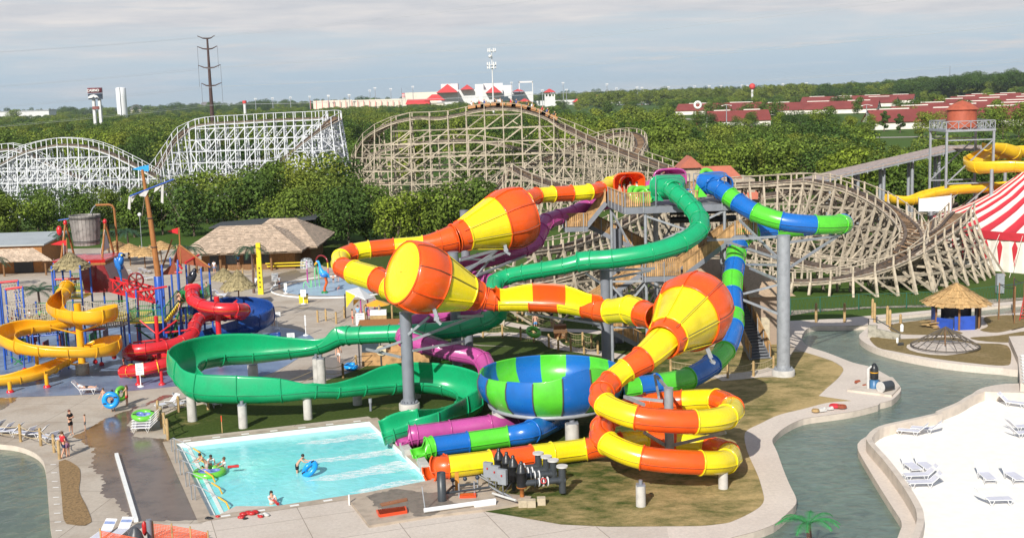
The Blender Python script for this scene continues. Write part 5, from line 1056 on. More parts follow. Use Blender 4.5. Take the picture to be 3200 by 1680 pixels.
wood_mass('far_wood', [p for p in P if not (1780 < p[0] / p[1] * FPX + 1600 < 2010 and p[1] > 1300)], crowns[0], 23, 1.0, 1.45)
P = [(rnd.uniform(.06, .5) * d, d, rnd.uniform(-2, 4)) for d in (rnd.uniform(1500, 2600) for _ in range(500))]
wood_mass('far_wood', P, crowns[1], 21, 1.6, 2.3)
P = [(u * d, d, max(-2, (u - .25) / .21 * 17 * rnd.uniform(.6, 1.1))) for u, d in ((rnd.uniform(.25, .47), rnd.uniform(1450, 1800)) for _ in range(150))]
wood_mass('far_wood', P, crowns[2], 22, 1.6, 2.6)
# ================================================================== far buildings, masts and poles
M_BARN = mat('barn_red_roof', (.22, .045, .038), .75, .12, .06); M_BWALL = mat('barn_white_wall', (.74, .70, .64), .8, .06, .2); M_RR = mat('bright_red_roof', (.62, .055, .05), .6, .06, .1)
M_CRW = mat('cream_wall', (.70, .64, .54), .8, .06, .2); M_WHW = mat('white_wall', (.66, .66, .66), .7, .06, .2); M_DARK = mat('dark_opening', (.03, .032, .038), .5, .1); M_BROWN = mat('brown_steel', (.075, .04, .035), .7, .15, .3)
M_GLASS = mat('dark_glass', (.05, .07, .09), .1, .1)
def barn(label, f, x, y, d, L, W, yaw, zr=9.2, ze=3.8, side=-1):
 p = Q(f, x, y, d); p = Vector((p.x, p.y, 0)); t = thing('barn', label, 'barn', p, group='red roofed barns'); q = Matrix.Rotation(yaw, 3, 'Z')
 T = lambda a, b, z: p + q @ Vector((a, b, z))
 A0, A1 = (0, side * L); mb = MB()
 g = lambda a: [T(a, -W / 2, 0), T(a, W / 2, 0), T(a, W / 2, ze), T(a, 0, zr - .2), T(a, -W / 2, ze)]
 n = len(g(0)); V = g(A0) + g(A1); mb.add(V, [(0, 1, 2, 3, 4), (9, 8, 7, 6, 5)] + [(i, (i + 1) % 5, 5 + (i + 1) % 5, 5 + i) for i in (1, 4, 0)]); mb.build('wall', M_BWALL, t)
 rf = MB(); e = .8
 for s in (-1, 1):
  a = [T(A0 - side * .6, s * (W / 2 + e), ze - .35), T(A1 + side * .6, s * (W / 2 + e), ze - .35), T(A1 + side * .6, 0, zr), T(A0 - side * .6, 0, zr)]
  rf.slab(a, (a[1] - a[0]).cross(a[2] - a[0]), .25)
 rf.build('roof', M_BARN, t)
 v = MB(); k = max(2, int(L / 26))
 for i in range(k): v = MB(); v.bar(T(A0 + (A1 - A0) * (i + .2) / k, 0, zr + .35), T(A0 + (A1 - A0) * (i + .75) / k, 0, zr + .35), .8, .5); v.build('ridge_vent', M_BWALL, t)
 
 dr = MB(); dr.slab([T(A0 - side * .08, -1.8, 0), T(A0 - side * .08, 1.8, 0), T(A0 - side * .08, 1.8, 3.4), T(A0 - side * .08, -1.8, 3.4)], q @ Vector((1, 0, 0)), .1); dr.slab([T(A0 - side * .08, -2.6, 4.3), T(A0 - side * .08, 2.6, 4.3), T(A0 - side * .08, 2.6, 5.4), T(A0 - side * .08, -2.6, 5.4)], q @ Vector((1, 0, 0)), .1); dr.build('door', M_DARK, t); return t
yw = R(-24)
barn('long red roofed barn at the far left of the barn rows', 'Z3', 650, 507, 1040, 72, 24, yw)
barn('red roofed barn with a white gable, nearest of the three gabled ones', 'Z3', 1505, 512, 930, 92, 24, yw)
barn('red roofed barn with a white gable, middle of the three gabled ones', 'Z3', 1640, 495, 1160, 70, 24, yw)
barn('red roofed barn with a white gable, farthest of the three gabled ones', 'Z3', 1765, 480, 1310, 118, 26, yw)
barn('low red roofed house with white walls behind the white trailers', 'Z3', 262, 565, 700, 34, 17, 0, 9, 3.6, 1)
barn('nearest long red roofed barn with a bare white side wall', 'Z3', 1432, 572, 590, 130, 20, 0, 9.2, 3.8, 1)
for i, (x, y, d) in enumerate(((1600, 553, 665), (1745, 535, 745), (1915, 512, 870), (2030, 495, 1000), (2140, 480, 1130))):
 barn(['second long red barn roof of the rows at the right edge', 'third long red barn roof of the rows at the right edge', 'fourth long red barn roof of the rows at the right edge', 'fifth long red barn roof of the rows at the right edge', 'last and farthest long red barn roof at the right edge'][i], 'Z3', x, y, d, 210, 22, 0, 9.2, 3.8, 1)
def track(d): return d * 1.6 if 1200 < d < 1500 else d
def block(mb, f, x0, y0, x1, d, dep, mi=0, y1=None, z1=None):
 dep = dep * track(d) / d; d = track(d)
 a, b = Q(f, x0, y0, d), Q(f, x1, y0, d); zt = (a.z + b.z) / 2; zb = Q(f, (x0 + x1) / 2, y1, d).z if y1 else 0
 mb.box(((a.x + b.x) / 2, d + dep / 2, (zt + zb) / 2), (b.x - a.x, dep, zt - zb), mi=mi); return a, b
def hipr(mb, f, x0, x1, ye, yt, d, dep, mi, ridge=0.):
 dep = dep * track(d) / d; d = track(d)
 a, b, c = Q(f, x0, ye, d), Q(f, x1, ye, d), Q(f, (x0 + x1) / 2, yt, d + dep / 2); z = (a.z + b.z) / 2; m_ = (a.x + b.x) / 2; r2 = (b.x - a.x) / 2 * ridge
 mb.add([(a.x, d, z), (b.x, d, z), (b.x, d + dep, z), (a.x, d + dep, z), (m_ - r2, d + dep / 2, c.z), (m_ + r2, d + dep / 2, c.z)], [(0, 1, 5, 4), (1, 2, 5), (2, 3, 4, 5), (3, 0, 4), (3, 2, 1, 0)], mi)
GS_ = thing('grandstand', 'white racetrack grandstand with bright red peaked roofs', 'building', (-40, 2240, 0))
mb = MB()
for x0, y0, x1, d, dep in ((850, 432, 1005, 1400, 30), (880, 378, 1003, 1420, 26), (1003, 420, 1130, 1410, 30), (1128, 380, 1190, 1405, 30), (1190, 374, 1330, 1415, 26), (1180, 420, 1330, 1396, 20), (1330, 388, 1400, 1410, 30), (1320, 440, 1480, 1400, 30), (1480, 435, 1552, 1410, 12)): block(mb, 'Z2', x0, y0, x1, d, dep)
mb.build('wall', M_WHW, GS_)
mb = MB(); block(mb, 'Z2', 1400, 455, 1480, 1390, 8); block(mb, 'Z2', 1315, 470, 1372, 1392, 5); mb.build('window', M_GLASS, GS_)
for x0, x1, ye, yt, d in ((845, 1003, 442, 380, 1385), (1020, 1118, 420, 383, 1400), (1205, 1325, 443, 392, 1385), (1400, 1490, 434, 414, 1385)):
 mb = MB(); hipr(mb, 'Z2', x0, x1, ye, yt, d, 40, 0); mb.build('roof', M_RR, GS_)
mb = MB()
for x0, y0, x1, y1 in ((1447, 362, 1453, 440), (1544, 362, 1550, 440), (1447, 360, 1550, 372)): a, b, c = Q('Z2', x0, y0, 2240), Q('Z2', x1, y0, 2240), Q('Z2', x0, y1, 2240); mb.box(((a.x + b.x) / 2, 2240, (a.z + c.z) / 2), (b.x - a.x, 5, a.z - c.z))
mb.build('roof_frame', M_WHW, GS_)
for nm, lb, wl_, rl in (('track_hall', 'long low white hall of the racetrack joined to the red roofs', [(620, 440, 850, 1430, 40)], []),
 ('track_hall', 'low building with a wide bright red roof in front of the grandstand', [(630, 520, 900, 1340, 20)], [(622, 800, 527, 490, 1330, .9), (760, 910, 500, 455, 1335, .3)]),
 ('track_hall', 'small red tent roofed pavilion right below the grandstand', [(1450, 515, 1540, 1300, 20)], [(1435, 1550, 516, 486, 1295, .1)]),
 ('track_hall', 'red roofed pavilion beside the racetrack car park', [(1850, 505, 2100, 1300, 25)], [(1845, 2085, 508, 470, 1290, .6), (1960, 2060, 475, 457, 1292, .2)]),
 ('judges_tower', 'white open tower with a red pyramid roof right of the grandstand', [(1637, 470, 1712, 1300, 14)], [(1630, 1718, 440, 415, 1298, .15)])):
 t = thing(nm, lb, 'building', (0, 2130, 0))
 for w4 in wl_: mb = MB(); block(mb, 'Z2', *w4); mb.build('wall', M_CRW if 'low' in lb else M_WHW, t)
 for r6 in rl: mb = MB(); hipr(mb, 'Z2', r6[0], r6[1], r6[2], r6[3], r6[4], 24, 0, r6[5]); mb.build('roof', M_RR, t)
 if nm == 'judges_tower':
  for x in (1640, 1662, 1688, 1708): a, b = Q('Z2', x, 440, 2083), Q('Z2', x, 470, 2083); MB().bar(a, b, 1.9).build('post', M_WHW, t)
ww = thing('boundary_wall', 'long cream racetrack wall with thin red uprights', 'wall', (-150, 1380, 0)); mb = MB(); block(mb, 'Z1', 2280, 498, 2564, 1380, 2); block(mb, 'Z2', 40, 494, 622, 1370, 2); mb.build('panel', M_CRW, ww)
for i in range(16): a = Q('Z2', -70 + i * 43, 500, 2188); MB().box((a.x, 2188, a.z / 2), (.9, .8, a.z)).build('upright', M_RR, ww)
ww = thing('boundary_wall', 'long white wall closing the racetrack beyond the car park', 'wall', (150, 1400, 0)); mb = MB(); block(mb, 'Z2', 1552, 488, 2540, 1420, 2); mb.build('panel', M_WHW, ww)
ww = thing('boundary_wall', 'brown timber fence along the barn yard road', 'fence', (180, 580, 0)); mb = MB(); a, b = Q('Z3', -60, 690, 585), Q('Z3', 700, 695, 600); mb.bar((a.x, 585, 1.6), (b.x, 600, 1.6), .3, 3.2); mb.build('panel', mat('fence_brown', (.12, .07, .055), .9, .15, .5), ww)
for i in range(12): p = a.lerp(b, i / 11); MB().box((p.x, p.y - .3, 1.8), (.3, .3, 3.6)).build('post', M_BROWN, ww)
for x, y, lb in ((300, 285, 'x'),):
 t = thing('warehouse', 'long low white warehouse at the left end of the skyline', 'building', (-700, 1700, 0)); mb = MB(); block(mb, 'Z1', -60, 578, 355, 2400, 40); mb.build('wall', M_WHW, t); mb = MB(); block(mb, 'Z1', -62, 573, 357, 2399, 42, y1=579); mb.build('roof', mat('grey_roof', (.35, .36, .38), .8), t)
for x0, x1, ye, yt, d, lb in ((940, 1035, 563, 530, 3000, 'house with a steep grey roof right of the white water tower'), (1440, 1535, 545, 510, 3200, 'pale house with a low roof in the trees left of the steel pylon'), (1080, 1160, 565, 545, 3000, 'small house with a dull red roof in the trees')):
 t = thing('house', lb, 'house', (Q('Z1', x0, ye, d).x, d, 0)); mb = MB(); block(mb, 'Z1', x0 + 8, ye, x1 - 8, d + 1, 10); mb.build('wall', M_CRW, t); mb = MB(); hipr(mb, 'Z1', x0, x1, ye, yt, d, 12, 0, .3); mb.build('roof', mat('slate_roof', (.16, .15, .16), .8), t)
t = thing('house', 'small white gabled shed by the pale road', 'shed', (Q('Z2', 2180, 650, 620).x, 620, 0)); mb = MB(); block(mb, 'Z2', 2140, 640, 2215, 620, 8); mb.build('wall', M_WHITE, t); mb = MB(); hipr(mb, 'Z2', 2132, 2222, 642, 612, 619, 10, 0, .6); mb.build('roof', M_WHW, t)
ribbon('far_road', [G('Z2', 2000, 760), G('Z2', 1960, 720), G('Z2', 1830, 680), G('Z2', 1790, 650), G('Z2', 1900, 632), G('Z2', 2300, 612), G('Z3', 200, 640)], 9., M_ROAD, .05, 6)
ribbon('far_road', [G('Z3', -60, 765), G('Z3', 300, 755), G('Z3', 700, 762), G('Z3', 1400, 770), G('Z3', 2000, 760)], 9., M_ROAD, .05, 6)
# casino sign
M_MAROON = mat('maroon_sign', (.16, .02, .03), .4, .08); M_NAVY = mat('navy_sign', (.035, .05, .08), .4, .1)
cs = thing('sign_tower', 'tall casino sign tower with a curved maroon top and a dark emblem', 'sign', (Q('Z1', 690, 580, 900).x, 900, 0)); pc_ = Q('Z1', 688, 430, 900); sc_ = 900 / FPX / 2.331
def arcp(mb, w_, z0, z1, r, mi):
 n = 10; V = []
 for z in (z0, z1):
  for i in range(n + 1): a = -1 + 2 * i / n; V.append(pc_ + Vector((a * w_ / 2, -r * (1 - a * a), z)))
  for i in range(n + 1): a = 1 - 2 * i / n; V.append(pc_ + Vector((a * w_ / 2, 2.5, z)))
 m = 2 * (n + 1); mb.add(V, [(i, (i + 1) % m, m + (i + 1) % m, m + i) for i in range(m)] + [tuple(range(m - 1, -1, -1)), tuple(range(m, 2 * m))], mi)
mb = MB(); arcp(mb, 100 * sc_, -15 * sc_, 22 * sc_, 1.8, 0); mb.build('top_panel', M_MAROON, cs)
mb = MB(); arcp(mb, 98 * sc_, -60 * sc_, -19 * sc_, 1.5, 0); mb.build('emblem_panel', M_NAVY, cs)
mb = MB(); arcp(mb, 50 * sc_, -130 * sc_, -110 * sc_, .8, 0); mb.build('lower_panel', mat('dull_red_sign', (.25, .08, .07)), cs)
for x in (-16, 26): MB().box((pc_.x + x * sc_, 901.5, (pc_.z - 50 * sc_) / 2), (18 * sc_, 2.5, pc_.z - 50 * sc_)).build('leg', M_WHW, cs)
def text(body, loc, size, m, parent, rot=(PI / 2, 0, 0), ext=.02, name='lettering'):
 cu = bpy.data.curves.new(name, 'FONT'); cu.body = body; cu.size = size; cu.align_x = 'CENTER'; cu.align_y = 'CENTER'; cu.extrude = ext; cu.offset = .022 * size; o = bpy.data.objects.new(name, cu); COL.objects.link(o)
 bpy.context.view_layer.update(); me = bpy.data.meshes.new_from_object(o.evaluated_get(bpy.context.evaluated_depsgraph_get())); bpy.data.objects.remove(o)
 o = bpy.data.objects.new(name, me); COL.objects.link(o); me.materials.clear(); me.materials.append(m); o.matrix_basis = Matrix.Translation(loc) @ Matrix.Rotation(rot[2], 4, 'Z') @ Matrix.Rotation(rot[0], 4, 'X')
 if parent: o.parent = parent; o.matrix_parent_inverse = parent_inv(parent)
 return o
text('CASINO', pc_ + Vector((-2 * sc_, -2.3, 3 * sc_)), 24 * sc_, M_WHITE, cs, ext=.3)
mb = MB(); mb.slab([pc_ + Vector((x * sc_, -1.9, y * sc_)) for x, y in ((-44, -52), (-40, -38), (-20, -28), (0, -25), (22, -34), (36, -52), (20, -44), (8, -50), (-2, -40), (-16, -50))], (0, 1, 0), .4); mb.build('emblem', M_WHW, cs)
wt = thing('water_tower', 'plain white cylindrical water tower on the skyline', 'water tower', (Q('Z1', 878, 555, 1500).x, 1500, 0)); a, b = Q('Z1', 842, 408, 1500), Q('Z1', 915, 408, 1500); mb = MB(); rr_ = (b.x - a.x) / 2; c = (a + b) / 2
mb.lathe([(rr_ * .98, -c.z), (rr_, -c.z * .3), (rr_, -.6), (rr_ * .9, .2), (.01, .9)], c, n=28); mb.build('shell', mat('tower_white', (.78, .79, .80), .5, .03), wt)
MB().bar(c + Vector((rr_ * .1, -rr_ - .3, -c.z)), c + Vector((rr_ * .1, -rr_ - .3, .3)), .7).build('ladder', M_GREY, wt)
# transmission pole with its wires
pb, pt_ = Q('Z1', 1548, 640, 600), Q('Z1', 1523, 45, 600); pz = thing('power_pylon', 'tall dark brown steel power pole with four pairs of arms', 'pylon', (pb.x, 600, 0)); top = Vector((pb.x, 600, pt_.z))
MB().lathe([(1.25, 0), (.45, pt_.z)], (pb.x, 600, 0), n=12).build('pole', M_BROWN, pz)
TIPS = []
for y, xl, xr in ((48, 1460, 1585), (125, 1455, 1598), (262, 1453, 1613), (393, 1467, 1613)):
 zc_ = Q('Z1', 1530, y, 600).z
 for s, xx in ((-1, xl), (1, xr)):
  w2 = abs(xx - 1530) * 600 / FPX / 2.331; tip = Vector((pb.x + s * w2, 600, zc_ + 1.4)); MB().tube([Vector((pb.x, 600, zc_)), Vector((pb.x + s * w2 * .45, 600, zc_ + .2)), tip], [.4, .3, .18], 7).build('arm', M_BROWN, pz)
  lo = tip - Vector((0, 0, 10.5 if y > 100 else .6)); TIPS.append(lo)
  if y > 100: MB().tube([tip, lo], .10, 5).build('insulator', M_GREY, pz)
M_WIRE = mat('wire', (.50, .52, .55), .5, .02)
for i, lo in enumerate(TIPS):
 s = i % 2; lv = i // 2
 e2 = lo + Vector((520 + 6 * s, -330, 24 + 6 * (3 - lv))); e1 = lo + Vector((-300, -250, -12 + lv))
 for e, nm in ((e2, 'power_line'), (e1, 'power_line')):
  pts = [lo.lerp(e, k / 16) - Vector((0, 0, (14 if e is e2 else 9) * 4 * (k / 16) * (1 - k / 16) * .6)) for k in range(17)]
  o = MB().tube(pts, .045 if s else .03, 4).build('power_line', M_WIRE); tag(o, 'thin wire from the %s %s arm of the pylon running %s' % (('top', 'second', 'third', 'lowest')[lv], 'right' if s else 'left', 'right across the sky' if e is e2 else 'away left'), 'power line', 'power lines')
cm = thing('cell_mast', 'slim white antenna mast rising behind the coaster crest', 'antenna', (Q('Z2', 1252, 440, 800).x, 800, 0)); t0 = Q('Z2', 1250, 128, 800)
MB().lathe([(.75, 0), (.35, t0.z - 9), (.22, t0.z)], (t0.x, 800, 0), n=10).build('mast', M_WHW, cm)
for y, w2, nm in ((140, 52, 'antenna_head'), (240, 60, 'antenna_ring'), (262, 58, 'antenna_ring')):
 c = Q('Z2', 1250, y, 800); w3 = w2 * 800 / FPX / 2.331; mb = MB(); mb.box(c, (w3, w3 * .6, .4))
 for k in range(6): a = k * PI / 3; mb.box(c + Vector((w3 / 2 * math.cos(a), w3 / 3 * math.sin(a), .6)), (.7, .5, 2.4))
 mb.build(nm, M_WHW, cm)
mb = MB(); mb.ball(Q('Z2', 1238, 178, 798.5), 1.1, 10); mb.build('dish', M_WHW, cm)
def pole_lamp(f, x, y0, d, kind, label, group):
 p = Q(f, x, y0, d); t = thing('light_pole', label, 'light pole', (p.x, d, 0), group=group); k = d / 1000
 MB().lathe([(.3 * k + .12, 0), (.2 * k + .06, p.z)], (p.x, d, 0), n=7).build('pole', M_STEEL, t); mb = MB()
 if kind == 1: mb.box(p, (2.2 * k, .4, .7 * k)); mb.box(p + Vector((0, 0, -1.1 * k)), (1.4 * k, .4, .35 * k))
 else: mb.tube([p + Vector((-2.2, 0, -.2)), p + Vector((0, 0, .25)), p + Vector((2.2, 0, -.2))], .1, 5); mb.box(p + Vector((-2.3, 0, -.25)), (.9, .4, .25)); mb.box(p + Vector((2.3, 0, -.25)), (.9, .4, .25))
 mb.build('lamp_head', M_WHW if kind == 1 else M_WHITE, t)
for i, (f, x, y, d) in enumerate([('Z1', x, y, 1450) for x, y in ((1860, 486), (1985, 482), (2115, 476), (2255, 470), (2392, 466), (2545, 460))] + [('Z2', x, y, 1480) for x, y in ((60, 462), (210, 458), (362, 425), (400, 408), (515, 415), (675, 398), (1395, 368), (1620, 424), (1770, 370), (1795, 420), (2090, 380), (2160, 410), (2310, 403), (2345, 405), (2538, 402))] + [('Z3', x, y, 1500) for x, y in ((165, 394), (270, 393), (357, 392), (510, 388), (550, 390), (980, 372), (808, 380))]):
 pole_lamp(f, x, y, d * 1.5, 1, 'tall floodlight pole of the racetrack on the skyline', 'racetrack floodlights')
pole_lamp('Z3', 397, 533, 640, 2, 'twin armed street lamp in front of the white walled red roof house', 'street lamps'); pole_lamp('Z3', 1418, 533, 585, 2, 'twin armed street lamp at the end of the nearest long barn', 'street lamps')
t = thing('balloon_sign', 'red ball topped white mast on the far treeline', 'mast', (Q('Z3', 585, 400, 1600).x, 1600, 0)); p = Q('Z3', 585, 398, 1600); MB().ball(p, 4.2, 12).build('ball', M_RR, t); MB().lathe([(1.6, 0), (1.6, p.z - 3)], (p.x, 1600, 0), n=10).build('mast', M_WHW, t)
t = thing('balloon_sign', 'small white post with a red cap left of the racetrack wall', 'mast', (Q('Z1', 1780, 500, 1300).x, 1300, 0)); p = Q('Z1', 1780, 500, 1300); MB().lathe([(1.5, 0), (1.5, p.z - 3)], (p.x, 1300, 0), n=8).build('mast', M_WHW, t); MB().lathe([(2.2, p.z - 3), (2.2, p.z)], (p.x, 1300, 0), n=8).build('cap', M_RR, t)
t = thing('windmill', 'little brown windmill with a white wheel in front of the barns', 'windmill', (Q('Z3', 186, 530, 760).x, 760, 0)); p = Q('Z3', 186, 532, 760); mb = MB(); mb.lathe([(1.3, 0), (.5, p.z)], (p.x, 760, 0), n=6, smooth=False); mb.build('tower', mat('rust_paint', (.28, .07, .04)), t); mb = MB(); mb.torus(p + Vector((0, -1, 0)), 1.9, .75, (0, 1, 0), 20, 6); mb.build('wheel', M_WHITE, t)
t = thing('flag_pole', 'flag pole with a small striped flag by the racetrack wall', 'flag', (Q('Z2', 593, 410, 1300).x, 1300, 0)); p = Q('Z2', 593, 408, 1300); MB().lathe([(.3, 0), (.2, p.z)], (p.x, 1300, 0), n=6).build('pole', M_GREY, t); mb = MB()
for k in range(6): mb.cur = k % 2; mb.box(p + Vector((1.6, 0, -6 - k * .9)), (3.2, .12, .9))
mb.build('flag', [M_RR, M_WHW], t)
t = thing('lattice_mast', 'faint lattice mast far away on the right skyline', 'antenna', (Q('Z3', 2025, 248, 2600).x, 2600, 0)); p = Q('Z3', 2025, 248, 2600); mb = MB()
for s in (-1, 1): mb.bar((p.x + s * 1.4, 2600, 0), (p.x + s * .9, 2600, p.z), .35)
for k in range(16): mb.bar((p.x - 1.2, 2600, p.z * k / 16), (p.x + 1.2, 2600, p.z * (k + 1) / 16), .3)
mb.build('mast', M_GREY, t)
# parked cars and trailers
CARC = [('white', (.7, .7, .7)), ('silver', (.42, .43, .45)), ('dark', (.03, .03, .035)), ('red', (.35, .03, .03)), ('blue', (.05, .09, .25))]
def car_proto(cn, col):
 t = thing('parked_car', 'small %s car parked in the racetrack car park' % cn, 'car', (0, 0, 0), group='cars in the racetrack car park'); mb = MB(); mb.box((0, 0, .62), (4.4, 1.75, .62), top=(.97, .92)); mb.build('body', mat('car_' + cn, col, .25, .03), t)
 mb = MB(); mb.box((-.15, 0, 1.18), (2.5, 1.55, .55), top=(.68, .85)); mb.build('cabin', M_GLASS, t)
 for x in (-1.35, 1.35):
  for y in (-.8, .8): mb = MB(); mb.lathe([(.33, -.1), (.33, .1)], (x, y, .33), (0, 1, 0), n=12); mb.build('wheel', M_BLACK, t)
 return t
cps = [car_proto(*c) for c in CARC]; first = [True] * 5
for i in range(46):
 k = rnd.choice((0, 0, 1, 1, 2, 2, 3, 4)); p = G('Z2', 2150 + (i % 23) * 11 + rnd.uniform(-2, 2), 540 - (i // 23) * 7); p = Vector((Q('Z2', 2140 + (i % 23) * 12 + rnd.uniform(-3, 3), 540, 1900 + 60 * (i // 23)).x, 1900 + 60 * (i // 23), 0))
 if first[k]: cps[k].location = p; cps[k].rotation_euler = (0, 0, PI / 2); first[k] = False
 else: copy_tree(cps[k], p, PI / 2 + rnd.choice((0, PI)))
for i in range(9):
 x = 20 + i * 82; p = Q('Z3', x, 690, 640); t = thing('trailer', 'white horse trailer parked in the line before the red roof house', 'trailer', (p.x, 640, 0), group='white trailers by the barns') if i == 0 else None
 if i == 0:
  mb = MB(); mb.box((p.x, 640, 1.9), (10.5, 2.5, 2.7), top=(.98, .95)); mb.build('body', M_WHITE, t); TR0 = t
  for q in (-3, 3): mb = MB(); mb.lathe([(.5, -.2), (.5, .2)], (p.x + q, 638.7, .5), (0, 1, 0), n=12); mb.build('wheel', M_BLACK, t)
 else: copy_tree(TR0, (p.x + rnd.uniform(-1, 1), 640 + rnd.uniform(-3, 3), 0))
# ================================================================== pirate play structure and its slides
M_PB = plastic('play_blue', (.020, .085, .40)); M_PR = plastic('play_red', (.60, .022, .030)); M_PY = plastic('play_yellow', (.80, .40, .012)); M_PG = plastic('play_green', (.02, .20, .06)); M_PD = plastic('play_dark_red', (.20, .012, .016)); M_BY = plastic('bright_yellow', (.78, .60, .03))
M_BAR = wood('barrel_staves', (.25, .235, .22), island=.2); M_MAST = wood('orange_timber', (.33, .135, .04), stretch=(6, 6, .6)); M_IRON = mat('iron_hoop', (.05, .05, .05), .6)
M_NET = mat('rope_net', (.52, .47, .38), .9, .15); M_SAIL = mat('grey_sail', (.55, .54, .52), .9, .08); M_CANV = mat('rust_canvas', (.30, .075, .035), .85, .12)
M_THATCH = mat('thatch', (.55, .42, .31), .95, .22, 6, .8, 30, island=.22); M_THATCH2 = mat('dry_palm_thatch', (.33, .27, .14), .95, .25, 5, .8, 30, island=.3); M_THATCH3 = mat('golden_thatch', (.54, .34, .145), .95, .18, 6, .7, 30, island=.2)
def px_x(f, x, d): return Q(f, x, 500, d).x
PL = thing('play_structure', 'pirate themed play structure of blue posts, yellow decks, nets and a red tower', 'playground', (-37, 108, 0))
def pst(x, y, z0, z1, r=.09, m=M_PB, nm='post', par=None): return MB().lathe([(r, z0), (r, z1), (r * .6, z1 + .06)], (x, y, 0), n=9).build(nm, m, par or PL)
def bar(p, q, r, m, nm='rail', par=None): return MB().tube([p, q], r, 7).build(nm, m, par or PL)
def panel(p, q, z0, z1, m, nm='panel', pattern=None, par=None):
 """guard panel between two points: a rail frame with upright bars"""
 p, q = Vector(p), Vector(q); mb = MB(); u = Vector((0, 0, 1)); k = max(2, int((q - p).length / .16))
 for z in (z0, z1): mb.bar(p + u * z, q + u * z, .06)
 for i in range(k + 1): a = p.lerp(q, i / k); mb.bar(a + u * z0, a + u * z1, .05 if i in (0, k) else .025)
 return mb.build(nm, m, par or PL)
def deck(x0, x1, y0, y1, z, rails='', posts=True, ptop=2.4, pm=M_PG):
 mb = MB(); mb.box(((x0 + x1) / 2, (y0 + y1) / 2, z), (x1 - x0, y1 - y0, .14)); mb.build('deck', M_BY, PL)
 if posts:
  for x in (x0, x1):
   for y in (y0, y1): pst(x, y, 0, z + ptop)
 sides = {'f': ((x0, y0, 0), (x1, y0, 0)), 'b': ((x0, y1, 0), (x1, y1, 0)), 'l': ((x0, y0, 0), (x0, y1, 0)), 'r': ((x1, y0, 0), (x1, y1, 0))}
 for s in rails: panel(*sides[s], z + .12, z + 1.05, pm)
TX, TY = px_x('A1', 1230, 112), 112
deck(TX - 2.1, TX + 2.3, TY - 1.8, TY + 2.2, 5.4, 'fbr', True, 2.6)
rf = MB(); rf.box((TX + .45, TY, 8.15), (4.6, 4.6, .3), top=(1.06, 1.06)); rf.cur = 1; rf.box((TX + .45, TY, 7.9), (4.75, 4.75, .2)); rf.build('roof', [M_PR, M_MAST], PL)
MB().slab([(TX + .4, TY - 2.3, 7.8), (TX + 2.6, TY - 2.3, 7.8), (TX + 3.6, TY - 2.5, 5.3), (TX + .8, TY - 2.5, 5.3)], (0, 1, 0), .1).build('wall_panel', M_PD, PL)
MB().slab([(TX + 2.6, TY - 2.3, 7.8), (TX + 2.7, TY + 2.2, 7.8), (TX + 3.7, TY + 2.2, 5.3), (TX + 3.6, TY - 2.5, 5.3)], (1, 0, .3), .1).build('wall_panel', M_PD, PL)
panel((TX - 2.1, TY - 1.85, 0), (TX + 2.3, TY - 1.85, 0), 2.3, 3.3, M_PR); bar((TX - 2, TY - 2, 6.55), (TX + 2.3, TY - 2, 6.55), .1, M_PR)
# tipping barrel on its frame
bk = thing('tipping_bucket', 'big grey wooden barrel bucket on brown A-frames over the red roof', 'bucket', (TX + .5, TY, 8.3)); bp = Vector((Q('A1', 1312, 600, 113).x, 113, 0)); zt, zb = Q('A1', 1312, 150, 113).z, Q('A1', 1312, 600, 113).z
mb = MB(); nS = 26
for i in range(nS):
 a0, a1 = 2 * PI * i / nS, 2 * PI * (i + .93) / nS; P = []
 for r0, z in ((1.18, zb), (1.42, zt)):
  for a in (a0, a1): P.append(bp + Vector((r0 * math.cos(a), r0 * math.sin(a), z)))
 d = Vector((math.cos(a0), math.sin(a0), 0)) * .08; mb.add(P + [p - d for p in P], [(0, 1, 3, 2), (2, 3, 7, 6), (5, 4, 6, 7)])
mb.lathe([(1.16, zb + .02), (1.16, zb + .06)], bp, n=26); mb.lathe([(1.15, zb), (1.38, zt - .1)], bp, n=26, cap=False); mb.build('barrel', M_BAR, bk)
for z in (zb + .28, zb + .42, zt - .30, zt - .18): rr_ = 1.18 + .24 * (z - zb) / (zt - zb) + .02; MB().torus(bp + Vector((0, 0, z)), rr_, .035, n=30, k=6).build('hoop', M_IRON, bk)
pz_ = Q('A1', 1312, 260, 113).z
for s in (-1, 1):
 piv = bp + Vector((s * 1.85, 0, pz_)); MB().ball(piv, .24, 12, sc=(.8, 1, 1.1)).build('pivot', M_PR, bk); bar(piv, bp + Vector((s * 1.3, 0, pz_)), .07, M_IRON, 'axle', bk)
 for y in (-1.7, 1.7): bar(piv, (bp.x + s * 2.0 - s * .1, bp.y + y, 8.2), .10, M_MAST, 'strut', bk)
 MB().slab([piv - Vector((-s * .08, .5, .7)), Vector((bp.x + s * 1.7, bp.y - 1.5, 8.6)), Vector((bp.x + s * 2.0, bp.y + .3, 9.0))], (1, .2, 0), .03).build('cloth', M_SAIL, bk)
MB().ball(bp + Vector((-2.4, -.2, pz_ - .7)), .34, 10, sc=(.8, .8, 1.4)).build('counterweight', M_PR, bk); bar(bp + Vector((-2.5, 0, pz_ + .25)), bp + Vector((-1.2, 0, pz_ + .4)), .06, M_PB, 'arm', bk)
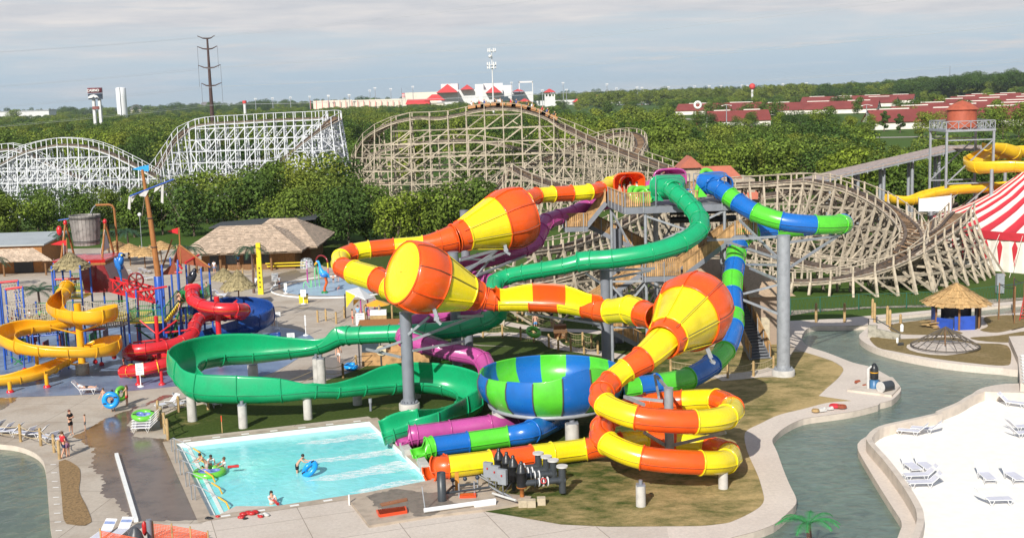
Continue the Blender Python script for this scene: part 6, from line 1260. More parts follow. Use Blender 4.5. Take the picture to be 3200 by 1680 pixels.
wp = thing('water_spout', 'tall brown pipe bending over the barrel to fill it', 'pipe', (Q('A1', 1780, 760, 115).x, 115, 0)); MB().tube([(Q('A1', 1785, 760, 115).x, 115, 0), Q('A1', 1745, 300, 115), Q('A1', 1722, 60, 115), Q('A1', 1690, 8, 115), Q('A1', 1640, -4, 115), Q('A1', 1445, 5, 115)], .11, 8).build('pipe', M_MAST, wp); MB().tube([Q('A1', 1445, 5, 115), Q('A1', 1400, 50, 114.6), Q('A1', 1365, 130, 114)], .06, 7).build('spout', M_STEEL, wp)
# little thatched tower
HX, HY = px_x('A1', 1030, 107.6), 107.6
deck(HX - 1.25, HX + 1.25, HY - 1.2, HY + 1.3, 5.3, 'lf', True, 2.9)
def thatch_cone(c, r, h, m, par, n=46, name='thatch', droop=.35, skirt=.28):
 mb = MB(); c = Vector(c); L = 7
 for k in range(L):
  u0, u1 = k / L, min(1.04, (k + 1.25) / L)
  for i in range(n):
   a = 2 * PI * (i + rnd.uniform(-.3, .3) + .5 * (k % 2)) / n; da = PI / n * 1.25; ra, rb_ = r * (.03 + .97 * u0), r * (.03 + .97 * u1); j = rnd.uniform(-.03, .07) * r
   za, zb_ = h * (1 - u0) ** (1 + droop * .3), h * (1 - min(1, u1)) ** (1 + droop * .3) - (rnd.uniform(.3, 1) * skirt if k == L - 1 else 0); o = .05 + .03 * (k % 2) + rnd.uniform(0, .04)
   mb.add([c + Vector((ra * math.cos(a - da), ra * math.sin(a - da), za + o)), c + Vector((ra * math.cos(a + da), ra * math.sin(a + da), za + o)), c + Vector(((rb_ + j) * math.cos(a + da * .9), (rb_ + j) * math.sin(a + da * .9), zb_ + o)), c + Vector(((rb_ + j) * math.cos(a - da * .9), (rb_ + j) * math.sin(a - da * .9), zb_ + o))], [(0, 3, 2, 1)])
 mb.lathe([(r * .98, -.02), (r * .5, h * .46), (.05, h * .97)], c, n=24, cap=False); return mb.build(name, m, par)
thatch_cone((HX, HY, 8.0), 1.75, 1.25, M_THATCH2, PL, name='thatch_roof')
# lower decks, stairs and bridges
ex0, ex1, ey = px_x('A4', 110, 104), px_x('A4', 490, 104), 104
deck(ex0, ex1, ey - .8, ey + 1.8, 3.5, 'flb', True, 2.7)
for x in (ex0, ex0 + .9): bar((x, ey - .8, 6.2), (x + .9 if x == ex0 else ex1 + .4, ey - .2, 6.5), .09, M_PR)
rx0, rx1, ry = px_x('A4', 690, 107), px_x('A4', 950, 107), 107
deck(rx0, rx1, ry - .9, ry + 2.0, 4.75, 'rlb', True, 2.9); MB().box(((rx0 + rx1) / 2, ry - .95, 5.25), (rx1 - rx0, .08, 1.0)).build('panel', M_PG, PL)
st_ = MB()
for i in range(9): u = (i + .5) / 9; st_.box((ex1 + (rx0 - ex1) * u, ey + .6 + u * 2.2, 3.5 + 1.25 * u - .1), ((rx0 - ex1) / 9 * 1.1, 1.5, .35))
st_.build('stair', M_BY, PL); panel((ex1, ey - .3, 3.5), (rx0, ey + 1.6, 4.75), .15, 1.1, M_PG)
for x, y in ((px_x('A4', 490, 105), 105), (px_x('A4', 590, 110), 110), (px_x('A4', 670, 108), 108)): pst(x, y, 0, 8.2)
bar((px_x('A2', 510, 108), 108, 7.2), (px_x('A2', 780, 108), 108, 7.1), .11, M_PR); bar((px_x('A2', 690, 110), 110, 8.), (px_x('A2', 780, 107), 107, 7.6), .11, M_PR); bar((px_x('A2', 840, 107), 107, 8.1), (px_x('A2', 1050, 109), 109, 8.5), .11, M_PR)
lx0, lx1 = px_x('A3', -120, 103), px_x('A3', 70, 103)
deck(lx0, lx1, 102, 105.5, 3.3, 'f', True, 3.0)
for i, (a, b) in enumerate((((0, 80), (200, 60)), ((60, 155), (250, 130)))):
 p, q = Q('A3', *a, 108 - 3 * i), Q('A3', *b, 108 - 3 * i); bar(p, q, .11, M_PR); pst(p.x, p.y, 0, p.z); pst(q.x, q.y, 0, q.z)
 mb = MB()
 for k in range(7): mb.bar(p.lerp(q, k / 6), p.lerp(q, k / 6) - Vector((-.5, 0, 1.6)), .03); mb.bar(p.lerp(q, 0) - Vector((-.08 * k, 0, .25 * k)), q - Vector((-.08 * k, 0, .25 * k)), .03)
 mb.build('climbing_net', M_NET, PL)
deck(lx1 - .2, ex0 + .1, 105.6, 110.2, 3.3, 'b', True, 1.2); deck(ex1 - .2, rx0 + .4, 106.4, 109.4, 3.0, 'b', True, 1.0)
for k in range(16): pst(rnd.uniform(lx0, rx1), rnd.uniform(103.5, 111), 0, rnd.uniform(2.8, 3.3), .08, rnd.choice((M_PB, M_PB, M_PR, M_PG)))
for k in range(9):
 x, y = rnd.uniform(lx0, rx0), rnd.uniform(105.5, 110); MB().box((x, y, rnd.uniform(.9, 1.6)), (rnd.uniform(1, 2), .08, rnd.uniform(.7, 1.5)), rnd.choice((0, PI / 2))).build('panel', rnd.choice((M_PB, M_PD, M_PG, M_PD)), PL)
 bar((x - 1.2, y - .5, 2.2), (x + 1.2, y - .3, 2.3), .07, rnd.choice((M_PR, M_PB)))
def net(x0, x1, y, z, w_, h, sag):
 mb = MB(); nx, na = int((x1 - x0) / .2), 12; g = []
 for i in range(nx + 1):
  u = i / nx; s = sag * 4 * u * (1 - u); g.append([Vector((x0 + (x1 - x0) * u, y + w_ / 2 * math.cos(PI + PI * k / na), z - s + h * (1 + 1.0 * math.sin(PI + PI * k / na)))) for k in range(na + 1)])
 for r0 in g: mb.tube(r0, .035, 3, cap=False)
 for k in range(na + 1): mb.tube([r0[k] for r0 in g], .035 if 0 < k < na else .05, 3, cap=False)
 return mb.build('net_bridge', M_NET, PL)
net(px_x('A3', 930, 105), ex0 + .1, 104.4, 3.4, 2.2, 1.9, .5); net(lx1 - .3, HX - .4, 105, 3.5, 2.2, 1.8, .4)
brg = MB(); p, q = Vector((TX + 2.3, 110.5, 5.5)), Vector((px_x('A1', 2330, 108.6), 108.6, 4.4))
for s in (-.6, .6):
 for z in (0, 1.15): brg.bar(p + Vector((0, s, z)), q + Vector((0, s, z)), .12)
 for k in range(5):
  a, b = p.lerp(q, k / 5) + Vector((0, s, 0)), p.lerp(q, (k + 1) / 5) + Vector((0, s, 0)); u = Vector((0, 0, 1.15)); brg.bar(a, b + u, .1); brg.bar(a + u, b, .1); brg.bar(a, a + u, .1)
brg.bar(p, q, 1.2, .12); brg.build('bridge', M_PR, PL)
wc = Q('A1', 2050, 1135, 107.4); wh = MB(); wh.torus(wc, .66, .085, (0, 1, 0), 26, 8)
for k in range(6): a = k * PI / 3 + .3; wh.bar(wc, wc + Vector((.64 * math.cos(a), 0, .64 * math.sin(a))), .1, .07, up=(0, 1, 0))
wh.lathe([(.13, -.12), (.13, .12)], wc, (0, 1, 0), 10); wh.build('ship_wheel', M_PD, PL); pst(wc.x, wc.y + .2, 0, wc.z, .07, M_PD)
for x, y, z, m in ((px_x('A4', 250, 100), 101, 2.2, M_PR), (px_x('A4', 600, 103), 104, 2.4, M_PR), (px_x('A3', 930, 104), 104.5, 2.6, M_PR)): bar((x - 1.4, y, z), (x + 1.4, y + .8, z + .1), .09, m)
for k, (f, x, y) in enumerate((('A3', 670, 1130), ('A3', 770, 1080), ('A3', 960, 1120), ('A3', 1060, 960), ('A3', 1270, 905), ('A3', 1130, 985), ('A3', 275, 1050))):
 b = Q(f, x, y, 100.5 + k % 3); MB().ball(b, .22, 9).build('spray_ball', M_PR, PL); bar(b, b + Vector((0, 0, 1.6)), .06, M_PB, 'spray_pipe')
for a, b in (((120, 900), (300, 1020)), ((300, 880), (130, 1010))): bar(Q('A3', *a, 104), Q('A3', *b, 104), .05, M_PG, 'brace')
for a, b in (((1530, 600), (1760, 760)), ((1500, 560), (1620, 570))): bar(Q('A3', *a, 105), Q('A3', *b, 106), .08, M_PG, 'brace')
bar((px_x('A4', 500, 105), 105, 1.), (px_x('A4', 690, 108), 108, 4.4), .08, M_PG, 'brace')
# canopy sail over the red slide deck
ap = Q('A2', 770, 600, 109); cv = MB(); e0, e1, e2, e3 = Q('A2', 690, 880, 111), Q('A2', 1245, 945, 107.5), Q('A2', 480, 1060, 107), Q('A2', 1100, 860, 112)
cv.slab([ap, Q('A2', 690, 872, 109.5), Q('A2', 1050, 880, 110.5), e1], (0, 1, -.2), .06); cv.slab([ap, Q('A2', 690, 872, 109.5), Q('A2', 620, 980, 112.5)], (1, 1, 0), .05); cv.slab([Q('A2', 700, 860, 108.5), e2, Q('A2', 760, 1040, 108)], (0, 1, 0), .05); cv.build('canopy', M_CANV, PL)
bar(ap, e1, .08, M_MAST, 'spar'); bar(Q('A2', 770, 340, 109), Q('A2', 800, 930, 109), .07, M_MAST, 'spar'); bar(ap + Vector((-.6, 0, .5)), e2, .07, M_MAST, 'spar')
def pennant(par, pts, m, nm='flag'): return MB().slab(pts, (0, 1, 0), .04).build(nm, m, par)
pennant(PL, [Q('A2', 752, 345, 109), Q('A2', 755, 440, 109), Q('A2', 690, 425, 109), Q('A2', 592, 400, 109), Q('A2', 690, 362, 109)], M_PR)
pennant(PL, [Q('A1', 1005, 528, 112), Q('A1', 1005, 612, 112), Q('A1', 870, 605, 112), Q('A1', 760, 598, 112), Q('A1', 900, 545, 112)], M_PR); bar(Q('A1', 1005, 500, 112), (Q('A1', 1005, 700, 112).x, 112, 7.9), .05, M_MAST, 'flag_staff')
# mast
MS = thing('ship_mast', 'tall orange brown ship mast on a blue pipe with a blue pennant', 'mast', (px_x('Z4', 1148, 106.5), 106.5, 0)); mx = px_x('Z4', 1148, 106.5); zt_, zj = Q('Z1', 1088, 1000, 106.5).z, Q('Z4', 1150, 570, 106.5).z
MB().lathe([(.40, 0), (.40, zj), (.36, zj + .06)], (mx, 106.5, 0), n=18).build('base', M_PB, MS); mb = MB(); mb.tube([(mx, 106.5, zj), (mx - .3, 106.5, (zj + zt_) / 2), (mx - .72, 106.5, zt_)], [.28, .22, .12], 12); mb.build('mast', M_MAST, MS)
for u in (.28, .55): c = Vector((mx - .72 * u, 106.5, zj + (zt_ - zj) * u)); MB().torus(c, .26, .05, n=16, k=6).build('band', M_IRON, MS)
bar(Q('Z1', 945, 1196, 106), Q('Z1', 1265, 1072, 107), .07, M_PB, 'yard', MS); pennant(MS, [Q('Z1', 1083, 968, 106.5), Q('Z1', 1083, 1016, 106.5), Q('Z1', 1020, 1008, 106.5), Q('Z1', 962, 1000, 106.5), Q('Z1', 1020, 980, 106.5)], plastic('sky_blue', (.03, .33, .75)))
for pts in (((938, 1198), (952, 1195), (950, 1295), (930, 1285)), ((952, 1195), (1000, 1175), (985, 1200), (960, 1245)), ((1000, 1172), (1085, 1150), (1060, 1200), (1020, 1195)), ((1130, 1135), (1190, 1110), (1150, 1150), (1120, 1170)), ((1175, 1118), (1192, 1112), (1190, 1250), (1172, 1240))): pennant(MS, [Q('Z1', x, y, 106.3) for x, y in pts], M_SAIL, 'torn_sail')
for x0, y0, x1, y1 in ((1100, 990, 1310, 1350), (1080, 1000, 1035, 1340), (1110, 1010, 1260, 1200)): MB().tube([Q('Z1', x0, y0, 106.5), Q('Z1', x1, y1, 110)], .02, 4).build('stay', M_NET, MS)
# the three play slides
YSL = thing('spiral_slide', 'orange yellow open spiral slide winding round its own post', 'water slide', G('A3', 875, 1190)); YM = [M_PY, M_SEAM]
yr = [(745, 130, 106.4, .6, 90, 90), (700, 215, 104.8, .6, 90, 90), (640, 300, 103, .6, 60, 60), (615, 360, 101, .66, 10, 40), (700, 420, 98.8, .68, 6, 42), (880, 455, 97.6, .68, 4, 44), (1090, 450, 97.4, .68, 4, 44), (1220, 420, 98.8, .66, 4, 44), (1200, 398, 101, .66, 4, 44), (1020, 430, 102.4, .64, 6, 36), (780, 500, 102.4, .62, 10, 20), (560, 548, 101.6, .62, 10, 24), (320, 570, 100.8, .68, 4, 44), (120, 625, 99.2, .7, 4, 46), (70, 700, 97, .7, 4, 46), (230, 780, 95.6, .68, 6, 40), (470, 815, 95.2, .64, 10, 20), (760, 828, 95.2, .62, 12, 12), (1040, 826, 95.6, .64, 8, 24), (1240, 795, 97, .68, 4, 46), (1250, 745, 99.2, .68, 4, 46), (1080, 765, 100.6, .66, 4, 36), (880, 845, 100.2, .62, 10, 10), (720, 925, 98.8, .62, 10, 10), (580, 1000, 97.2, .64, 10, 20), (430, 1065, 96, .66, 4, 30), (220, 1115, 95.2, .66, 4, 24), (0, 1140, 94.8, .66, 8, 8), (-250, 1150, 94.6, .66, 4, 4)]
flume(YSL, [(Q('A3', a, b, c), r0, l, q, 0) for a, b, c, r0, l, q in yr], YM, lips=False)
cx_ = px_x('A3', 872, 99.2); MB().lathe([(.29, .9), (.29, 6.0)], (cx_, 99.2, 0), n=16).build('post', M_PY, YSL); MB().lathe([(.55, -.02), (.55, .95)], (cx_, 99.2, 0), n=18).build('stone_base', mat('stone_block', (.36, .34, .28), .9, .25, 3, .4), YSL)
for z, dx, dy in ((4.3, -2.0, -1.2), (4.5, 2.6, -1.), (2.3, 2.4, -2.), (2.6, -2.6, -1.8), (1.6, -1.8, -1.4)): bar((cx_, 99.2, z - .9), (cx_ + dx, 99.2 + dy, z), .08, M_PY, 'strut', YSL)
for x, y, z in ((370, 1010, 2.4), (115, 1300, .9), (525, 1245, 1.1)):
 g = G('A3', x, y) if y > 1100 else Vector((px_x('A3', x, 97.6), 97.6, 0)); MB().lathe([(.16, 0), (.16, z)], g, n=10).build('post', M_PY, YSL); MB().lathe([(.3, 0), (.3, .1), (.18, .22)], g, n=12).build('foot', M_PR, YSL)
RSL = thing('spiral_slide', 'red spiral tube slide with yellow ribbed lower end', 'water slide', G('A4', 450, 1210)); RM = [M_PR, M_SEAM, M_BY]
hood(RSL, Q('A4', 795, 175, 106.2), (-.1, 1, .2), 1.3, 1.2, .5, .9, M_PR)
rr2 = [(785, 205, 105), (800, 275, 103.4), (900, 335, 102), (1060, 368, 101.2), (1250, 372, 101.4), (1360, 385, 103), (1330, 420, 105), (1150, 440, 106.6), (980, 445, 106.4), (870, 480, 105.2), (815, 560, 103.6), (790, 640, 102.2), (680, 730, 101), (480, 790, 99.8), (270, 820, 99), (110, 838, 99.2), (90, 872, 101), (260, 890, 102.4), (480, 880, 102.8), (640, 860, 101.8), (650, 895, 99.8), (540, 960, 98.2), (400, 1010, 97.4), (240, 1045, 97), (110, 1062, 97.2), (30, 1070, 97.8)]
flume(RSL, [(Q('A4', a, b, c), .52, 90, 90, 0) for a, b, c in rr2], RM, n=20)
for u in (0, 1, 2, 3):
 p, q = Q('A4', *rr2[21 + u]), Q('A4', *rr2[22 + u]); MB().torus(p, .55, .05, q - p, 18, 5).build('rib', M_BY, RSL)
for x, y, d, z, r0 in ((1072, 450, 103.2, 5.6, .24), (385, 590, 100.6, 4.5, .17)): MB().lathe([(r0, 0), (r0, z)], (px_x('A4', x, d), d, 0), n=12).build('post', M_PR, RSL); bar((px_x('A4', x, d), d, z - 1.6), (px_x('A4', x, d) + 1.9, d - .6, z - .3), .07, M_PR, 'strut', RSL); bar((px_x('A4', x, d), d, z - 1.6), (px_x('A4', x, d) - 1.5, d + .4, z - .4), .07, M_PR, 'strut', RSL)
for x, y in ((450, 1215), (190, 1215)): g = G('A4', x, y); MB().lathe([(.13, 0), (.13, 1.1)], g, n=10).build('post', M_PR, RSL); MB().lathe([(.28, 0), (.28, .1), (.15, .2)], g, n=12).build('foot', M_PR, RSL)
BSL = thing('spiral_slide', 'dark blue open trough slide curving wide behind the red tube', 'water slide', G('A4', 1325, 700)); BM_ = [plastic('deep_blue_fibreglass', (.012, .055, .24)), M_SEAM]
flume(BSL, [(Q('A4', a, b, c), r0, l, q, 0) for a, b, c, r0, l, q in ((740, 370, 109, .7, 10, 10), (900, 350, 110.6, .72, 10, 6), (1100, 340, 112.4, .85, 40, 4), (1330, 345, 113, .95, 46, 2), (1520, 385, 111.8, .98, 48, 2), (1580, 450, 109.4, .98, 48, 2), (1470, 515, 107.4, .95, 46, 2), (1270, 560, 106.4, .9, 40, 4), (1050, 600, 106.4, .8, 20, 6), (860, 660, 107.6, .75, 10, 10), (760, 730, 108.6, .75, 30, 4), (850, 800, 107, .75, 40, 4), (1100, 780, 104.6, .7, 20, 10), (1450, 705, 104.4, .7, 8, 8), (1760, 650, 104.8, .7, 4, 4))], BM_, lips=False, n=20)
MB().lathe([(.2, 0), (.2, 3.2)], (px_x('A4', 1325, 106.4), 106.4, 0), n=12).build('post', M_PB, BSL)
# parrot and pelican figures
PT = thing('parrot_figure', 'large blue parrot figure perched on a post of the red tower', 'sculpture', Q('A1', 1800, 1000, 109.2)); pc2 = Q('A1', 1805, 870, 109.2); M_PBL = plastic('parrot_blue', (.02, .17, .55)); q = Matrix.Rotation(-.35, 3, 'Y')
mb = MB(); mb.tube([pc2 + Vector(v) for v in ((.12, 0, .62), (.16, 0, .42), (.02, 0, .12), (-.12, 0, -.28), (-.1, 0, -.55), (.0, 0, -1.1), (.05, 0, -1.75))], [.16, .27, .38, .36, .2, .13, .05], 10); mb.ball(pc2 + Vector((.18, 0, .66)), .27, 12); mb.build('body', M_PBL, PT)
mb = MB(); mb.tube([pc2 + Vector(v) for v in ((.36, -.02, .72), (.52, -.02, .66), (.54, -.02, .48))], [.13, .1, .02], 8); mb.build('beak', M_BLACK, PT)
for s in (-1, 1): mb = MB(); mb.ball(pc2 + Vector((-.1, s * .33, -.1)), .3, 10, sc=(.8, .3, 2.1), rot=q); mb.build('wing', M_PBL, PT)
mb = MB(); mb.ball(pc2 + Vector((.3, -.2, .7)), .1, 8); mb.build('eye_patch', M_BY, PT)
PE = thing('pelican_figure', 'dark grey bird figure standing on the deck above the red slide', 'sculpture', Q('A2', 950, 1200, 108.6)); pc3 = Q('A2', 970, 1080, 108.6); M_DG = plastic('slate_grey', (.03, .035, .05)); mb = MB(); mb.tube([pc3 + Vector(v) for v in ((.2, 0, .5), (.1, 0, .2), (-.15, 0, -.25), (-.35, 0, -.8))], [.2, .36, .38, .1], 10); mb.ball(pc3 + Vector((.25, 0, .55)), .22, 10); mb.build('body', M_DG, PE); mb = MB(); mb.tube([pc3 + Vector((-.2, 0, -.5)), pc3 + Vector((-.1, 0, -1.3))], .06, 6); mb.build('leg', M_DG, PE)
M_WSTR = mat('falling_water', (.75, .80, .82), .3, .05); 
# ---------- thatched buildings on the plaza
M_CABIN = wood('cabin_boards', (.21, .105, .042), stretch=(6, 6, 1)); M_METAL = mat('grey_metal_roof', (.38, .41, .42), .5, .06, .4)
def thatch_hip(par, x0, x1, y0, y1, ze, zr, rx0, rx1, ry, m=M_THATCH, name='roof'):
 """hipped thatch: overlapping straw courses on four slopes"""
 mb = MB(); E = [Vector((x0, y0, ze)), Vector((x1, y0, ze)), Vector((x1, y1, ze)), Vector((x0, y1, ze))]; A, B = Vector((rx0, ry, zr)), Vector((rx1, ry, zr))
 for a, b, c, d in ((E[0], E[1], B, A), (E[1], E[2], B, B), (E[2], E[3], A, B), (E[3], E[0], A, A)):
  nrm = (b - a).cross(c - a).normalized(); L = 16; mb.add([a, b, c, d], [(0, 1, 2, 3)])
  for k in range(L):
   u0, u1 = k / L, (k + 1.3) / L; p0, p1, q0, q1 = a.lerp(d, u0), b.lerp(c, u0), a.lerp(d, min(1, u1)), b.lerp(c, min(1, u1)); n = max(1, int((p1 - p0).length / .45))
   for i in range(n):
    s, t = i / n, (i + 1) / n; dr = -(q0 - p0).normalized() * rnd.uniform(0, .12 if k else .3); o = nrm * (.05 + rnd.uniform(0, .03))
    mb.add([p0.lerp(p1, s) + dr + o * 1.3, p0.lerp(p1, t) + dr + o * 1.3, q0.lerp(q1, t) + o * .4, q0.lerp(q1, s) + o * .4], [(0, 1, 2, 3)])
  mb.add([a - Vector((0, 0, .28)), b - Vector((0, 0, .28)), b, a], [(0, 1, 2, 3)])
 mb.slab([p - Vector((0, 0, .2)) for p in E], (0, 0, 1), .1); return mb.build(name, m, par)
SB = thing('snack_bar', 'long wooden snack bar under a big tan thatched hip roof', 'building', (-36, 160, 0))
wl = MB(); wl.box((-35, 164.5, 1.4), (12.4, 9.4, 2.8)); wl.box((-31.6, 170.5, 1.4), (8.2, 11, 2.8)); wl.build('wall', M_CABIN, SB)
thatch_hip(SB, -43.6, -27.4, 157.4, 170.5, 2.7, 5.5, -39.6, -32.6, 164.4); thatch_hip(SB, -38, -26, 161.5, 178, 2.72, 5.75, -33.8, -30.2, 170)
for x, w2, z0, z1, m in ((-39.5, 1.2, 0, 2.2, M_DARK), (-37.2, 1.5, .9, 2.1, M_GLASS), (-35.1, 1.0, .9, 2.1, M_DARK), (-33.0, 1.6, .9, 2.0, M_DARK)): MB().box((x, 159.76, (z0 + z1) / 2), (w2, .1, z1 - z0)).build('hatch', m, SB)
for x in (-41.6, -38.4, -34.1, -31.7): MB().lathe([(.17, 0), (.17, 2.7)], (x, 158.6, 0), n=9).build('post', M_CABIN, SB)
mb = MB(); mb.box((-30, 159.2, .9), (5.2, .5, .1)); mb.box((-30, 159.5, .5), (5.0, .1, .25)); mb.build('bench', M_BY, SB)
DW = thing('roof_shed', 'dark low roof behind the thatched snack bar', 'building', (-37, 182, 0)); mb = MB(); mb.box((-37, 184, 1.8), (15, 7, 3.6)); mb.build('wall', M_DARK, DW); mb = MB(); mb.slab([(-45, 180, 3.7), (-29, 180, 4.6), (-29, 188, 4.6), (-45, 188, 3.7)], (0, 0, 1), .2); mb.build('roof', mat('charcoal_roof', (.05, .055, .06), .8), DW)
WC = thing('restroom_block', 'brown cabin with a grey metal roof and a thatched awning at the left edge', 'building', (-70, 165, 0))
MB().box((-71.2, 168.5, 1.9), (14.6, 9, 3.8)).build('wall', wood('orange_boards', (.36, .16, .05), stretch=(5, 5, 1)), WC); MB().slab([(-79, 163.6, 3.8), (-63.4, 163.6, 3.8), (-63.4, 173.6, 4.5), (-79, 173.6, 4.5)], (0, -.1, 1), .2).build('roof', M_METAL, WC)
mb = MB(); a, b, c, d = Vector((-79, 160.4, 2.0)), Vector((-61.2, 160.4, 2.0)), Vector((-65, 163.8, 3.3)), Vector((-79, 163.8, 3.3))
for k in range(9):
 for i in range(40):
  p0, p1, q0, q1 = a.lerp(d, k / 9), b.lerp(c, k / 9), a.lerp(d, min(1, (k + 1.3) / 9)), b.lerp(c, min(1, (k + 1.3) / 9)); o = Vector((0, -.03, .08 + rnd.uniform(0, .07))); dr = Vector((0, -rnd.uniform(0, .15), -.05)); mb.add([p0.lerp(p1, i / 40) + dr + o, p0.lerp(p1, (i + 1) / 40) + dr + o, q0.lerp(q1, (i + 1) / 40) + o, q0.lerp(q1, i / 40) + o], [(0, 1, 2, 3)])
mb.slab([a, b, c, d], (0, -.35, 1), .1); mb.build('awning', M_THATCH, WC); MB().box((-66.5, 163.9, 1.1), (2.6, .1, 2.1)).build('doorway', M_DARK, WC)
for x in (-74, -68, -62.4): MB().lathe([(.14, 0), (.14, 2.1)], (x, 161, 0), n=8).build('post', M_CABIN, WC)
# thatched parasols
UG = 'thatched parasols'
def parasol(base, r, h, hc, m, label, group=UG):
 b = Vector(base); t = thing('thatched_parasol', label, 'parasol', (b.x, b.y, 0), group=group); MB().lathe([(.08, 0), (.07, h + hc * .9)], (b.x, b.y, 0), n=8).build('pole', M_CABIN, t); thatch_cone((b.x, b.y, h), r, hc, m, t); return t
for x, y, d, lb in ((860, 345, 172, 'golden thatched parasol farthest back beside the brown water pipe'), (952, 370, 168, 'golden thatched parasol between the palm and the mast'), (1058, 392, 163, 'golden thatched parasol just left of the mast, nearest of the back row'), (1180, 350, 170, 'golden thatched parasol behind the mast by the rope fence')):
 parasol((px_x('Z4', x, d), d, 0), 2.0, 2.15, .95, M_THATCH3, lb)
parasol((px_x('B2', 680, 131), 131, 0), 1.95, 2.1, 1.9, M_THATCH2, 'big shaggy straw parasol in front of the snack bar near the blue slide'); parasol((px_x('B2', 400, 141), 141, 0), 1.6, 1.7, 1.2, M_THATCH2, 'smaller shaggy straw parasol half behind the big one')
parasol(Vector((Q('S', 2155, 1655, 50).x, 50, 0)), 1.5, 2.0, .8, M_THATCH3, 'straw parasol whose tip peeks in at the bottom edge by the river walk')
HU = thing('island_hut', 'round golden thatched hut with blue tarps on the island', 'hut', (Q('X2', 1940, 100, 107.5).x, 107.5, .12)); hc_ = Vector((Q('X2', 1940, 100, 107.5).x, 107.5, 0))
thatch_cone(hc_ + Vector((0, 0, 2.3)), 2.9, 1.7, M_THATCH3, HU, n=60, name='thatch_roof', skirt=.2)
for k in range(6): a = k * PI / 3 + .3; MB().lathe([(.10, .1), (.10, 2.4)], hc_ + Vector((2.1 * math.cos(a), 2.1 * math.sin(a), 0)), n=8).build('post', M_CABIN, HU)
M_TARP = mat('blue_tarp', (.02, .075, .42), .6, .12, 2)
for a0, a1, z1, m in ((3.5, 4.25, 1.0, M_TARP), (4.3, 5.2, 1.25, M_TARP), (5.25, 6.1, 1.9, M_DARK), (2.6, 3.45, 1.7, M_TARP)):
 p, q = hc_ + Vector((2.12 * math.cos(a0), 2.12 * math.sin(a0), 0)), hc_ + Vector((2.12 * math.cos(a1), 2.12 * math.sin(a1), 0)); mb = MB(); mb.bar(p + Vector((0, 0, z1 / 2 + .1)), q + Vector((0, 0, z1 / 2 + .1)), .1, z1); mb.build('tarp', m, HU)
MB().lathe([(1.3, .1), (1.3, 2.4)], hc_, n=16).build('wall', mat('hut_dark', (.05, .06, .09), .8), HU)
CF = thing('parasol_frame', 'bare dark metal cone frame of an unthatched parasol on a round pad', 'frame', (Q('X2', 1838, 515, 101).x, 101, .13)); cc = Vector((G('X2', 1840, 520, .13).x, G('X2', 1840, 520, .13).y, .3)); mb = MB(); apx = cc + Vector((.1, .2, 1.55)); Rf = 2.75
for rad, z in ((1., 0), (.98, .04), (.62, .52)): mb.torus(cc + Vector((0, 0, z)), Rf * rad, .035, n=40, k=5)
for k in range(20): a = 2 * PI * k / 20; mb.bar(cc + Vector((Rf * math.cos(a), Rf * math.sin(a), 0)), apx, .05)
mb.build('ribs', mat('dark_rib', (.10, .085, .07), .7), CF); MB().lathe([(.06, 0), (.06, 1.5)], cc, n=8).build('pole', M_CABIN, CF)
# artificial palms
M_FROND = mat('frond_green', (.028, .075, .035), .6, .25, 3, island=.25); M_FRONDL = mat('frond_bright', (.03, .22, .06), .5, .2, 3, island=.25); M_PTR = mat('palm_trunk', (.14, .085, .065), .9, .2, 6)
def palm(base, h, L, n, m, label, nm='palm_tree', droop=1.0):
 b = Vector(base); t = thing(nm, label, 'palm', b, group='artificial palms'); MB().tube([b, b + Vector((.05, 0, h * .5)), b + Vector((0, 0, h))], [.17, .13, .11], 9).build('trunk', M_PTR, t); mb = MB(); c = b + Vector((0, 0, h))
 for k in range(n):
  a = 2 * PI * (k + rnd.uniform(-.25, .25)) / n; up_ = rnd.uniform(.25, .95); d = Vector((math.cos(a), math.sin(a), 0)); s = Vector((-d.y, d.x, 0)); P = []
  for j in range(9): u = j / 8; P.append(c + d * (L * u * (1 - .12 * u)) + Vector((0, 0, L * (up_ * u - (.55 + .5 * up_) * droop * u * u))))
  for j in range(8):
   p, q_ = P[j], P[j + 1]; wd = L * .19 * math.sin(PI * (.12 + .86 * j / 8)); mb.bar(p, q_, .035, .03)
   for i in range(3):
    o = p.lerp(q_, i / 3)
    for sg in (-1, 1): tip = o + s * sg * wd + (q_ - p).normalized() * wd * .55 - Vector((0, 0, wd * .35)); mb.add([o, o + (q_ - p) * .26, tip], [(0, 1, 2)])
 mb.build('crown', m, t); return t
palm((px_x('Z4', 945, 176), 176, 0), 3.9, 2.4, 13, M_FROND, 'artificial palm by the rope fence behind the golden parasols'); palm((px_x('Z4', 1375, 150), 150, 0), 4.3, 2.7, 14, M_FROND, 'artificial palm leaning over the rust canopy left of the snack bar'); palm((px_x('Z4', 1838, 140), 140, 0), 5.2, 2.4, 15, M_FROND, 'artificial palm beside the yellow post in front of the snack bar'); palm((px_x('Z4', 262, 124), 124, 0), 3.4, 2.4, 20, M_FROND, 'bushy artificial palm behind the left net bridge', droop=.7); palm((px_x('Z4', 470, 170), 170, 0), 4.4, 2.4, 13, M_FROND, 'artificial palm half hidden behind the thatched play tower'); palm((px_x('Z4', -40, 150), 150, 0), 3.6, 2.4, 13, M_FROND, 'artificial palm cut by the left edge under the awning'); palm((px_x('Z4', 800, 168), 168, 0), 4.6, 2.2, 12, M_FROND, 'artificial palm behind the barrel bucket')
palm((Q('X5', 840, 1040, 55).x, 55, 0), 1.5, 1.75, 11, M_FRONDL, 'bright green artificial palm at the bottom edge over the river', droop=.8)
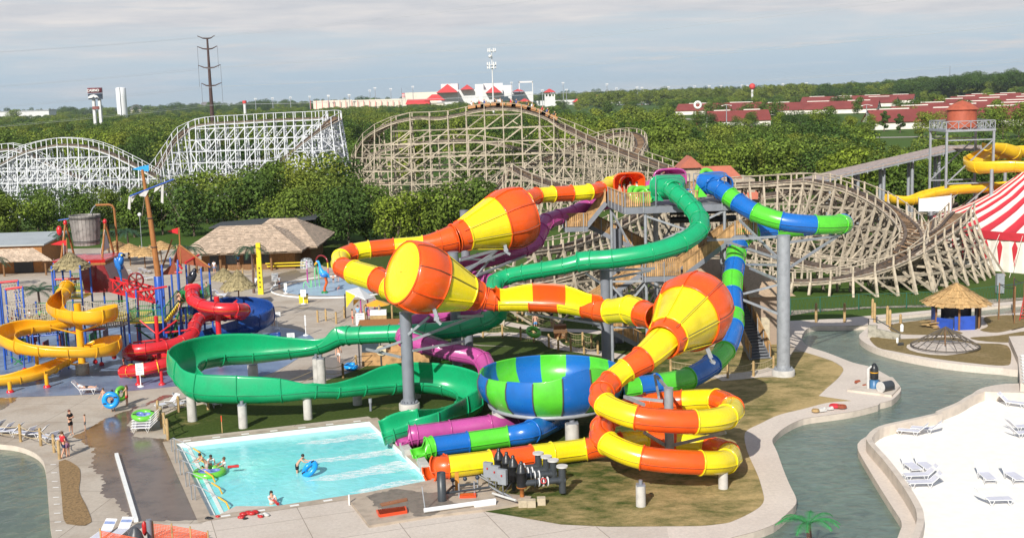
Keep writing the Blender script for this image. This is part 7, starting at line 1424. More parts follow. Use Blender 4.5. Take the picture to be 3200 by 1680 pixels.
# ================================================================== people
FR.update({'D1': (1360, 1400, 5.8545), 'D2': (1000, 880, 4.507), 'D3': (260, 1600, 5.8545), 'D4': (0, 1280, 9.658), 'D5': (1850, 520, 5.152), 'D6': (880, 780, 8.45)})
M_HAIR = {'dark': mat('dark_hair', (.025, .015, .012), .7), 'brown': mat('brown_hair', (.10, .05, .025), .7), 'blond': mat('blond_hair', (.35, .22, .09), .7), 'red': mat('auburn_hair', (.13, .035, .02), .7)}
CLO = {}
def cloth(c):
 if c not in CLO: CLO[c] = mat('cloth_%d' % len(CLO), c, .85, .08, 4)
 return CLO[c]
BODY = dict(pelvis=(0, 0, .96), waist=(0, 0, 1.12), chest=(0, .01, 1.32), neck=(0, 0, 1.47), head=(0, .015, 1.60), crown=(0, .0, 1.70), shl=(-.17, 0, 1.42), ell=(-.25, -.02, 1.15), wrl=(-.26, .06, .90), shr=(.17, 0, 1.42), elr=(.25, -.02, 1.15), wrr=(.26, .06, .90), hil=(-.09, 0, .92), knl=(-.10, .02, .50), anl=(-.10, 0, .09), tol=(-.11, .14, .03), hir=(.09, 0, .92), knr=(.10, .02, .50), anr=(.10, 0, .09), tor=(.11, .14, .03))
RAD = dict(pelvis=.125, waist=.115, chest=.135, neck=.055, head=.095, crown=.07, shl=.062, ell=.043, wrl=.031, shr=.062, elr=.043, wrr=.031, hil=.095, knl=.058, anl=.038, tol=.032, hir=.095, knr=.058, anr=.038, tor=.032)
LINK = [('pelvis', 'waist'), ('waist', 'chest'), ('chest', 'neck'), ('neck', 'head'), ('head', 'crown'), ('chest', 'shl'), ('shl', 'ell'), ('ell', 'wrl'), ('chest', 'shr'), ('shr', 'elr'), ('elr', 'wrr'), ('pelvis', 'hil'), ('hil', 'knl'), ('knl', 'anl'), ('anl', 'tol'), ('pelvis', 'hir'), ('hir', 'knr'), ('knr', 'anr'), ('anr', 'tor')]
POSE = {'stand': {}, 'walk': dict(knl=(-.1, .2, .52), anl=(-.1, .24, .12), tol=(-.1, .38, .06), knr=(.1, -.06, .5), anr=(.1, -.28, .14), tor=(.1, -.18, .04), wrl=(-.24, -.16, .93), wrr=(.24, .24, .96)),
 'cross': dict(ell=(-.24, .08, 1.16), wrl=(.02, .22, 1.2), elr=(.24, .08, 1.17), wrr=(-.03, .2, 1.24)), 'reach': dict(elr=(.2, .24, 1.34), wrr=(.12, .48, 1.3), ell=(-.2, .22, 1.28), wrl=(-.12, .44, 1.22)), 'hug': dict(elr=(.16, .2, 1.22), wrr=(-.12, .32, 1.18), ell=(-.18, .2, 1.2), wrl=(.1, .34, 1.1)),
 'sit': dict(pelvis=(0, 0, .48), waist=(0, -.03, .64), chest=(0, -.03, .84), neck=(0, -.02, .99), head=(0, .0, 1.12), crown=(0, -.01, 1.22), shl=(-.17, -.03, .94), shr=(.17, -.03, .94), ell=(-.23, .06, .68), elr=(.23, .06, .68), wrl=(-.16, .28, .62), wrr=(.16, .28, .62), hil=(-.09, .04, .46), hir=(.09, .04, .46), knl=(-.11, .42, .48), knr=(.11, .42, .48), anl=(-.11, .46, .09), anr=(.11, .46, .09), tol=(-.11, .6, .03), tor=(.11, .6, .03)),
 'lie': dict(pelvis=(0, 0, .44), waist=(0, -.17, .47), chest=(0, -.36, .56), neck=(0, -.5, .66), head=(0, -.62, .73), crown=(0, -.71, .78), shl=(-.17, -.44, .62), shr=(.17, -.44, .62), ell=(-.25, -.2, .48), elr=(.25, -.2, .48), wrl=(-.22, .06, .46), wrr=(.22, .06, .46), hil=(-.09, .04, .43), hir=(.09, .04, .43), knl=(-.1, .46, .47), knr=(.1, .46, .47), anl=(-.1, .86, .42), anr=(.1, .86, .42), tol=(-.1, .92, .54), tor=(.1, .92, .54)),
 'lean': dict(waist=(0, .1, 1.1), chest=(0, .27, 1.26), neck=(0, .36, 1.38), head=(0, .42, 1.49), crown=(0, .43, 1.58), shl=(-.17, .32, 1.34), shr=(.17, .32, 1.34), ell=(-.2, .52, 1.18), elr=(.2, .52, 1.18), wrl=(-.14, .74, 1.16), wrr=(.14, .74, 1.16))}
def skinned(name, P, links, rad, m, par, sub=1):
 ks = []
 for a, b in links:
  for k in (a, b):
   if k not in ks: ks.append(k)
 me = bpy.data.meshes.new(name); me.from_pydata([P[k] for k in ks], [(ks.index(a), ks.index(b)) for a, b in links], []); o = bpy.data.objects.new(name, me); COL.objects.link(o)
 o.modifiers.new('skin', 'SKIN').use_smooth_shade = True; sk = me.skin_vertices[0]
 for k, v in zip(ks, sk.data): v.radius = rad[k] if isinstance(rad[k], tuple) else (rad[k], rad[k]); v.use_root = k == ks[0]
 s = o.modifiers.new('smooth', 'SUBSURF'); s.levels = s.render_levels = sub
 me.materials.append(m); o.parent = par; return o
PIX = []
def person(loc, face, label, pose='stand', top=None, bottom=None, hair='dark', ht=1.72, skin=None, long_hair=False, dress=False, group=None, feet=True):
 t = thing('person', label, 'person', loc, face - PI / 2, group); t.scale = [ht / 1.74] * 3
 P = {k: Vector(v) for k, v in {**BODY, **POSE[pose]}.items()}; rad = dict(RAD); links = list(LINK); sk = skin or rnd.choice((M_SKIN, M_SKIN, M_SKIN2))
 for s, sg in (('l', -1), ('r', 1)):
  w2, e2 = P['wr' + s], P['el' + s]; d = (w2 - e2).normalized(); sd = d.cross(Vector((0, 0, 1))) if abs(d.z) < .9 else Vector((0, 1, 0)); sd.normalize(); P['pa' + s] = w2 + d * .085; rad['pa' + s] = (.034, .022); links.append(('wr' + s, 'pa' + s))
  for i, (o_, L) in enumerate(((-.026, .068), (-.009, .078), (.009, .074), (.026, .058))): a = 'f%s%d' % (s, i); P[a] = P['pa' + s] + d * L + sd * o_ * 1.5 + Vector((0, 0, -.012)); rad[a] = .009; links.append(('pa' + s, a))
  P['th' + s] = w2 + d * .06 - sd * .05; rad['th' + s] = .010; links.append(('wr' + s, 'th' + s))
 for k in ('pelvis', 'waist', 'chest'): rad[k] = (rad[k] * 1.15, rad[k] * .85)
 skinned('body', P, links, rad, sk, t)
 hd = P['head'].lerp(P['crown'], .35); up_ = (P['crown'] - P['head']).normalized(); fw = Vector((0, 1, 0)) if abs(up_.y) < .8 else Vector((0, .3, .9)); fw = (fw - up_ * fw.dot(up_)).normalized()
 mb = MB(); q = Matrix((fw.cross(up_), fw, up_)).transposed(); mb.ball(hd - fw * .025 + up_ * .022, .112, 9, sc=(.95, .98, .98), rot=q)
 if long_hair: mb.tube([hd - fw * .07, hd - fw * .12 - up_ * .16, hd - fw * .12 - up_ * .34], [.085, .085, .04], 7)
 mb.build('hair', M_HAIR[hair], None).parent = t
 f = MB(); f.ball(hd + fw * .098 - up_ * .025, .016, 5, sc=(.8, 1.2, 1.4), rot=q); f.build('nose', sk, None).parent = t
 if bottom:
  R2 = {k: (v[0] * 1.13, v[1] * 1.13) if isinstance(v, tuple) else v * 1.16 for k, v in rad.items()}; P2 = dict(P)
  for s in 'lr': P2['kn' + s] = P['hi' + s].lerp(P['kn' + s], .72); R2['kn' + s] = .088
  P2['waist'] = P['pelvis'].lerp(P['waist'], .4); R2['waist'] = (.15, .11)
  skinned('shorts' if not dress else 'dress_skirt', P2, [('pelvis', 'waist'), ('pelvis', 'hil'), ('hil', 'knl'), ('pelvis', 'hir'), ('hir', 'knr')], R2, cloth(bottom), t)
 if top:
  P3 = dict(P); R3 = {k: (v[0] * 1.12, v[1] * 1.14) if isinstance(v, tuple) else v * 1.22 for k, v in rad.items()}
  for s in 'lr': P3['el' + s] = P['sh' + s].lerp(P['el' + s], .55); R3['el' + s] = .064
  P3['neck'] = P['chest'].lerp(P['neck'], .75); R3['neck'] = .085
  skinned('shirt', P3, [('chest', 'waist'), ('waist', 'pelvis'), ('chest', 'neck'), ('chest', 'shl'), ('shl', 'ell'), ('chest', 'shr'), ('shr', 'elr')], R3, cloth(top), t)
 return t
WHITE, NAVY, BLK, RED_, TEAL, YEL, PINK, KHAKI, SKY = (.75, .75, .75), (.02, .03, .09), (.012, .012, .015), (.5, .02, .03), (.03, .2, .3), (.6, .38, .08), (.6, .2, .3), (.3, .24, .16), (.25, .45, .7)
AWAY, CAMW, RT, LT = R(90), R(-90), 0., PI
person(G('D4', 2150, 745), R(-30), 'woman in a black swim dress with folded arms beside the wet ramp', 'cross', BLK, BLK, 'red', 1.74, M_SKIN)
person(G('B1', 590, 1100), R(200), 'small boy in blue shorts standing near the wet ramp', 'stand', None, TEAL, 'brown', 1.12, M_SKIN)
person(G('B1', 985, 630), R(250), 'bare backed boy in pale yellow shorts beside the blue ring', 'walk', None, YEL, 'brown', 1.5, M_SKIN)
person(G('B1', 1180, 710), CAMW, 'boy hidden behind the big blue ring he carries', 'hug', None, NAVY, 'dark', 1.62, M_SKIN2)
person(G('B1', 1475, 590), R(170), 'girl in a red bikini hugging a long green float', 'hug', None, RED_, 'brown', 1.58, M_SKIN, True)
person(G('D4', 1930, 1440), R(60), 'person in a red shirt and dark shorts by the last loungers', 'walk', RED_, NAVY, 'brown', 1.74, M_SKIN)
person(G('D4', 2060, 1420), R(150), 'woman in a purple grey swimsuit bending over by the last loungers', 'lean', (.25, .12, .2), (.25, .12, .2), 'dark', 1.62, M_SKIN)
person(G('B2', 1380, 1140), AWAY, 'bare backed man in black trunks by the white sign beside the blue slide', 'stand', None, BLK, 'brown', 1.84, M_SKIN)
person(G('D2', 268, 1145), AWAY, 'girl in a white bikini walking away past the snack hut', 'walk', WHITE if False else None, WHITE, 'red', 1.66, M_SKIN, True)
person(G('D2', 20, 1090), AWAY, 'person in a red top half hidden behind the green trough', 'walk', RED_, BLK, 'brown', 1.6)
person(G('D2', 540, 580), CAMW, 'man in a light blue shirt standing behind the snack hut fence', 'stand', SKY, BLK, 'brown', 1.8, M_SKIN)
person(G('D2', 655, 560), CAMW, 'person in a pale blue shirt beside the purple frame', 'stand', SKY, KHAKI, 'dark', 1.7)
person(G('D2', 462, 600), R(20), 'bare chested boy next to the man in the light blue shirt', 'stand', None, RED_, 'brown', 1.55, M_SKIN)
person(G('D6', 1370, 885), AWAY, 'child in dark trunks wading beside the bird sculpture', 'stand', None, BLK, 'dark', 1.1)
person(G('D6', 1490, 860), AWAY, 'bare backed man in dark shorts bending on the splash circle', 'lean', None, NAVY, 'brown', 1.75, M_SKIN)
person(G('D6', 1520, 1060), R(200), 'toddler squatting at the man\'s feet on the splash circle', 'sit', None, RED_, 'dark', .8, M_SKIN)
person(G('B2', 1505, 410), R(150), 'person in a white shirt and dark shorts standing at the splash circle kerb', 'stand', WHITE, NAVY, 'brown', 1.68)
person((px_x('Z4', 1560, 157.8), 157.8, 0), AWAY, 'person in white standing at the snack bar counter', 'stand', WHITE, (.2, .3, .5), 'dark', 1.7)
person((px_x('A2', 1640, 159.3), 159.3, .5), CAMW, 'vendor in a blue shirt at the snack bar hatch', 'stand', (.05, .25, .6), BLK, 'dark', 1.7)
person(G('Y4', 1720, 215), AWAY, 'person in blue shorts carrying a lime green float along the garden path', 'stand', None, (.1, .3, .6), 'brown', 1.72)
person(G('Y4', 1848, 190), R(40), 'person in a dark top behind the brown bin on the garden path', 'stand', BLK, KHAKI, 'dark', 1.7)
# on the play structure
for x, y, z, d, lb, tp_, bt in ((-.6, -.9, 5.4, 0, 'bare backed boy leaning on the rail of the red tower', None, NAVY), (.6, -1.0, 5.4, 0, 'child in a white shirt on the red tower deck', WHITE, BLK), (1.7, -1.2, 5.4, 0, 'child in a red shirt crouching at the red tower end', RED_, BLK)): person((TX + x, TY + y, z + .08), R(rnd.uniform(200, 340)), lb, 'lean' if 'lean' in lb else 'stand', tp_, bt, 'dark', 1.4)
person((HX + .3, HY - .4, 5.38), R(250), 'bare shouldered child under the straw roof of the play tower', 'lean', None, BLK, 'brown', 1.45); person((HX - .7, HY + .3, 5.38), R(300), 'child in a white shirt under the straw roof of the play tower', 'stand', WHITE, BLK, 'dark', 1.4)
person((ex1 + .9, ey + 1.4, 4.1), R(60), 'bare backed man in black trunks climbing the yellow stairs', 'walk', None, BLK, 'dark', 1.75, M_SKIN); person((rx0 + 1.2, ry + .4, 4.83), R(240), 'girl in a pink top sitting at the top of the red tube', 'sit', PINK, WHITE, 'brown', 1.4)
person((rx0 + 1.9, ry + 1.3, 4.83), R(200), 'child with wet dark hair waiting behind the girl in the pink top', 'stand', None, NAVY, 'dark', 1.3)
for i, (x, d, lb, tp_) in enumerate(((140, 105, 'child in orange trunks inside the left net bridge', None), (330, 105, 'child in a pale top inside the left net bridge', WHITE), (450, 105.2, 'child with a green shirt at the end of the left net bridge', (.1, .4, .1)), (1150, 104.4, 'child in a white top inside the net bridge by the yellow slide', WHITE))): person((px_x('A3', x, d), d, 3.3), R(200 + 40 * i), lb, 'walk', tp_, RED_ if i == 0 else NAVY, 'brown', 1.35)
person((px_x('A3', 1340, 101), 101, 0), R(200), 'person in red trunks standing in the shade under the play structure', 'stand', None, RED_, 'dark', 1.6, M_SKIN2); person((px_x('A4', 280, 101.5), 101.5, 0), R(250), 'child in dark trunks in the shade behind the red tube', 'stand', None, BLK, 'dark', 1.3, M_SKIN2)
person((px_x('Z4', 90, 142), 142, 0), R(300), 'person in white and blue with a towel below the thatched awning', 'lean', WHITE, (.1, .15, .4), 'blond', 1.65); person((px_x('A1', 470, 118), 118, 0), R(90), 'person in a white shirt beside the bushy palm', 'stand', WHITE, KHAKI, 'dark', 1.7); person((px_x('A1', 780, 166), 166, 0), R(200), 'person in dark clothes near the golden parasols', 'stand', NAVY, BLK, 'dark', 1.7)
# on the tower
for x, y, lb, ps, tp_, bt in ((520, 330, 'bare backed man in white trunks at the railing of the tower top', 'stand', None, WHITE), (615, 335, 'slim bare chested boy at the railing of the tower top', 'stand', None, BLK), (720, 300, 'person in a white and red shirt at the mouth of the orange slide', 'stand', WHITE, RED_), (445, 300, 'child at the left end of the tower railing', 'stand', None, TEAL), (975, 260, 'person in a pale shirt between the orange and purple mouths', 'stand', (.5, .35, .3), BLK), (1650, 260, 'bare chested person behind the dark bar next to the blue mouth', 'stand', None, NAVY), (1700, 255, 'second bather behind the dark bar next to the blue mouth, in red trunks', 'stand', None, RED_)):
 p = Q('D5', x, y, 99.2 if x < 600 else 101.5); person((p.x, p.y, TZ), R(rnd.uniform(60, 300)), lb, ps, tp_, bt, 'dark', 1.72)
p = Q('D5', 1990, 120, 103); person((p.x, p.y, TZ), R(180), 'rider with dark hair looking over the blue mouth', 'stand', None, BLK, 'dark', 1.75)
# in the pool
WZ = -.33
def wade(f, x, y, dz, **k): p = G(f, x, y, WZ); return person((p.x, p.y, WZ - dz), **k)
wade('X3', 1790, 815, .85, face=R(210), label='lifeguard in a white shirt with a red rescue tube standing in the pool', pose='reach', top=WHITE, bottom=RED_, hair='brown'); wade('X3', 1670, 770, .85, face=R(300), label='lifeguard in a white shirt bending to the green float in the pool', pose='lean', top=WHITE, bottom=RED_, hair='dark')
wade('X3', 1650, 830, .30, face=R(220), label='bare backed man in patterned trunks climbing off the green float', pose='lean', bottom=(.5, .45, .4), hair='dark', skin=M_SKIN); wade('X3', 1615, 830, .28, face=R(250), label='small child sitting on the green float in the pool', pose='sit', bottom=NAVY, hair='dark', ht=1.0)
wade('X3', 2370, 830, .45, face=R(-5), label='bare backed boy in black shorts pushing a blue float across the pool', pose='lean', bottom=BLK, hair='dark', skin=M_SKIN); wade('X3', 2168, 1080, .95, face=R(-60), label='lifeguard in white with long dark hair holding a red tube at the pool edge', pose='reach', top=WHITE, bottom=RED_, hair='dark', long_hair=True)
M_TUBEB = plastic('float_blue', (.01, .30, .80), rough=.2); M_TUBEG = plastic('float_green', (.14, .52, .05), rough=.2); M_TUBEL = plastic('float_lilac', (.16, .22, .55), rough=.2); M_LIFE = plastic('rescue_red', (.50, .02, .02)); M_MATO = plastic('mat_orange', (.75, .075, .02))
def ring(nm, label, c, Rr, r, ax, m, two=False, cat='float', par=None):
 t = thing(nm, label, cat, c); MB().torus(c, Rr, r, ax, 28, 12).build('ring', m, t)
 q = Vector((0, 0, 1)).rotation_difference(Vector(ax).normalized())
 if two:
  for s in (-1, 1): MB().torus(Vector(c) + q @ Vector((s * Rr * .42, 0, .02)), Rr * .42, r * .6, ax, 20, 8).build('seat_ring', M_TUBEL, t)
 for k in range(2): a = PI * k + .6; MB().box(Vector(c) + q @ Vector((Rr * math.cos(a), Rr * math.sin(a), r)), (.22, .1, .05), rot=q.to_matrix()).build('handle', M_BLACK, t)
 return t
pr = G('B1', 1180, 700); ring('swim_ring', 'big sky blue swim ring held upright by a boy', (pr.x, pr.y - .42, .93), .44, .20, (.08, -1, .12), M_TUBEB)
pg = G('B1', 1390, 590); ring('swim_float', 'long green double float held upright by the girl', (pg.x - .05, pg.y - .15, .98), .42, .17, (1, -.5, .05), M_TUBEG); 
ring('swim_float', 'green and lilac double float resting on the stacked loungers', G('B1', 1810, 790, .98), .62, .19, (.1, -.15, 1), M_TUBEG, True); ring('swim_float', 'green and lilac double float carrying bathers in the pool', G('X3', 1670, 828, -.2), .82, .2, (0, 0, 1), M_TUBEG, True); ring('swim_float', 'tilted blue and red float pushed by the boy in the pool', G('X3', 2470, 800, .05), .42, .17, (-.55, -.4, .75), M_TUBEB)
ring('swim_float', 'blue ring leaning at the snack hut counter', G('D2', 440, 1190, .28), .42, .18, (.1, -.2, 1), M_TUBEB); ring('swim_float', 'lime green double float carried on the garden path', G('Y4', 1720, 215, 1.5) + Vector((-.2, -.3, 0)), .5, .2, (.3, -.5, .9), M_TUBEG)
for i, (x, y, c) in enumerate(((700, 300, 'first'), (800, 270, 'second'), (915, 260, 'third'))): p = Q('D5', x, y + 40, 99.5); ring('swim_float', 'lime green raft, %s one along the tower railing' % c, (p.x, p.y, TZ + .8), .62, .22, (.6 - .5 * i, -.7, .5), M_TUBEG)
p = Q('D5', 1860, 110, 102.5); ring('swim_float', 'lime and blue raft held up over the blue slide mouth', (p.x, p.y, p.z - .2), .55, .2, (.3, -.7, .5), M_TUBEG); p = Q('D5', 1560, 260, 100); ring('swim_float', 'pale blue raft between the green and blue mouths on the tower', (p.x, p.y, TZ + .55), .6, .2, (.2, -.5, .8), M_TUBEB)
ring('swim_float', 'lime green raft waiting on the path below the tower', (Q('Y2', 1280, 930, 103).x, 103, 4.2), .7, .22, (.6, -.6, .3), M_TUBEG)
for f, x, y, x2, y2, z, lb in (('X3', 1690, 785, 1740, 770, -.1, 'red rescue tube lying across the green float'), ('X3', 1815, 785, 1905, 778, .1, 'long red rescue tube held out by the lifeguard in the pool'), ('X3', 2180, 1050, 2215, 1080, -.1, 'short red rescue tube held by the lifeguard at the pool edge')): tag(MB().tube([G(f, x, y, z), G(f, x2, y2, z)], .09, 8).build('rescue_tube', M_LIFE), lb, 'rescue tube')
mb = MB(); a, b, c, d = (G('X4', *q, .19) for q in ((720, 895), (950, 865), (960, 900), (740, 935)))
for i in range(16): mb.bar(a.lerp(b, (i + .1) / 16) + Vector((0, 0, .06)), d.lerp(c, (i + .1) / 16) + Vector((0, 0, .06)), .16, .12)
mb.slab([a, b, c, d], (0, 0, 1), .1); tag(mb.build('swim_mat', M_MATO), 'ridged orange swim mat on the damp concrete slab', 'mat')
mb = MB(); a, b, c, d = (G('X4', *q, .17) for q in ((740, 830), (955, 785), (962, 805), (755, 850))); mb.slab([a, b, c, d], (0, 0, 1), .05); tag(mb.build('swim_mat', plastic('worn_orange', (.32, .12, .05))), 'worn flat brown orange mat behind the bright orange one', 'mat')
for i, (x, y, s, m, lb) in enumerate(((1985, 1165, .42, M_LIFE, 'biggest heap of red lifeguard gear on the deck by the pool'), (1945, 1190, .26, M_LIFE, 'small red bundle at the left of the lifeguard gear'), (2060, 1185, .28, M_LIFE, 'red bundle beside the grey towel'), (2098, 1175, .30, M_SAIL, 'crumpled grey towel at the right end of the lifeguard gear'), (1955, 1200, .16, M_BLACK, 'black shoe like bundle below the red gear'), (1662, 1200, .22, M_BLACK, 'pair of black sandals at the pool corner'), (1730, 1185, .18, M_LIFE, 'little dark red bundle at the pool corner'))):
 c = G('X3', x, y); mb = MB()
 for k in range(5): mb.ball(c + Vector((rnd.uniform(-s, s) * .8, rnd.uniform(-s, s) * .5, s * .25)), s * .45, 8, sc=(1.2, 1, .6))
 tag(mb.build('towel_heap', m), lb, 'towel')
# ================================================================== loungers
M_SLING = mat('white_sling', (.60, .60, .67), .7, .04, 3); M_WPL = mat('white_tube', (.76, .76, .76), .4, .03); M_STRIPE = mat('blue_stripe_sling', (.20, .26, .45), .7)
def lounger_proto(back=.6, stripe=False, label='', group=''):
 t = thing('sun_lounger', label, 'sun lounger', (0, 0, 0), 0, group); bx = -1.0 - .72 * math.cos(back) + .22; bz = .34 + .72 * math.sin(back)
 mb = MB()
 for s in (-.3, .3): mb.tube([(.95, s, .30), (.9, s, .34), (-.35, s, .34)], .022, 6); mb.tube([(-.35, s, .34), (-.35 - .75 * math.cos(back), s, .34 + .75 * math.sin(back))], .022, 6)
 mb.tube([(-.35 - .75 * math.cos(back), -.3, .34 + .75 * math.sin(back)), (-.35 - .75 * math.cos(back), .3, .34 + .75 * math.sin(back))], .022, 6); mb.tube([(.95, -.3, .3), (.95, .3, .3)], .022, 6); mb.build('frame', M_WPL, t)
 mb = MB(); mb.box((.28, 0, .345), (1.24, .56, .02)); mb.build('seat', M_SLING, t)
 mb = MB(); e = Vector((-.35, 0, .345)); f = Vector((-.35 - .72 * math.cos(back), 0, .345 + .72 * math.sin(back))); mb.bar(e, f, .56, .02, up=(math.sin(back), 0, math.cos(back))); mb.build('backrest', M_SLING, t)
 mb = MB(); mb.bar(e.lerp(f, .55) + Vector((.0, 0, .012)), e.lerp(f, .78) + Vector((.0, 0, .012)), .57, .03, up=(math.sin(back), 0, math.cos(back))); mb.build('stripe', M_STRIPE if stripe else M_WPL, t)
 for x in (.75, -.2):
  for s in (-.31, .31): MB().tube([(x - .14, s, .33), (x, s, .01), (x + .14, s, .33)], .02, 5).build('leg', M_WPL, t)
 return t
def armchair(x0=0): pass
LB = 'white loungers by the round pond'
l0 = lounger_proto(.75, False, 'x', LB)
pond = [((70, 720), 'white lounger cut by the left edge at the end of the pond row'), ((330, 760), 'white lounger of the pond row just left of the first rope post'), ((760, 830), 'white lounger of the pond row between the first and second rope posts'), ((1080, 840), 'white lounger of the pond row right behind the second rope post'), ((1480, 960), 'white lounger of the pond row left of the two bathers'), ((1800, 1010), 'last white lounger of the pond row beside the two bathers'), ((-180, 640), 'white lounger mostly outside the left edge by the pond')]
for i, ((x, y), lb) in enumerate(pond):
 p = G('D4', x, y); 
 if i == 0: l0.location = p; l0.rotation_euler = (0, 0, R(160)); l0['label'] = lb
 else: copy_tree(l0, p, R(150 + rnd.uniform(-15, 30)), lb)
for i in range(5): p = G('X3', 1165, 505); copy_tree(l0, Vector((p.x, p.y + i * .02, .16 * i)) + Vector((0, .1 * i, 0)), R(180), 'white lounger in the stack under the green float, %s from the bottom' % ('lowest', 'second', 'third', 'fourth', 'top')[i] if i else 'lowest white lounger of the stack under the green float')['group'] = 'stacked loungers'
for (x, y), lb in (((1340, 310), 'tangled white chair leaning on the rope fence near the ramp'), ((1400, 330), 'white chair lying beside the tangled one at the rope fence'), ((1480, 280), 'white lounger behind the rope fence next to the concrete post'), ((1690, 300), 'white lounger in the shade under the green trough')): copy_tree(l0, G('X3', x, y), R(rnd.uniform(0, 360)), lb)['group'] = 'loungers behind the lawn fence'
lw = copy_tree(l0, G('X3', 680, 205), R(0), 'white lounger on the blue pad holding a sunbather'); lw['group'] = 'single loungers'; lw.scale = (1, 1, 1.25)
pl_ = G('X3', 690, 200); person((pl_.x - .1, pl_.y, .06), R(0), 'sunbather lying on a white lounger at the blue pad with legs to the right', 'lie', WHITE, BLK, 'brown', 1.7, M_SKIN)
ls = lounger_proto(.55, True, 'white lounger with a blue stripe at the bottom edge, left one', 'striped loungers'); ls.location = G('X3', 825, 1360); ls.rotation_euler = (0, 0, R(-100)); copy_tree(ls, G('X3', 965, 1345), R(-97), 'white lounger with a blue stripe at the bottom edge, right one')
LS = 'white loungers on the sand beach'
for i, (f, x, y, a, lb) in enumerate((('X5', 1680, 285, 155, 'white lounger against the beach wall, front one of the pair'), ('X5', 1790, 265, 155, 'white lounger against the beach wall, rear one of the pair'), ('X5', 1660, 560, -85, 'white lounger with its foot to the camera, left of the central pair on the sand'), ('X5', 1770, 555, -85, 'white lounger with its foot to the camera, right of the central pair on the sand'), ('X5', 1745, 640, 180, 'white lounger set crosswise behind the central pair on the sand'), ('X5', 1775, 700, 180, 'white lounger set crosswise below the central pair on the sand'), ('X5', 2265, 640, -92, 'white lounger alone facing the camera, left of the two at the right'), ('X5', 2480, 640, -85, 'white lounger alone facing the camera near the right edge'), ('X5', 2330, 840, 0, 'white lounger seen side on at the lower right of the sand'), ('X5', 2480, 50, -40, 'white lounger far back beside the bridge on the sand'), ('X5', 2540, 250, 10, 'white lounger cut by the right edge halfway up the sand'), ('X5', 2550, 300, 10, 'second white lounger cut by the right edge below the first'))):
 c = copy_tree(l0, G(f, x, y, .1), R(a), lb); c['group'] = LS
for x, y, lb in ((170, 905, 'white plastic chair at the back of the plaza behind the wheel'), (235, 930, 'white plastic chair beside the golden parasols'), (60, 800, 'grey lounger under the golden parasols'), (250, 830, 'grey lounger in front of the golden parasol left of the mast'), (120, 860, 'lounger at the edge of the golden parasol shade')): copy_tree(l0, (px_x('A2', x, 152 + x % 9), 152 + x % 9, 0), R(rnd.uniform(0, 360)), lb)['group'] = 'plaza loungers'
for x, y, lb in ((120, 560, 'lounger with bags left of the big straw parasol'), (330, 560, 'lounger in the shade of the small straw parasol'), (420, 590, 'lounger at the foot of the small straw parasol'), (930, 350, 'striped beach chair right behind the big straw parasol')): copy_tree(l0, G('B2', x, y), R(rnd.uniform(0, 360)), lb)['group'] = 'plaza loungers'
# ================================================================== fences, signs, rails
M_POST = wood('treated_post', (.40, .27, .12)); M_ROPE = mat('hemp_rope', (.50, .40, .25), .9)
def rope_fence(label, pts, h=1.15, z=0., mesh=True, sag=.18, rope=M_ROPE):
 t = thing('rope_fence', label, 'fence', pts[0]); 
 for p in pts: MB().lathe([(.10, -.02), (.10, h), (.06, h + .07)], (p.x, p.y, z), n=9).build('post', M_POST, t)
 for a, b in zip(pts, pts[1:]):
  for hh in (h - .08, h * .5):
   MB().tube([a.lerp(b, k / 8) + Vector((0, 0, hh - sag * 4 * (k / 8) * (1 - k / 8))) for k in range(9)], .025, 5).build('rope', rope, t)
  if mesh:
   mb = MB()
   for k in range(int((b - a).length / .3)): u = k * .3 / (b - a).length; mb.bar(a.lerp(b, u) + Vector((0, 0, .05)), a.lerp(b, u) + Vector((0, 0, h * .9 - sag * 4 * u * (1 - u))), .008)
   for hh in (.25, .7): mb.bar(a + Vector((0, 0, hh)), b + Vector((0, 0, hh)), .008)
   mb.build('mesh', rope, t)
 return t
rope_fence('rope fence of short posts round the pond loungers', GL('D4', [(-300, 860), (630, 955), (1240, 1080), (1640, 1280), (1800, 1480)]), mesh=False)
rope_fence('wooden fence running down from the ramp to the pool corner', GL('X3', [(1265, 415), (1290, 470), (1315, 520), (1340, 570)]), h=1.4)
rope_fence('rope fence along the top of the lawn under the green trough', GL('X3', [(1265, 415), (1425, 350), (1660, 330), (1900, 295), (2085, 272)]) + GL('Y4', [(20, 600), (185, 590)]), mesh=False)
rope_fence('rope fence by the snack hut and the dark post', GL('Y4', [(185, 590), (290, 520), (700, 430)]), mesh=False, rope=M_IRON)
rope_fence('rope fence winding along the upper garden path', GL('Y4', [(1300, 265), (1455, 265), (1600, 285), (1705, 305), (1825, 345), (1900, 370), (2000, 375), (2105, 395), (2215, 400)]), mesh=True)
rope_fence('rope fence on the far side of the garden path', GL('Y4', [(1575, 140), (1615, 135), (1870, 230), (1965, 305), (2095, 330), (2165, 350)]), mesh=True)
rope_fence('rope fence in front of the tower stairs', GL('X1', [(1010, 560), (1465, 590), (1670, 575), (1830, 530)]), mesh=True)
rope_fence('rope fence in front of the snack bar', [Vector((px_x('Z4', x, 153), 153, 0)) for x in (1660, 1765, 1850)], mesh=False)
rope_fence('rope fence along the back of the plaza behind the golden parasols', [Vector((px_x('Z4', x, 182), 182, 0)) for x in (960, 1030, 1100, 1170, 1235, 1300)], mesh=False)
rope_fence('rope fence beside the yellow canopy stand', GL('Z4', [(2315, 900), (2375, 890), (2450, 912), (2510, 870)]), mesh=True)
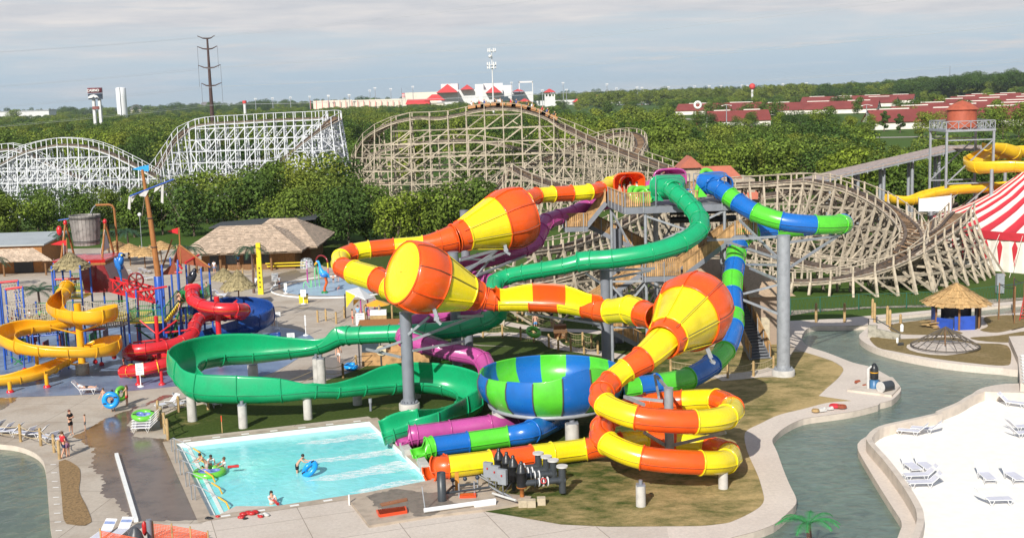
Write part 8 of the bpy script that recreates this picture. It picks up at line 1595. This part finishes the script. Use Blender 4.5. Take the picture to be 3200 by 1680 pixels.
for i, (x, y) in enumerate(((705, 300), (955, 300), (1202, 262), (1220, 300), (1332, 330), (1355, 365), (1448, 320))): b = G('X2', x, y); t = thing('timber_post', ['bare timber post by the back bank, left one', 'bare timber post by the back bank, right one', 'bare timber post at the bridge head, rear one', 'bare timber post at the bridge head, front one', 'timber post on the island path, rear one', 'timber post on the island path, front one', 'short timber post near the blue tarps'][i], 'post', b, group='timber posts by the river'); MB().lathe([(.13, -.02), (.12, 1.75 if i < 6 else .9), (.05, 1.85 if i < 6 else 1.)], b, n=9).build('shaft', M_POST, t)
for i, (x, y) in enumerate(((1672, 245), (1722, 250))): b = G('X1', x, y); t = thing('timber_post', ['yellowish timber post left of the plant room door', 'yellowish timber post right of the plant room door'][i], 'post', b, group='timber posts by the river'); MB().lathe([(.12, 0), (.12, 1.5)], b, n=9).build('shaft', M_POST, t)
GF = thing('mesh_fence', 'green chain mesh fence below the grey coaster', 'fence', (40, 128, 0)); fp = GL('X2', [(480, 235), (740, 215), (1080, 190), (1500, 180), (2000, 150), (2300, 115), (2560, 80), (3000, 40)]); M_GF = mat('green_mesh', (.02, .12, .08), .6)
for p in fp: MB().lathe([(.05, 0), (.05, 1.6)], p, n=6).build('post', M_GF, GF)
for a, b in zip(fp, fp[1:]):
 mb = MB(); k = int((b - a).length / .35)
 for i in range(k): mb.bar(a.lerp(b, i / k), a.lerp(b, (i + 1) / k) + Vector((0, 0, 1.5)), .012); mb.bar(a.lerp(b, i / k) + Vector((0, 0, 1.5)), a.lerp(b, (i + 1) / k), .012)
 mb.bar(a + Vector((0, 0, 1.55)), b + Vector((0, 0, 1.55)), .04); mb.build('mesh', M_GF, GF)
def sign(label, base, h=1.5, w_=.55, hh=.7, m=None, lines=4):
 t = thing('sign_stand', label, 'sign', base); b = Vector(base); MB().lathe([(.28, 0), (.26, .08), (.04, .12), (.035, h - hh)], b, n=12).build('stand', M_WPL, t); MB().box(b + Vector((0, 0, h - hh / 2)), (w_, .05, hh), .1).build('panel', m or M_WHITE, t)
 mb = MB()
 for k in range(lines): mb.box(b + Vector((0, -.03, h - hh * (k + 1) / (lines + 1))), (w_ * rnd.uniform(.5, .75), .02, hh * .06), .1)
 mb.build('print', mat('faded_print', (.35, .38, .45), .7), t); return t
sign('white rules sign on a round stand before the red ribbed tube', G('A4', 215, 1235), 1.9, .62, .95); sign('white sign on a stand left of the splash circle', G('B2', 1420, 330), 1.5, .8, 1.); sign('narrow white sign leaning at the splash circle edge', G('B2', 1630, 490), 1.2, .35, .8); sign('white sign over a yellow bin in front of the splash circle', G('B2', 1990, 705), 1.6, .6, .8); sign('white sign hung in front of the man in black trunks', G('B2', 1460, 1210), 1.7, .75, .5); sign('thin white upright sign on the plaza above the green trough', G('B2', 2035, 1335), 1.95, .14, 1.), sign('white twin sign behind the far wall of the green trough', G('Z4', 2120, 1040), .8, .7, .5); sign('white menu board standing in front of the man in the light blue shirt', G('D2', 570, 640), 1.4, .85, 1.2, lines=6)
mb = MB(); b = G('B2', 1985, 690); t = thing('bin', 'yellow bin with black lids under the white sign', 'bin', b); MB().box(b + Vector((0, .25, .45)), (.95, .5, .9)).build('body', M_BY, t); MB().box(b + Vector((0, .25, .95)), (1.0, .4, .12)).build('lid', M_BLACK, t)
YP = thing('shower_post', 'tall yellow shower post with dark buttons beside the palm', 'shower', (px_x('Z4', 1890, 139), 139, 0)); x = px_x('Z4', 1890, 139); MB().box((x, 139, 3.0), (.62, .5, 6.0), top=(.8, .8)).build('column', M_BY, YP)
for k in range(5): MB().lathe([(.09, 0), (.09, .05)], (x, 138.74, .9 + .55 * k), (0, -1, 0), 10).build('button', M_BLACK, YP)
HR = 'pool handrails'
for i, (a, b, c, d) in enumerate((((1365, 570), (1440, 575), (1560, 640), (1612, 690)), ((1395, 660), (1460, 655), (1600, 720), (1650, 770)), ((1435, 755), (1500, 750), (1640, 815), (1715, 880)), ((1480, 850), (1550, 850), (1700, 915), (1772, 975)), ((1525, 955), (1600, 955), (1750, 1022), (1828, 1095)))):
 t = thing('handrail', '%s curved steel handrail into the pool with a yellow end' % ('farthest', 'second farthest', 'middle', 'second nearest', 'nearest')[i], 'handrail', G('X3', a[0] + 5, a[1] + 100), group=HR); A = G('X3', a[0] + 5, a[1] + 95); D = G('X3', d[0], d[1] + 25, -.33); B = A.lerp(D, .08) + Vector((0, 0, .95)); C_ = A.lerp(D, .72) + Vector((0, 0, .55)); MB().tube([A, A + Vector((0, 0, .85)), B, A.lerp(D, .4) + Vector((0, 0, .8)), C_], .03, 7).build('rail', M_STEEL, t); MB().tube([C_, A.lerp(D, .93) + Vector((0, 0, .35)), D], .05, 7).build('grip', mat('grip_yellow', (.75, .40, .03), .5), t); A2 = A.lerp(D, .1); MB().tube([A2, A2 + Vector((0, 0, .92))], .03, 7).build('support', M_STEEL, t)
mb = MB(); mb.bar(G('X3', 928, 685, .1), G('X3', 1085, 1212, .1), .22, .2); tag(mb.build('kerb_bar', M_WHITE), 'long white bar lying along the wet ramp', 'barrier')
t = thing('marker_stake', 'thin wooden stake with an orange tip on the lawn by the pool', 'stake', G('X3', 1772, 515)); b = G('X3', 1772, 515); MB().box(b + Vector((0, 0, .4)), (.05, .05, .8)).build('stake', M_POST, t); MB().box(b + Vector((0, 0, 1.0)), (.055, .055, .42)).build('tip', M_MATO, t)
t = thing('garden_light', 'small dark spot light on the lawn inside the green loop', 'light', G('Y4', 405, 850)); b = G('Y4', 405, 850); MB().lathe([(.09, 0), (.09, .75)], b, n=8).build('body', M_GREY, t); MB().lathe([(.13, .6), (.13, .9)], b, n=8).build('head', M_STEEL, t)
# orange barrier net at the bottom edge
NB = thing('barrier_net', 'orange plastic mesh barrier on stakes at the bottom edge', 'barrier', G('D3', 1650, 560)); M_ON = plastic('net_orange', (.75, .14, .055)); npt = GL('D3', [(1290, 520), (1640, 560), (1980, 620), (2300, 700)]); npt += [npt[-1] + Vector((-1.2, -1.6, 0)), npt[0] + Vector((-2.4, -.8, 0))]
for p in npt: MB().box(p + Vector((0, 0, .5)), (.07, .07, 1.1)).build('stake', M_POST, NB)
for a, b in zip(npt, npt[1:]):
 mb = MB(); k = int((b - a).length / .09); u = Vector((0, 0, 1))
 for i in range(k + 1): mb.bar(a.lerp(b, i / k) + u * .02, a.lerp(b, i / k) + u * .92, .03, .02)
 for i in range(12): mb.bar(a + u * (.06 + .078 * i), b + u * (.06 + .078 * i), .02, .026)
 mb.build('mesh', M_ON, NB)
t = thing('trash_sack', 'dark grey sack bulging inside the orange barrier', 'sack', G('D3', 950, 520)); c = G('D3', 950, 520, .4); mb = MB(); mb.tube([c + Vector((0, 0, -.4)), c, c + Vector((.05, 0, .45)), c + Vector((.02, 0, .7))], [.42, .48, .3, .12], 12); mb.build('sack', mat('dark_sack', (.06, .065, .075), .4), t)
t = thing('steel_bollard', 'short grey pipe post at the corner of the orange barrier', 'post', G('D3', 1230, 540)); MB().lathe([(.14, 0), (.14, 1.2)], G('D3', 1230, 540), n=12).build('shaft', M_GREY, t); t = thing('rescue_can', 'red rescue can hanging by the grey pipe post', 'rescue can', G('D3', 1140, 500)); MB().lathe([(.05, .3), (.13, .45), (.13, .9), (.05, 1.05)], G('D3', 1140, 520), n=10).build('can', M_LIFE, t)
# ================================================================== pump assembly on its slab
SL = GL('X4', [(470, 790), (1190, 650), (1540, 620), (1680, 760), (1960, 790), (1930, 840), (1580, 895), (1150, 945), (655, 1025)])
mb = MB(); mb.prism([(p.x, p.y) for p in SL], -.1, .14); o = mb.build('pump_slab', M_STRIP); o['kind'] = 'structure'
PA = thing('pump_set', 'cluster of four black pumps with grey panels, valves and wide dark pipes', 'pump', G('D1', 1500, 900)); M_PUMP = mat('pump_black', (.022, .024, .028), .35, .15, 3); M_PIPE = mat('dark_grey_pipe', (.045, .052, .06), .4, .1, 2); M_BOX = mat('grey_cabinet', (.26, .28, .31), .5, .06)
pumps = [(1170, 480, 620), (1310, 560, 690), (1430, 640, 760), (1580, 760, 880)]
for i, (x, yb, y2) in enumerate(pumps):
 b = G('D1', x + 10, y2, .14); k = 1.0
 MB().lathe([(.26, .55), (.28, .62), (.28, 1.35), (.31, 1.36), (.31, 1.42), (.26, 1.5), (.24, 1.62), (.14, 1.78), (.10, 1.86), (.10, 1.98), (.04, 2.02)], b, n=16).build('motor', M_PUMP, PA); MB().lathe([(.12, 0), (.12, .5), (.3, .52), (.3, .58)], b, n=12).build('pump_base', mat('rust_flange', (.40, .14, .03), .7) if i == 3 else M_PIPE, PA)
 e = Vector((1, .18, 0)); s0 = b + Vector((.2, 0, .75)); f = s0 + e * 1.9
 MB().tube([s0 - e * .2, f], .17, 12).build('pipe', M_PIPE, PA)
 for u in (.5, .72, .95, 1.2): MB().tube([s0 + e * u, s0 + e * (u + .05)], .27 if u != .72 else .24, 16).build('flange_ring', M_WPL if u > .6 else M_PIPE, PA)
 if i in (0, 3): MB().torus(s0 + e * 1.0 + Vector((0, -.3, .15)), .14, .03, (0, -1, .3), 14, 6).build('valve_wheel', M_TARP if i == 0 else M_LIFE, PA)
 MB().lathe([(.2, -.7 if i == 3 else -.3), (.2, .75)], f + Vector((.15, 0, 0)), n=14).build('riser', M_PIPE, PA); MB().lathe([(.32, .75), (.32, .84)], f + Vector((.15, 0, 0)), n=18).build('riser_cap', M_SAIL, PA); MB().tube([f - e * .1, f + e * .3], .22, 12).build('elbow', M_PIPE, PA)
 if i < 3:
  c = G('D1', 985 + 130 * i, 780 + 70 * i, .14) + Vector((0, 0, 1.25)); MB().box(c, (.52, .22, .85), -.5).build('cabinet', M_BOX, PA); MB().box(c + Vector((-.06, -.14, .1)), (.07, .05, .1), -.5).build('switch', M_LIFE, PA); MB().tube([c - Vector((0, 0, .4)), c - Vector((0, -.1, 1.1)), b + Vector((-.1, 0, .5))], .03, 6).build('conduit', M_STEEL, PA)
for x0, y0, x1, y1, r0, m in ((1050, 820, 1480, 950, .07, M_SAIL), (1000, 690, 1240, 830, .06, M_STEEL), (800, 500, 1080, 660, .05, M_STEEL), (850, 480, 1000, 590, .05, M_STEEL), (1260, 820, 1400, 900, .05, M_STEEL)): MB().tube([G('D1', x0, y0, .4), G('D1', x1, y1, .4)], r0, 7).build('conduit', m, PA)
for x, y in ((1600, 1000), (1760, 1000), (1940, 960)): MB().box(G('D1', x, y, .2), (.45, .4, .4)).build('block', mat('block_tan', (.5, .42, .3), .9), PA)
t = thing('standpipe', 'wide dark vertical pipe standing on the slab beside the orange chute', 'pipe', G('D1', 130, 1020)); MB().lathe([(.24, .1), (.24, 1.75), (.2, 1.75), (.2, 1.2)], G('D1', 130, 1000), n=20).build('pipe', M_PIPE, t)
t = thing('drain_pipe', 'long white plastic pipe lying along the front of the slab', 'pipe', G('X4', 1100, 890)); MB().tube([G('X4', 1095, 885, .3), G('X4', 1670, 805, .3)], .13, 12).build('pipe', M_WPL, t); MB().tube([G('X4', 1500, 850, .2), G('X4', 1670, 828, .2)], .11, 12).build('branch', M_WPL, t)
t = thing('valve_rack', 'low grey pipe rack with blue valves between the standpipe and the pumps', 'pipes', G('D1', 560, 900)); a, b, c, d = G('D1', 200, 960), G('D1', 1000, 850), G('D1', 330, 830), G('D1', 780, 780)
for p, q in ((a, b), (a, c), (c, d)): MB().tube([p + Vector((0, 0, .45)), q + Vector((0, 0, .45))], .07, 8).build('pipe', M_PIPE, t)
for p in (c, d, a.lerp(b, .3), a.lerp(b, .65)): MB().lathe([(.05, 0), (.05, .9)], p, n=7).build('upright', M_STEEL, t)
for p in (c, d, c.lerp(d, .5)): MB().ball(p + Vector((0, 0, .8)), .13, 8).build('valve', M_NAVY, t)
MB().box(G('D1', 405, 780, .14) + Vector((0, 0, .55)), (.22, .12, 1.1)).build('plank', mat('orange_plank', (.55, .23, .03), .8), t); MB().box(G('D1', 600, 860, .2), (.9, .5, .12)).build('tray', M_MATO, t)
t = thing('marker_post', 'thin rusty stake with a flag top on the damp slab', 'stake', G('X4', 1105, 890)); MB().bar(G('X4', 1105, 885, .14), G('X4', 1085, 885, .14) + Vector((0, .1, 1.3)), .05).build('stake', M_STEEL, t); t = thing('marker_post', 'short white post at the corner of the slab', 'post', G('X4', 495, 845)); MB().lathe([(.05, 0), (.05, .6)], G('X4', 495, 842), n=8).build('shaft', M_WPL, t)
# pump on the river point, tools on the walk
RP = thing('river_pump', 'black and blue pump with grey pipes on the concrete point by the river', 'pump', G('X2', 1215, 900)); b = G('X2', 1215, 895)
MB().lathe([(.34, 0), (.32, .75), (.2, .8)], b, n=16).build('base', mat('pump_blue', (.05, .15, .30), .4), RP); MB().lathe([(.3, .85), (.3, 1.6), (.24, 1.75), (.12, 1.95), (.05, 2.0)], b, n=16).build('motor', M_PUMP, RP); MB().lathe([(.31, 1.3), (.31, 1.36)], b, n=16).build('band', M_PY, RP)
MB().tube([b + Vector((-.45, -.1, 0)), b + Vector((-.48, -.1, 1.6)), b + Vector((-.2, 0, 1.75))], .09, 8).build('pipe', M_SAIL, RP); a = G('X2', 1275, 870, .5); MB().tube([a, a + Vector((.9, .5, 0))], .36, 16).build('drum', M_PIPE, RP); MB().tube([a - Vector((.06, .03, 0)), a + Vector((.02, .01, 0))], .4, 16).build('flange_ring', M_SAIL, RP)
sl2 = GL('X2', [(980, 910), (1370, 960), (1445, 880), (1380, 800), (1180, 780)]); mb = MB(); mb.prism([(p.x, p.y) for p in sl2], .0, .16); mb.build('pump_slab', M_CURB)['kind'] = 'structure'
for i, (x, y, m, lb, s) in enumerate(((1070, 830, M_CANV, 'small rust red sack on the river point', .22), (1130, 860, M_CANV, 'rust coloured bar on the river point', .16), (870, 1045, M_RED, 'red hose reel lying on the river walk', .35), (930, 1050, M_CANV, 'coil of red hose on the river walk', .3), (760, 1080, M_SAIL, 'grey roll of cloth on the river walk', .28), (700, 1085, M_POST, 'tan coil beside the grey roll on the river walk', .22), (830, 1065, M_SAIL, 'pale bucket lying on the river walk', .22), (1320, 430, M_MATO, 'orange tool case on the island turf', .3), (1420, 480, M_WHITE, 'white bottle on the island turf', .2), (1450, 500, M_IRON, 'dark tool bag on the island turf', .25), (1460, 380, M_WHITE, 'white cooler standing on the island path', .3), (1760, 350, M_POST, 'heap of tan planks before the island hut', .6))):
 c = G('X2', x, y, .14 if y < 600 else .1); mb = MB()
 if 'coil' in lb or 'hose' in lb: mb.torus(c + Vector((0, 0, .06)), s, .06, n=18, k=6); mb.torus(c + Vector((0, 0, .14)), s * .9, .05, n=18, k=6)
 elif 'plank' in lb: [mb.box(c + Vector((rnd.uniform(-.6, .6), rnd.uniform(-.4, .4), .1 + .07 * k)), (1.8, .3, .06), rnd.uniform(-.6, .6)) for k in range(8)]
 elif 'bottle' in lb or 'cooler' in lb: mb.lathe([(s * .5, 0), (s * .5, s * 1.8), (s * .25, s * 2.2)], c, n=10)
 else: mb.box(c + Vector((0, 0, s * .4)), (s * 2, s, s * .8), .4, top=(.8, .8)); mb.ball(c + Vector((s * .5, 0, s * .6)), s * .4, 8)
 tag(mb.build('tool', m), lb, 'tool')
BR = thing('footbridge', 'white concrete footbridge crossing the river at the right edge', 'bridge', G('X2', 2500, 700)); mb = MB(); bp_ = GL('X2', [(2400, 500), (2480, 690), (2500, 930), (3000, 900), (2900, 480)]); mb.prism([(p.x, p.y) for p in bp_], -.1, .75); mb.build('deck', M_WALK, BR); mb = MB()
for i in range(9): p = bp_[1].lerp(bp_[2], i / 8) + Vector((.3, 0, .85)); mb.box(p + Vector((1.5, 0, 0)), (3.2, .35, .12))
mb.build('step', M_WHITE, BR)
SW = thing('stone_wall', 'low stone wall with a dark rail at the island tip', 'wall', G('X2', 1200, 400)); a, b, c = G('X2', 1165, 425, .12), G('X2', 1240, 430, .12), G('X2', 1440, 452, .12); mb = MB(); mb.bar(a + Vector((0, 0, .5)), b + Vector((0, 0, .5)), .35, 1.1); mb.bar(b + Vector((0, 0, .4)), c + Vector((0, 0, .15)), .3, .7); mb.build('stone', MATS['stone_block'], SW); mb = MB(); mb.tube([a + Vector((0, 0, .0)), a + Vector((0, 0, 1.6)), b + Vector((0, 0, 1.55)), c + Vector((0, 0, .6))], .05, 6); mb.build('rail', M_IRON, SW)
SP = thing('swing_frame', 'dark spindly pole frame standing at the right edge of the island', 'frame', G('X2', 2380, 270)); pq = [G('X2', x, y, .13) for x, y in ((2312, 275), (2450, 310), (2440, 215), (2530, 250))]
for p in pq: MB().lathe([(.07, 0), (.06, 3.4)], p, n=7).build('pole', M_CABIN, SP)
for i in range(4): MB().tube([pq[i].lerp(pq[(i + 1) % 4], k / 6) + Vector((0, 0, 3.3 - .9 * (k / 6) * (1 - k / 6))) for k in range(7)], .035, 5).build('beam', M_IRON, SP)
t = thing('step_ladder', 'red step ladder cut by the right edge', 'ladder', G('X2', 2510, 280)); b = G('X2', 2520, 280, .13); mb = MB()
for s in (-.25, .25): mb.bar(b + Vector((s, 0, 0)), b + Vector((s * .6 + .3, .1, 2.2)), .07); mb.bar(b + Vector((s + .9, 0, 0)), b + Vector((s * .6 + .35, .1, 2.2)), .07)
for k in range(6): mb.bar(b + Vector((-.25 + .05 * k, 0, .3 * k + .2)), b + Vector((.27 + .05 * k, 0, .3 * k + .2)), .06)
mb.build('ladder', M_LIFE, t)
# ================================================================== splash circle figures and stands
BD = thing('bird_sculpture', 'tall blue bird sculpture with orange legs on the splash circle', 'sculpture', G('D6', 1140, 1140)); b = G('D6', 1140, 1140); M_SKB = plastic('sky_blue2', (.035, .36, .78)); M_OLEG = plastic('orange_leg', (.62, .11, .02)); q = 26.5 / 8.45 / 26.5; S = lambda x, y: b + Vector(((x - 1140) / 8.45 / 26.6, 0, (1140 - y) / 8.45 / 26.6 * 1.03))
MB().tube([S(1290, 760), S(1240, 700), S(1150, 660), S(1080, 600), S(1055, 500), S(1040, 400), S(1010, 335), S(960, 330)], [.05, .25, .42, .34, .17, .13, .15, .10], 12).build('body', M_SKB, BD); MB().tube([S(985, 355), S(940, 390), S(905, 435)], [.14, .12, .03], 8).build('beak', M_PY, BD)
for s in (-.12, .12): MB().tube([S(1170, 720) + Vector((0, s, 0)), S(1210, 870) + Vector((0, s, 0)), S(1150, 1000) + Vector((0, s, 0)), S(1140, 1120) + Vector((0, s, 0))], [.14, .15, .13, .16], 9).build('leg', M_OLEG, BD)
MB().lathe([(.42, 0), (.36, .16), (.15, .3)], b, n=12).build('base', M_PG, BD); MB().ball(S(1150, 680) + Vector((0, -.36, 0)), .3, 10, sc=(1.4, .3, .8)).build('wing', M_PBL, BD)
AR = thing('spray_arch', 'dark red and yellow spray arch on the splash circle', 'spray arch', G('D6', 1240, 700)); a, c = G('D6', 930, 660), G('D6', 1235, 690); pts = [c, c + Vector((0, 0, 1.0))]; MB().tube(pts, .1, 8).build('post', mat('pink_pipe', (.6, .15, .2)), AR); MB().tube([c + Vector((0, 0, 1.0)), c + Vector((0, 0, 1.7))], .1, 8).build('post', M_BY, AR); MB().tube([c + Vector((0, 0, 1.7))] + [c.lerp(a, .5 - .5 * math.cos(PI * k / 10)) + Vector((0, 0, 1.7 + .85 * math.sin(PI * k / 10))) for k in range(1, 10)] + [a + Vector((0, 0, 1.7))], .11, 8).build('hoop', M_PD, AR); MB().tube([a, a + Vector((0, 0, 1.7))], .1, 8).build('post', M_PG, AR)
WD = thing('water_umbrella', 'purple pole throwing a clear dome of water', 'fountain', G('D6', 690, 860)); b = G('D6', 690, 860); MB().lathe([(.09, 0), (.08, 2.75)], b, n=9).build('pole', M_PU, WD)
wm = MB(); wm.lathe([(.02, .55), (.35, .56), (.62, .40), (.78, .1), (.82, -.3), (.80, -.7)], b + Vector((0, 0, 2.45)), n=24, cap=False); o = wm.build('water_dome', mat('water_film', (.85, .9, .93), .15, .02), WD); m = MATS['water_film']; tt_ = m.node_tree; ng_ = N(tt_, 'ShaderNodeTexNoise', i={'Scale': 6., 'Detail': 5}); mx = N(tt_, 'ShaderNodeMixShader'); tr = N(tt_, 'ShaderNodeBsdfTransparent'); tt_.links.new(ramp(tt_, ng_.outputs[0], [(.42, .05), (.65, .6)]).outputs[0], mx.inputs[0]); tt_.links.new(tr.outputs[0], mx.inputs[1]); tt_.links.new(tt_.nodes['Principled BSDF'].outputs[0], mx.inputs[2]); tt_.links.new(mx.outputs[0], tt_.nodes['Material Output'].inputs[0])
GA = thing('spray_hoop', 'pale green snaking spray pipes on the splash circle', 'spray pipe', G('D6', 700, 980)); M_PLG = plastic('pale_green', (.18, .55, .25))
for pts in (((590, 970, 0), (610, 930, .5), (650, 900, .75), (690, 930, .4), (740, 985, 0)), ((770, 1075, 0), (775, 1000, .9), (800, 1000, .8), (810, 1060, 0)), ((880, 970, 0), (870, 960, 1.4), (885, 950, 2.2), (925, 960, 2.4), (970, 985, 1.6), (985, 1020, 0))): MB().tube([G('D6', x, y) * Vector((1, 1, 0)).x if False else Vector((G('D6', x, 980).x, G('D6', 700, 990 if len(pts) < 6 else 970).y, z)) for x, y, z in pts], .06, 7).build('hoop', M_PLG, GA)
SH = thing('snack_hut', 'small plank snack hut with a counter and a round badge under the green tube', 'kiosk', G('D2', 800, 1180)); a = G('D2', 660, 1190); mb = MB(); mb.box(a + Vector((2.4, 1.6, .55)), (5.6, 3.0, 1.1)); mb.box(a + Vector((3.6, 1.8, 1.3)), (3.2, 2.6, 2.6)); mb.build('wall', M_CEDAR, SH); mb = MB(); mb.slab([a + Vector(v) for v in ((-.9, -.3, 2.45), (5.8, -.3, 2.45), (5.8, 3.8, 3.2), (-.9, 3.8, 3.2))], (0, -.2, 1), .14); mb.build('roof', M_MAST, SH)
for x in (-.6, 1.2): MB().box(a + Vector((x, .1, 1.2)), (.12, .12, 2.4)).build('post', M_IRON, SH)
MB().lathe([(.42, 0), (.42, .06)], a + Vector((1.25, .02, 1.3)), (0, -1, 0), 20).build('badge', mat('badge_cream', (.62, .52, .34), .6, .25, 3), SH); MB().lathe([(.17, 0), (.17, .09)], a + Vector((1.32, .02, 1.15)), (0, -1, 0), 14).build('badge_mark', M_DARK, SH); MB().box(a + Vector((.3, .6, 1.5)), (1.4, .4, .8)).build('glass', M_GLASS, SH); mb = MB(); mb.box(a + Vector((4.0, .3, 1.9)), (1., .7, .7)); mb.build('cooler_unit', M_WHITE, SH)
for k in range(3): ring('swim_float', 'green float in the pile beside the snack hut, %s' % ('bottom one', 'middle one', 'top one')[k], a + Vector((6.9, .4, .2 + .33 * k)), .6, .17, (.1 * k - .1, 0, 1), M_TUBEG)
YC = thing('canopy_stand', 'play stand with yellow and white tilted panels on purple poles', 'kiosk', G('D2', 450, 480)); d0 = 22 / ((880 + 480 / 4.507 - 305) / FPX) - .5; V = lambda x, y, dd=0: Q('D2', x, y, d0 + dd)
MB().slab([V(362, 130), V(500, 195), V(372, 365)], (0, 1, .1), .06).build('yellow_panel', M_BY, YC); MB().slab([V(362, 125), V(545, 80, 2), V(760, 225, 2.2), V(640, 255)], (0, .5, 1), .08).build('white_roof', M_WHITE, YC); MB().slab([V(470, 250, .8), V(470, 340, .8), V(560, 250, .8)], (0, 1, 0), .06).build('gold_panel', M_PY, YC)
for x in (570, 670, 765): p = V(x, 250, 1); MB().tube([(p.x, p.y, 0), p], .08, 7).build('pole', M_PU, YC)
MB().tube([(V(350, 300).x, d0, 0), V(350, 170)], .07, 7).build('pole', M_IRON, YC); mb = MB(); p, q = V(690, 400, 1), V(780, 400, 1)
for k in range(7): mb.bar((p.x + (q.x - p.x) * k / 6, p.y, 0), (p.x + (q.x - p.x) * k / 6, p.y, p.z), .06)
for z in (.6, 1.2): mb.bar((p.x, p.y, z), (q.x, q.y, z), .06)
mb.build('purple_grille', M_PU, YC)
SC = thing('shade_sail', 'yellow shade umbrella on timber posts beside the purple grille', 'parasol', G('D2', 820, 590)); c = V(800, 300, -1); MB().lathe([(1.35, 0), (.7, .28), (.03, .5)], c - Vector((0, 0, .15)), n=12).build('canopy', M_PY, SC)
for x in (620, 830, 1010): p = V(x, 330, -3); MB().lathe([(.1, 0), (.1, p.z)], (p.x, p.y, 0), n=8).build('post', M_POST, SC)
t = thing('counter', 'white topped counter behind the snack hut fence', 'counter', G('D2', 820, 560)); p, q = V(710, 480, -3), V(940, 490, -3); mb = MB(); mb.bar((p.x, p.y, 1.0), (q.x, p.y, 1.0), .6, .5); mb.build('top', M_WHITE, t); mb = MB(); mb.bar((p.x, p.y, .4), (q.x, p.y, .4), .5, .75); mb.build('base', M_POST, t)
t = thing('bin', 'brown slatted bin beside the garden path', 'bin', G('Y4', 1915, 215)); MB().box(G('Y4', 1915, 215, .6), (1.1, 1., 1.2)).build('body', mat('rust_box', (.22, .09, .03), .8, .2, 5), t); MB().box(G('Y4', 1915, 215, 1.25), (1.2, 1.1, .1)).build('lid', M_CABIN, t)
t = thing('equipment_box', 'grey cabinet on a post at the right edge below the tent', 'box', (Q('Y3', 2278, 1200, 124).x, 124, 0)); p = Q('Y3', 2278, 1210, 124); MB().box(p, (.75, .5, 2.)).build('cabinet', M_STEEL, t); MB().lathe([(.1, 0), (.1, p.z)], (p.x, 124, 0), n=7).build('post', M_STEEL, t)
t = thing('lamp_post', 'white globe lamp by the back fence beside the mast', 'street lamp', (px_x('Z4', 1045, 185), 185, 0)); MB().lathe([(.06, 0), (.05, 5.4)], (px_x('Z4', 1045, 185), 185, 0), n=7).build('pole', M_STEEL, t); MB().ball((px_x('Z4', 1045, 185), 185, 5.6), .3, 10).build('globe', M_WHITE, t)
hz = MB(); hz.box((0, 4700, 49), (20000, 10400, 102)); ho = hz.build('haze', mat('haze_air', (1, 1, 1))); ho['kind'] = 'stuff'; ht_ = MATS['haze_air'].node_tree; ht_.nodes.clear()
pv = N(ht_, 'ShaderNodeVolumePrincipled', i={'Density': .00005, 'Anisotropy': .1}); pv.inputs['Color'].default_value = (.80, .90, 1, 1); om = N(ht_, 'ShaderNodeOutputMaterial'); ht_.links.new(pv.outputs[0], om.inputs['Volume'])
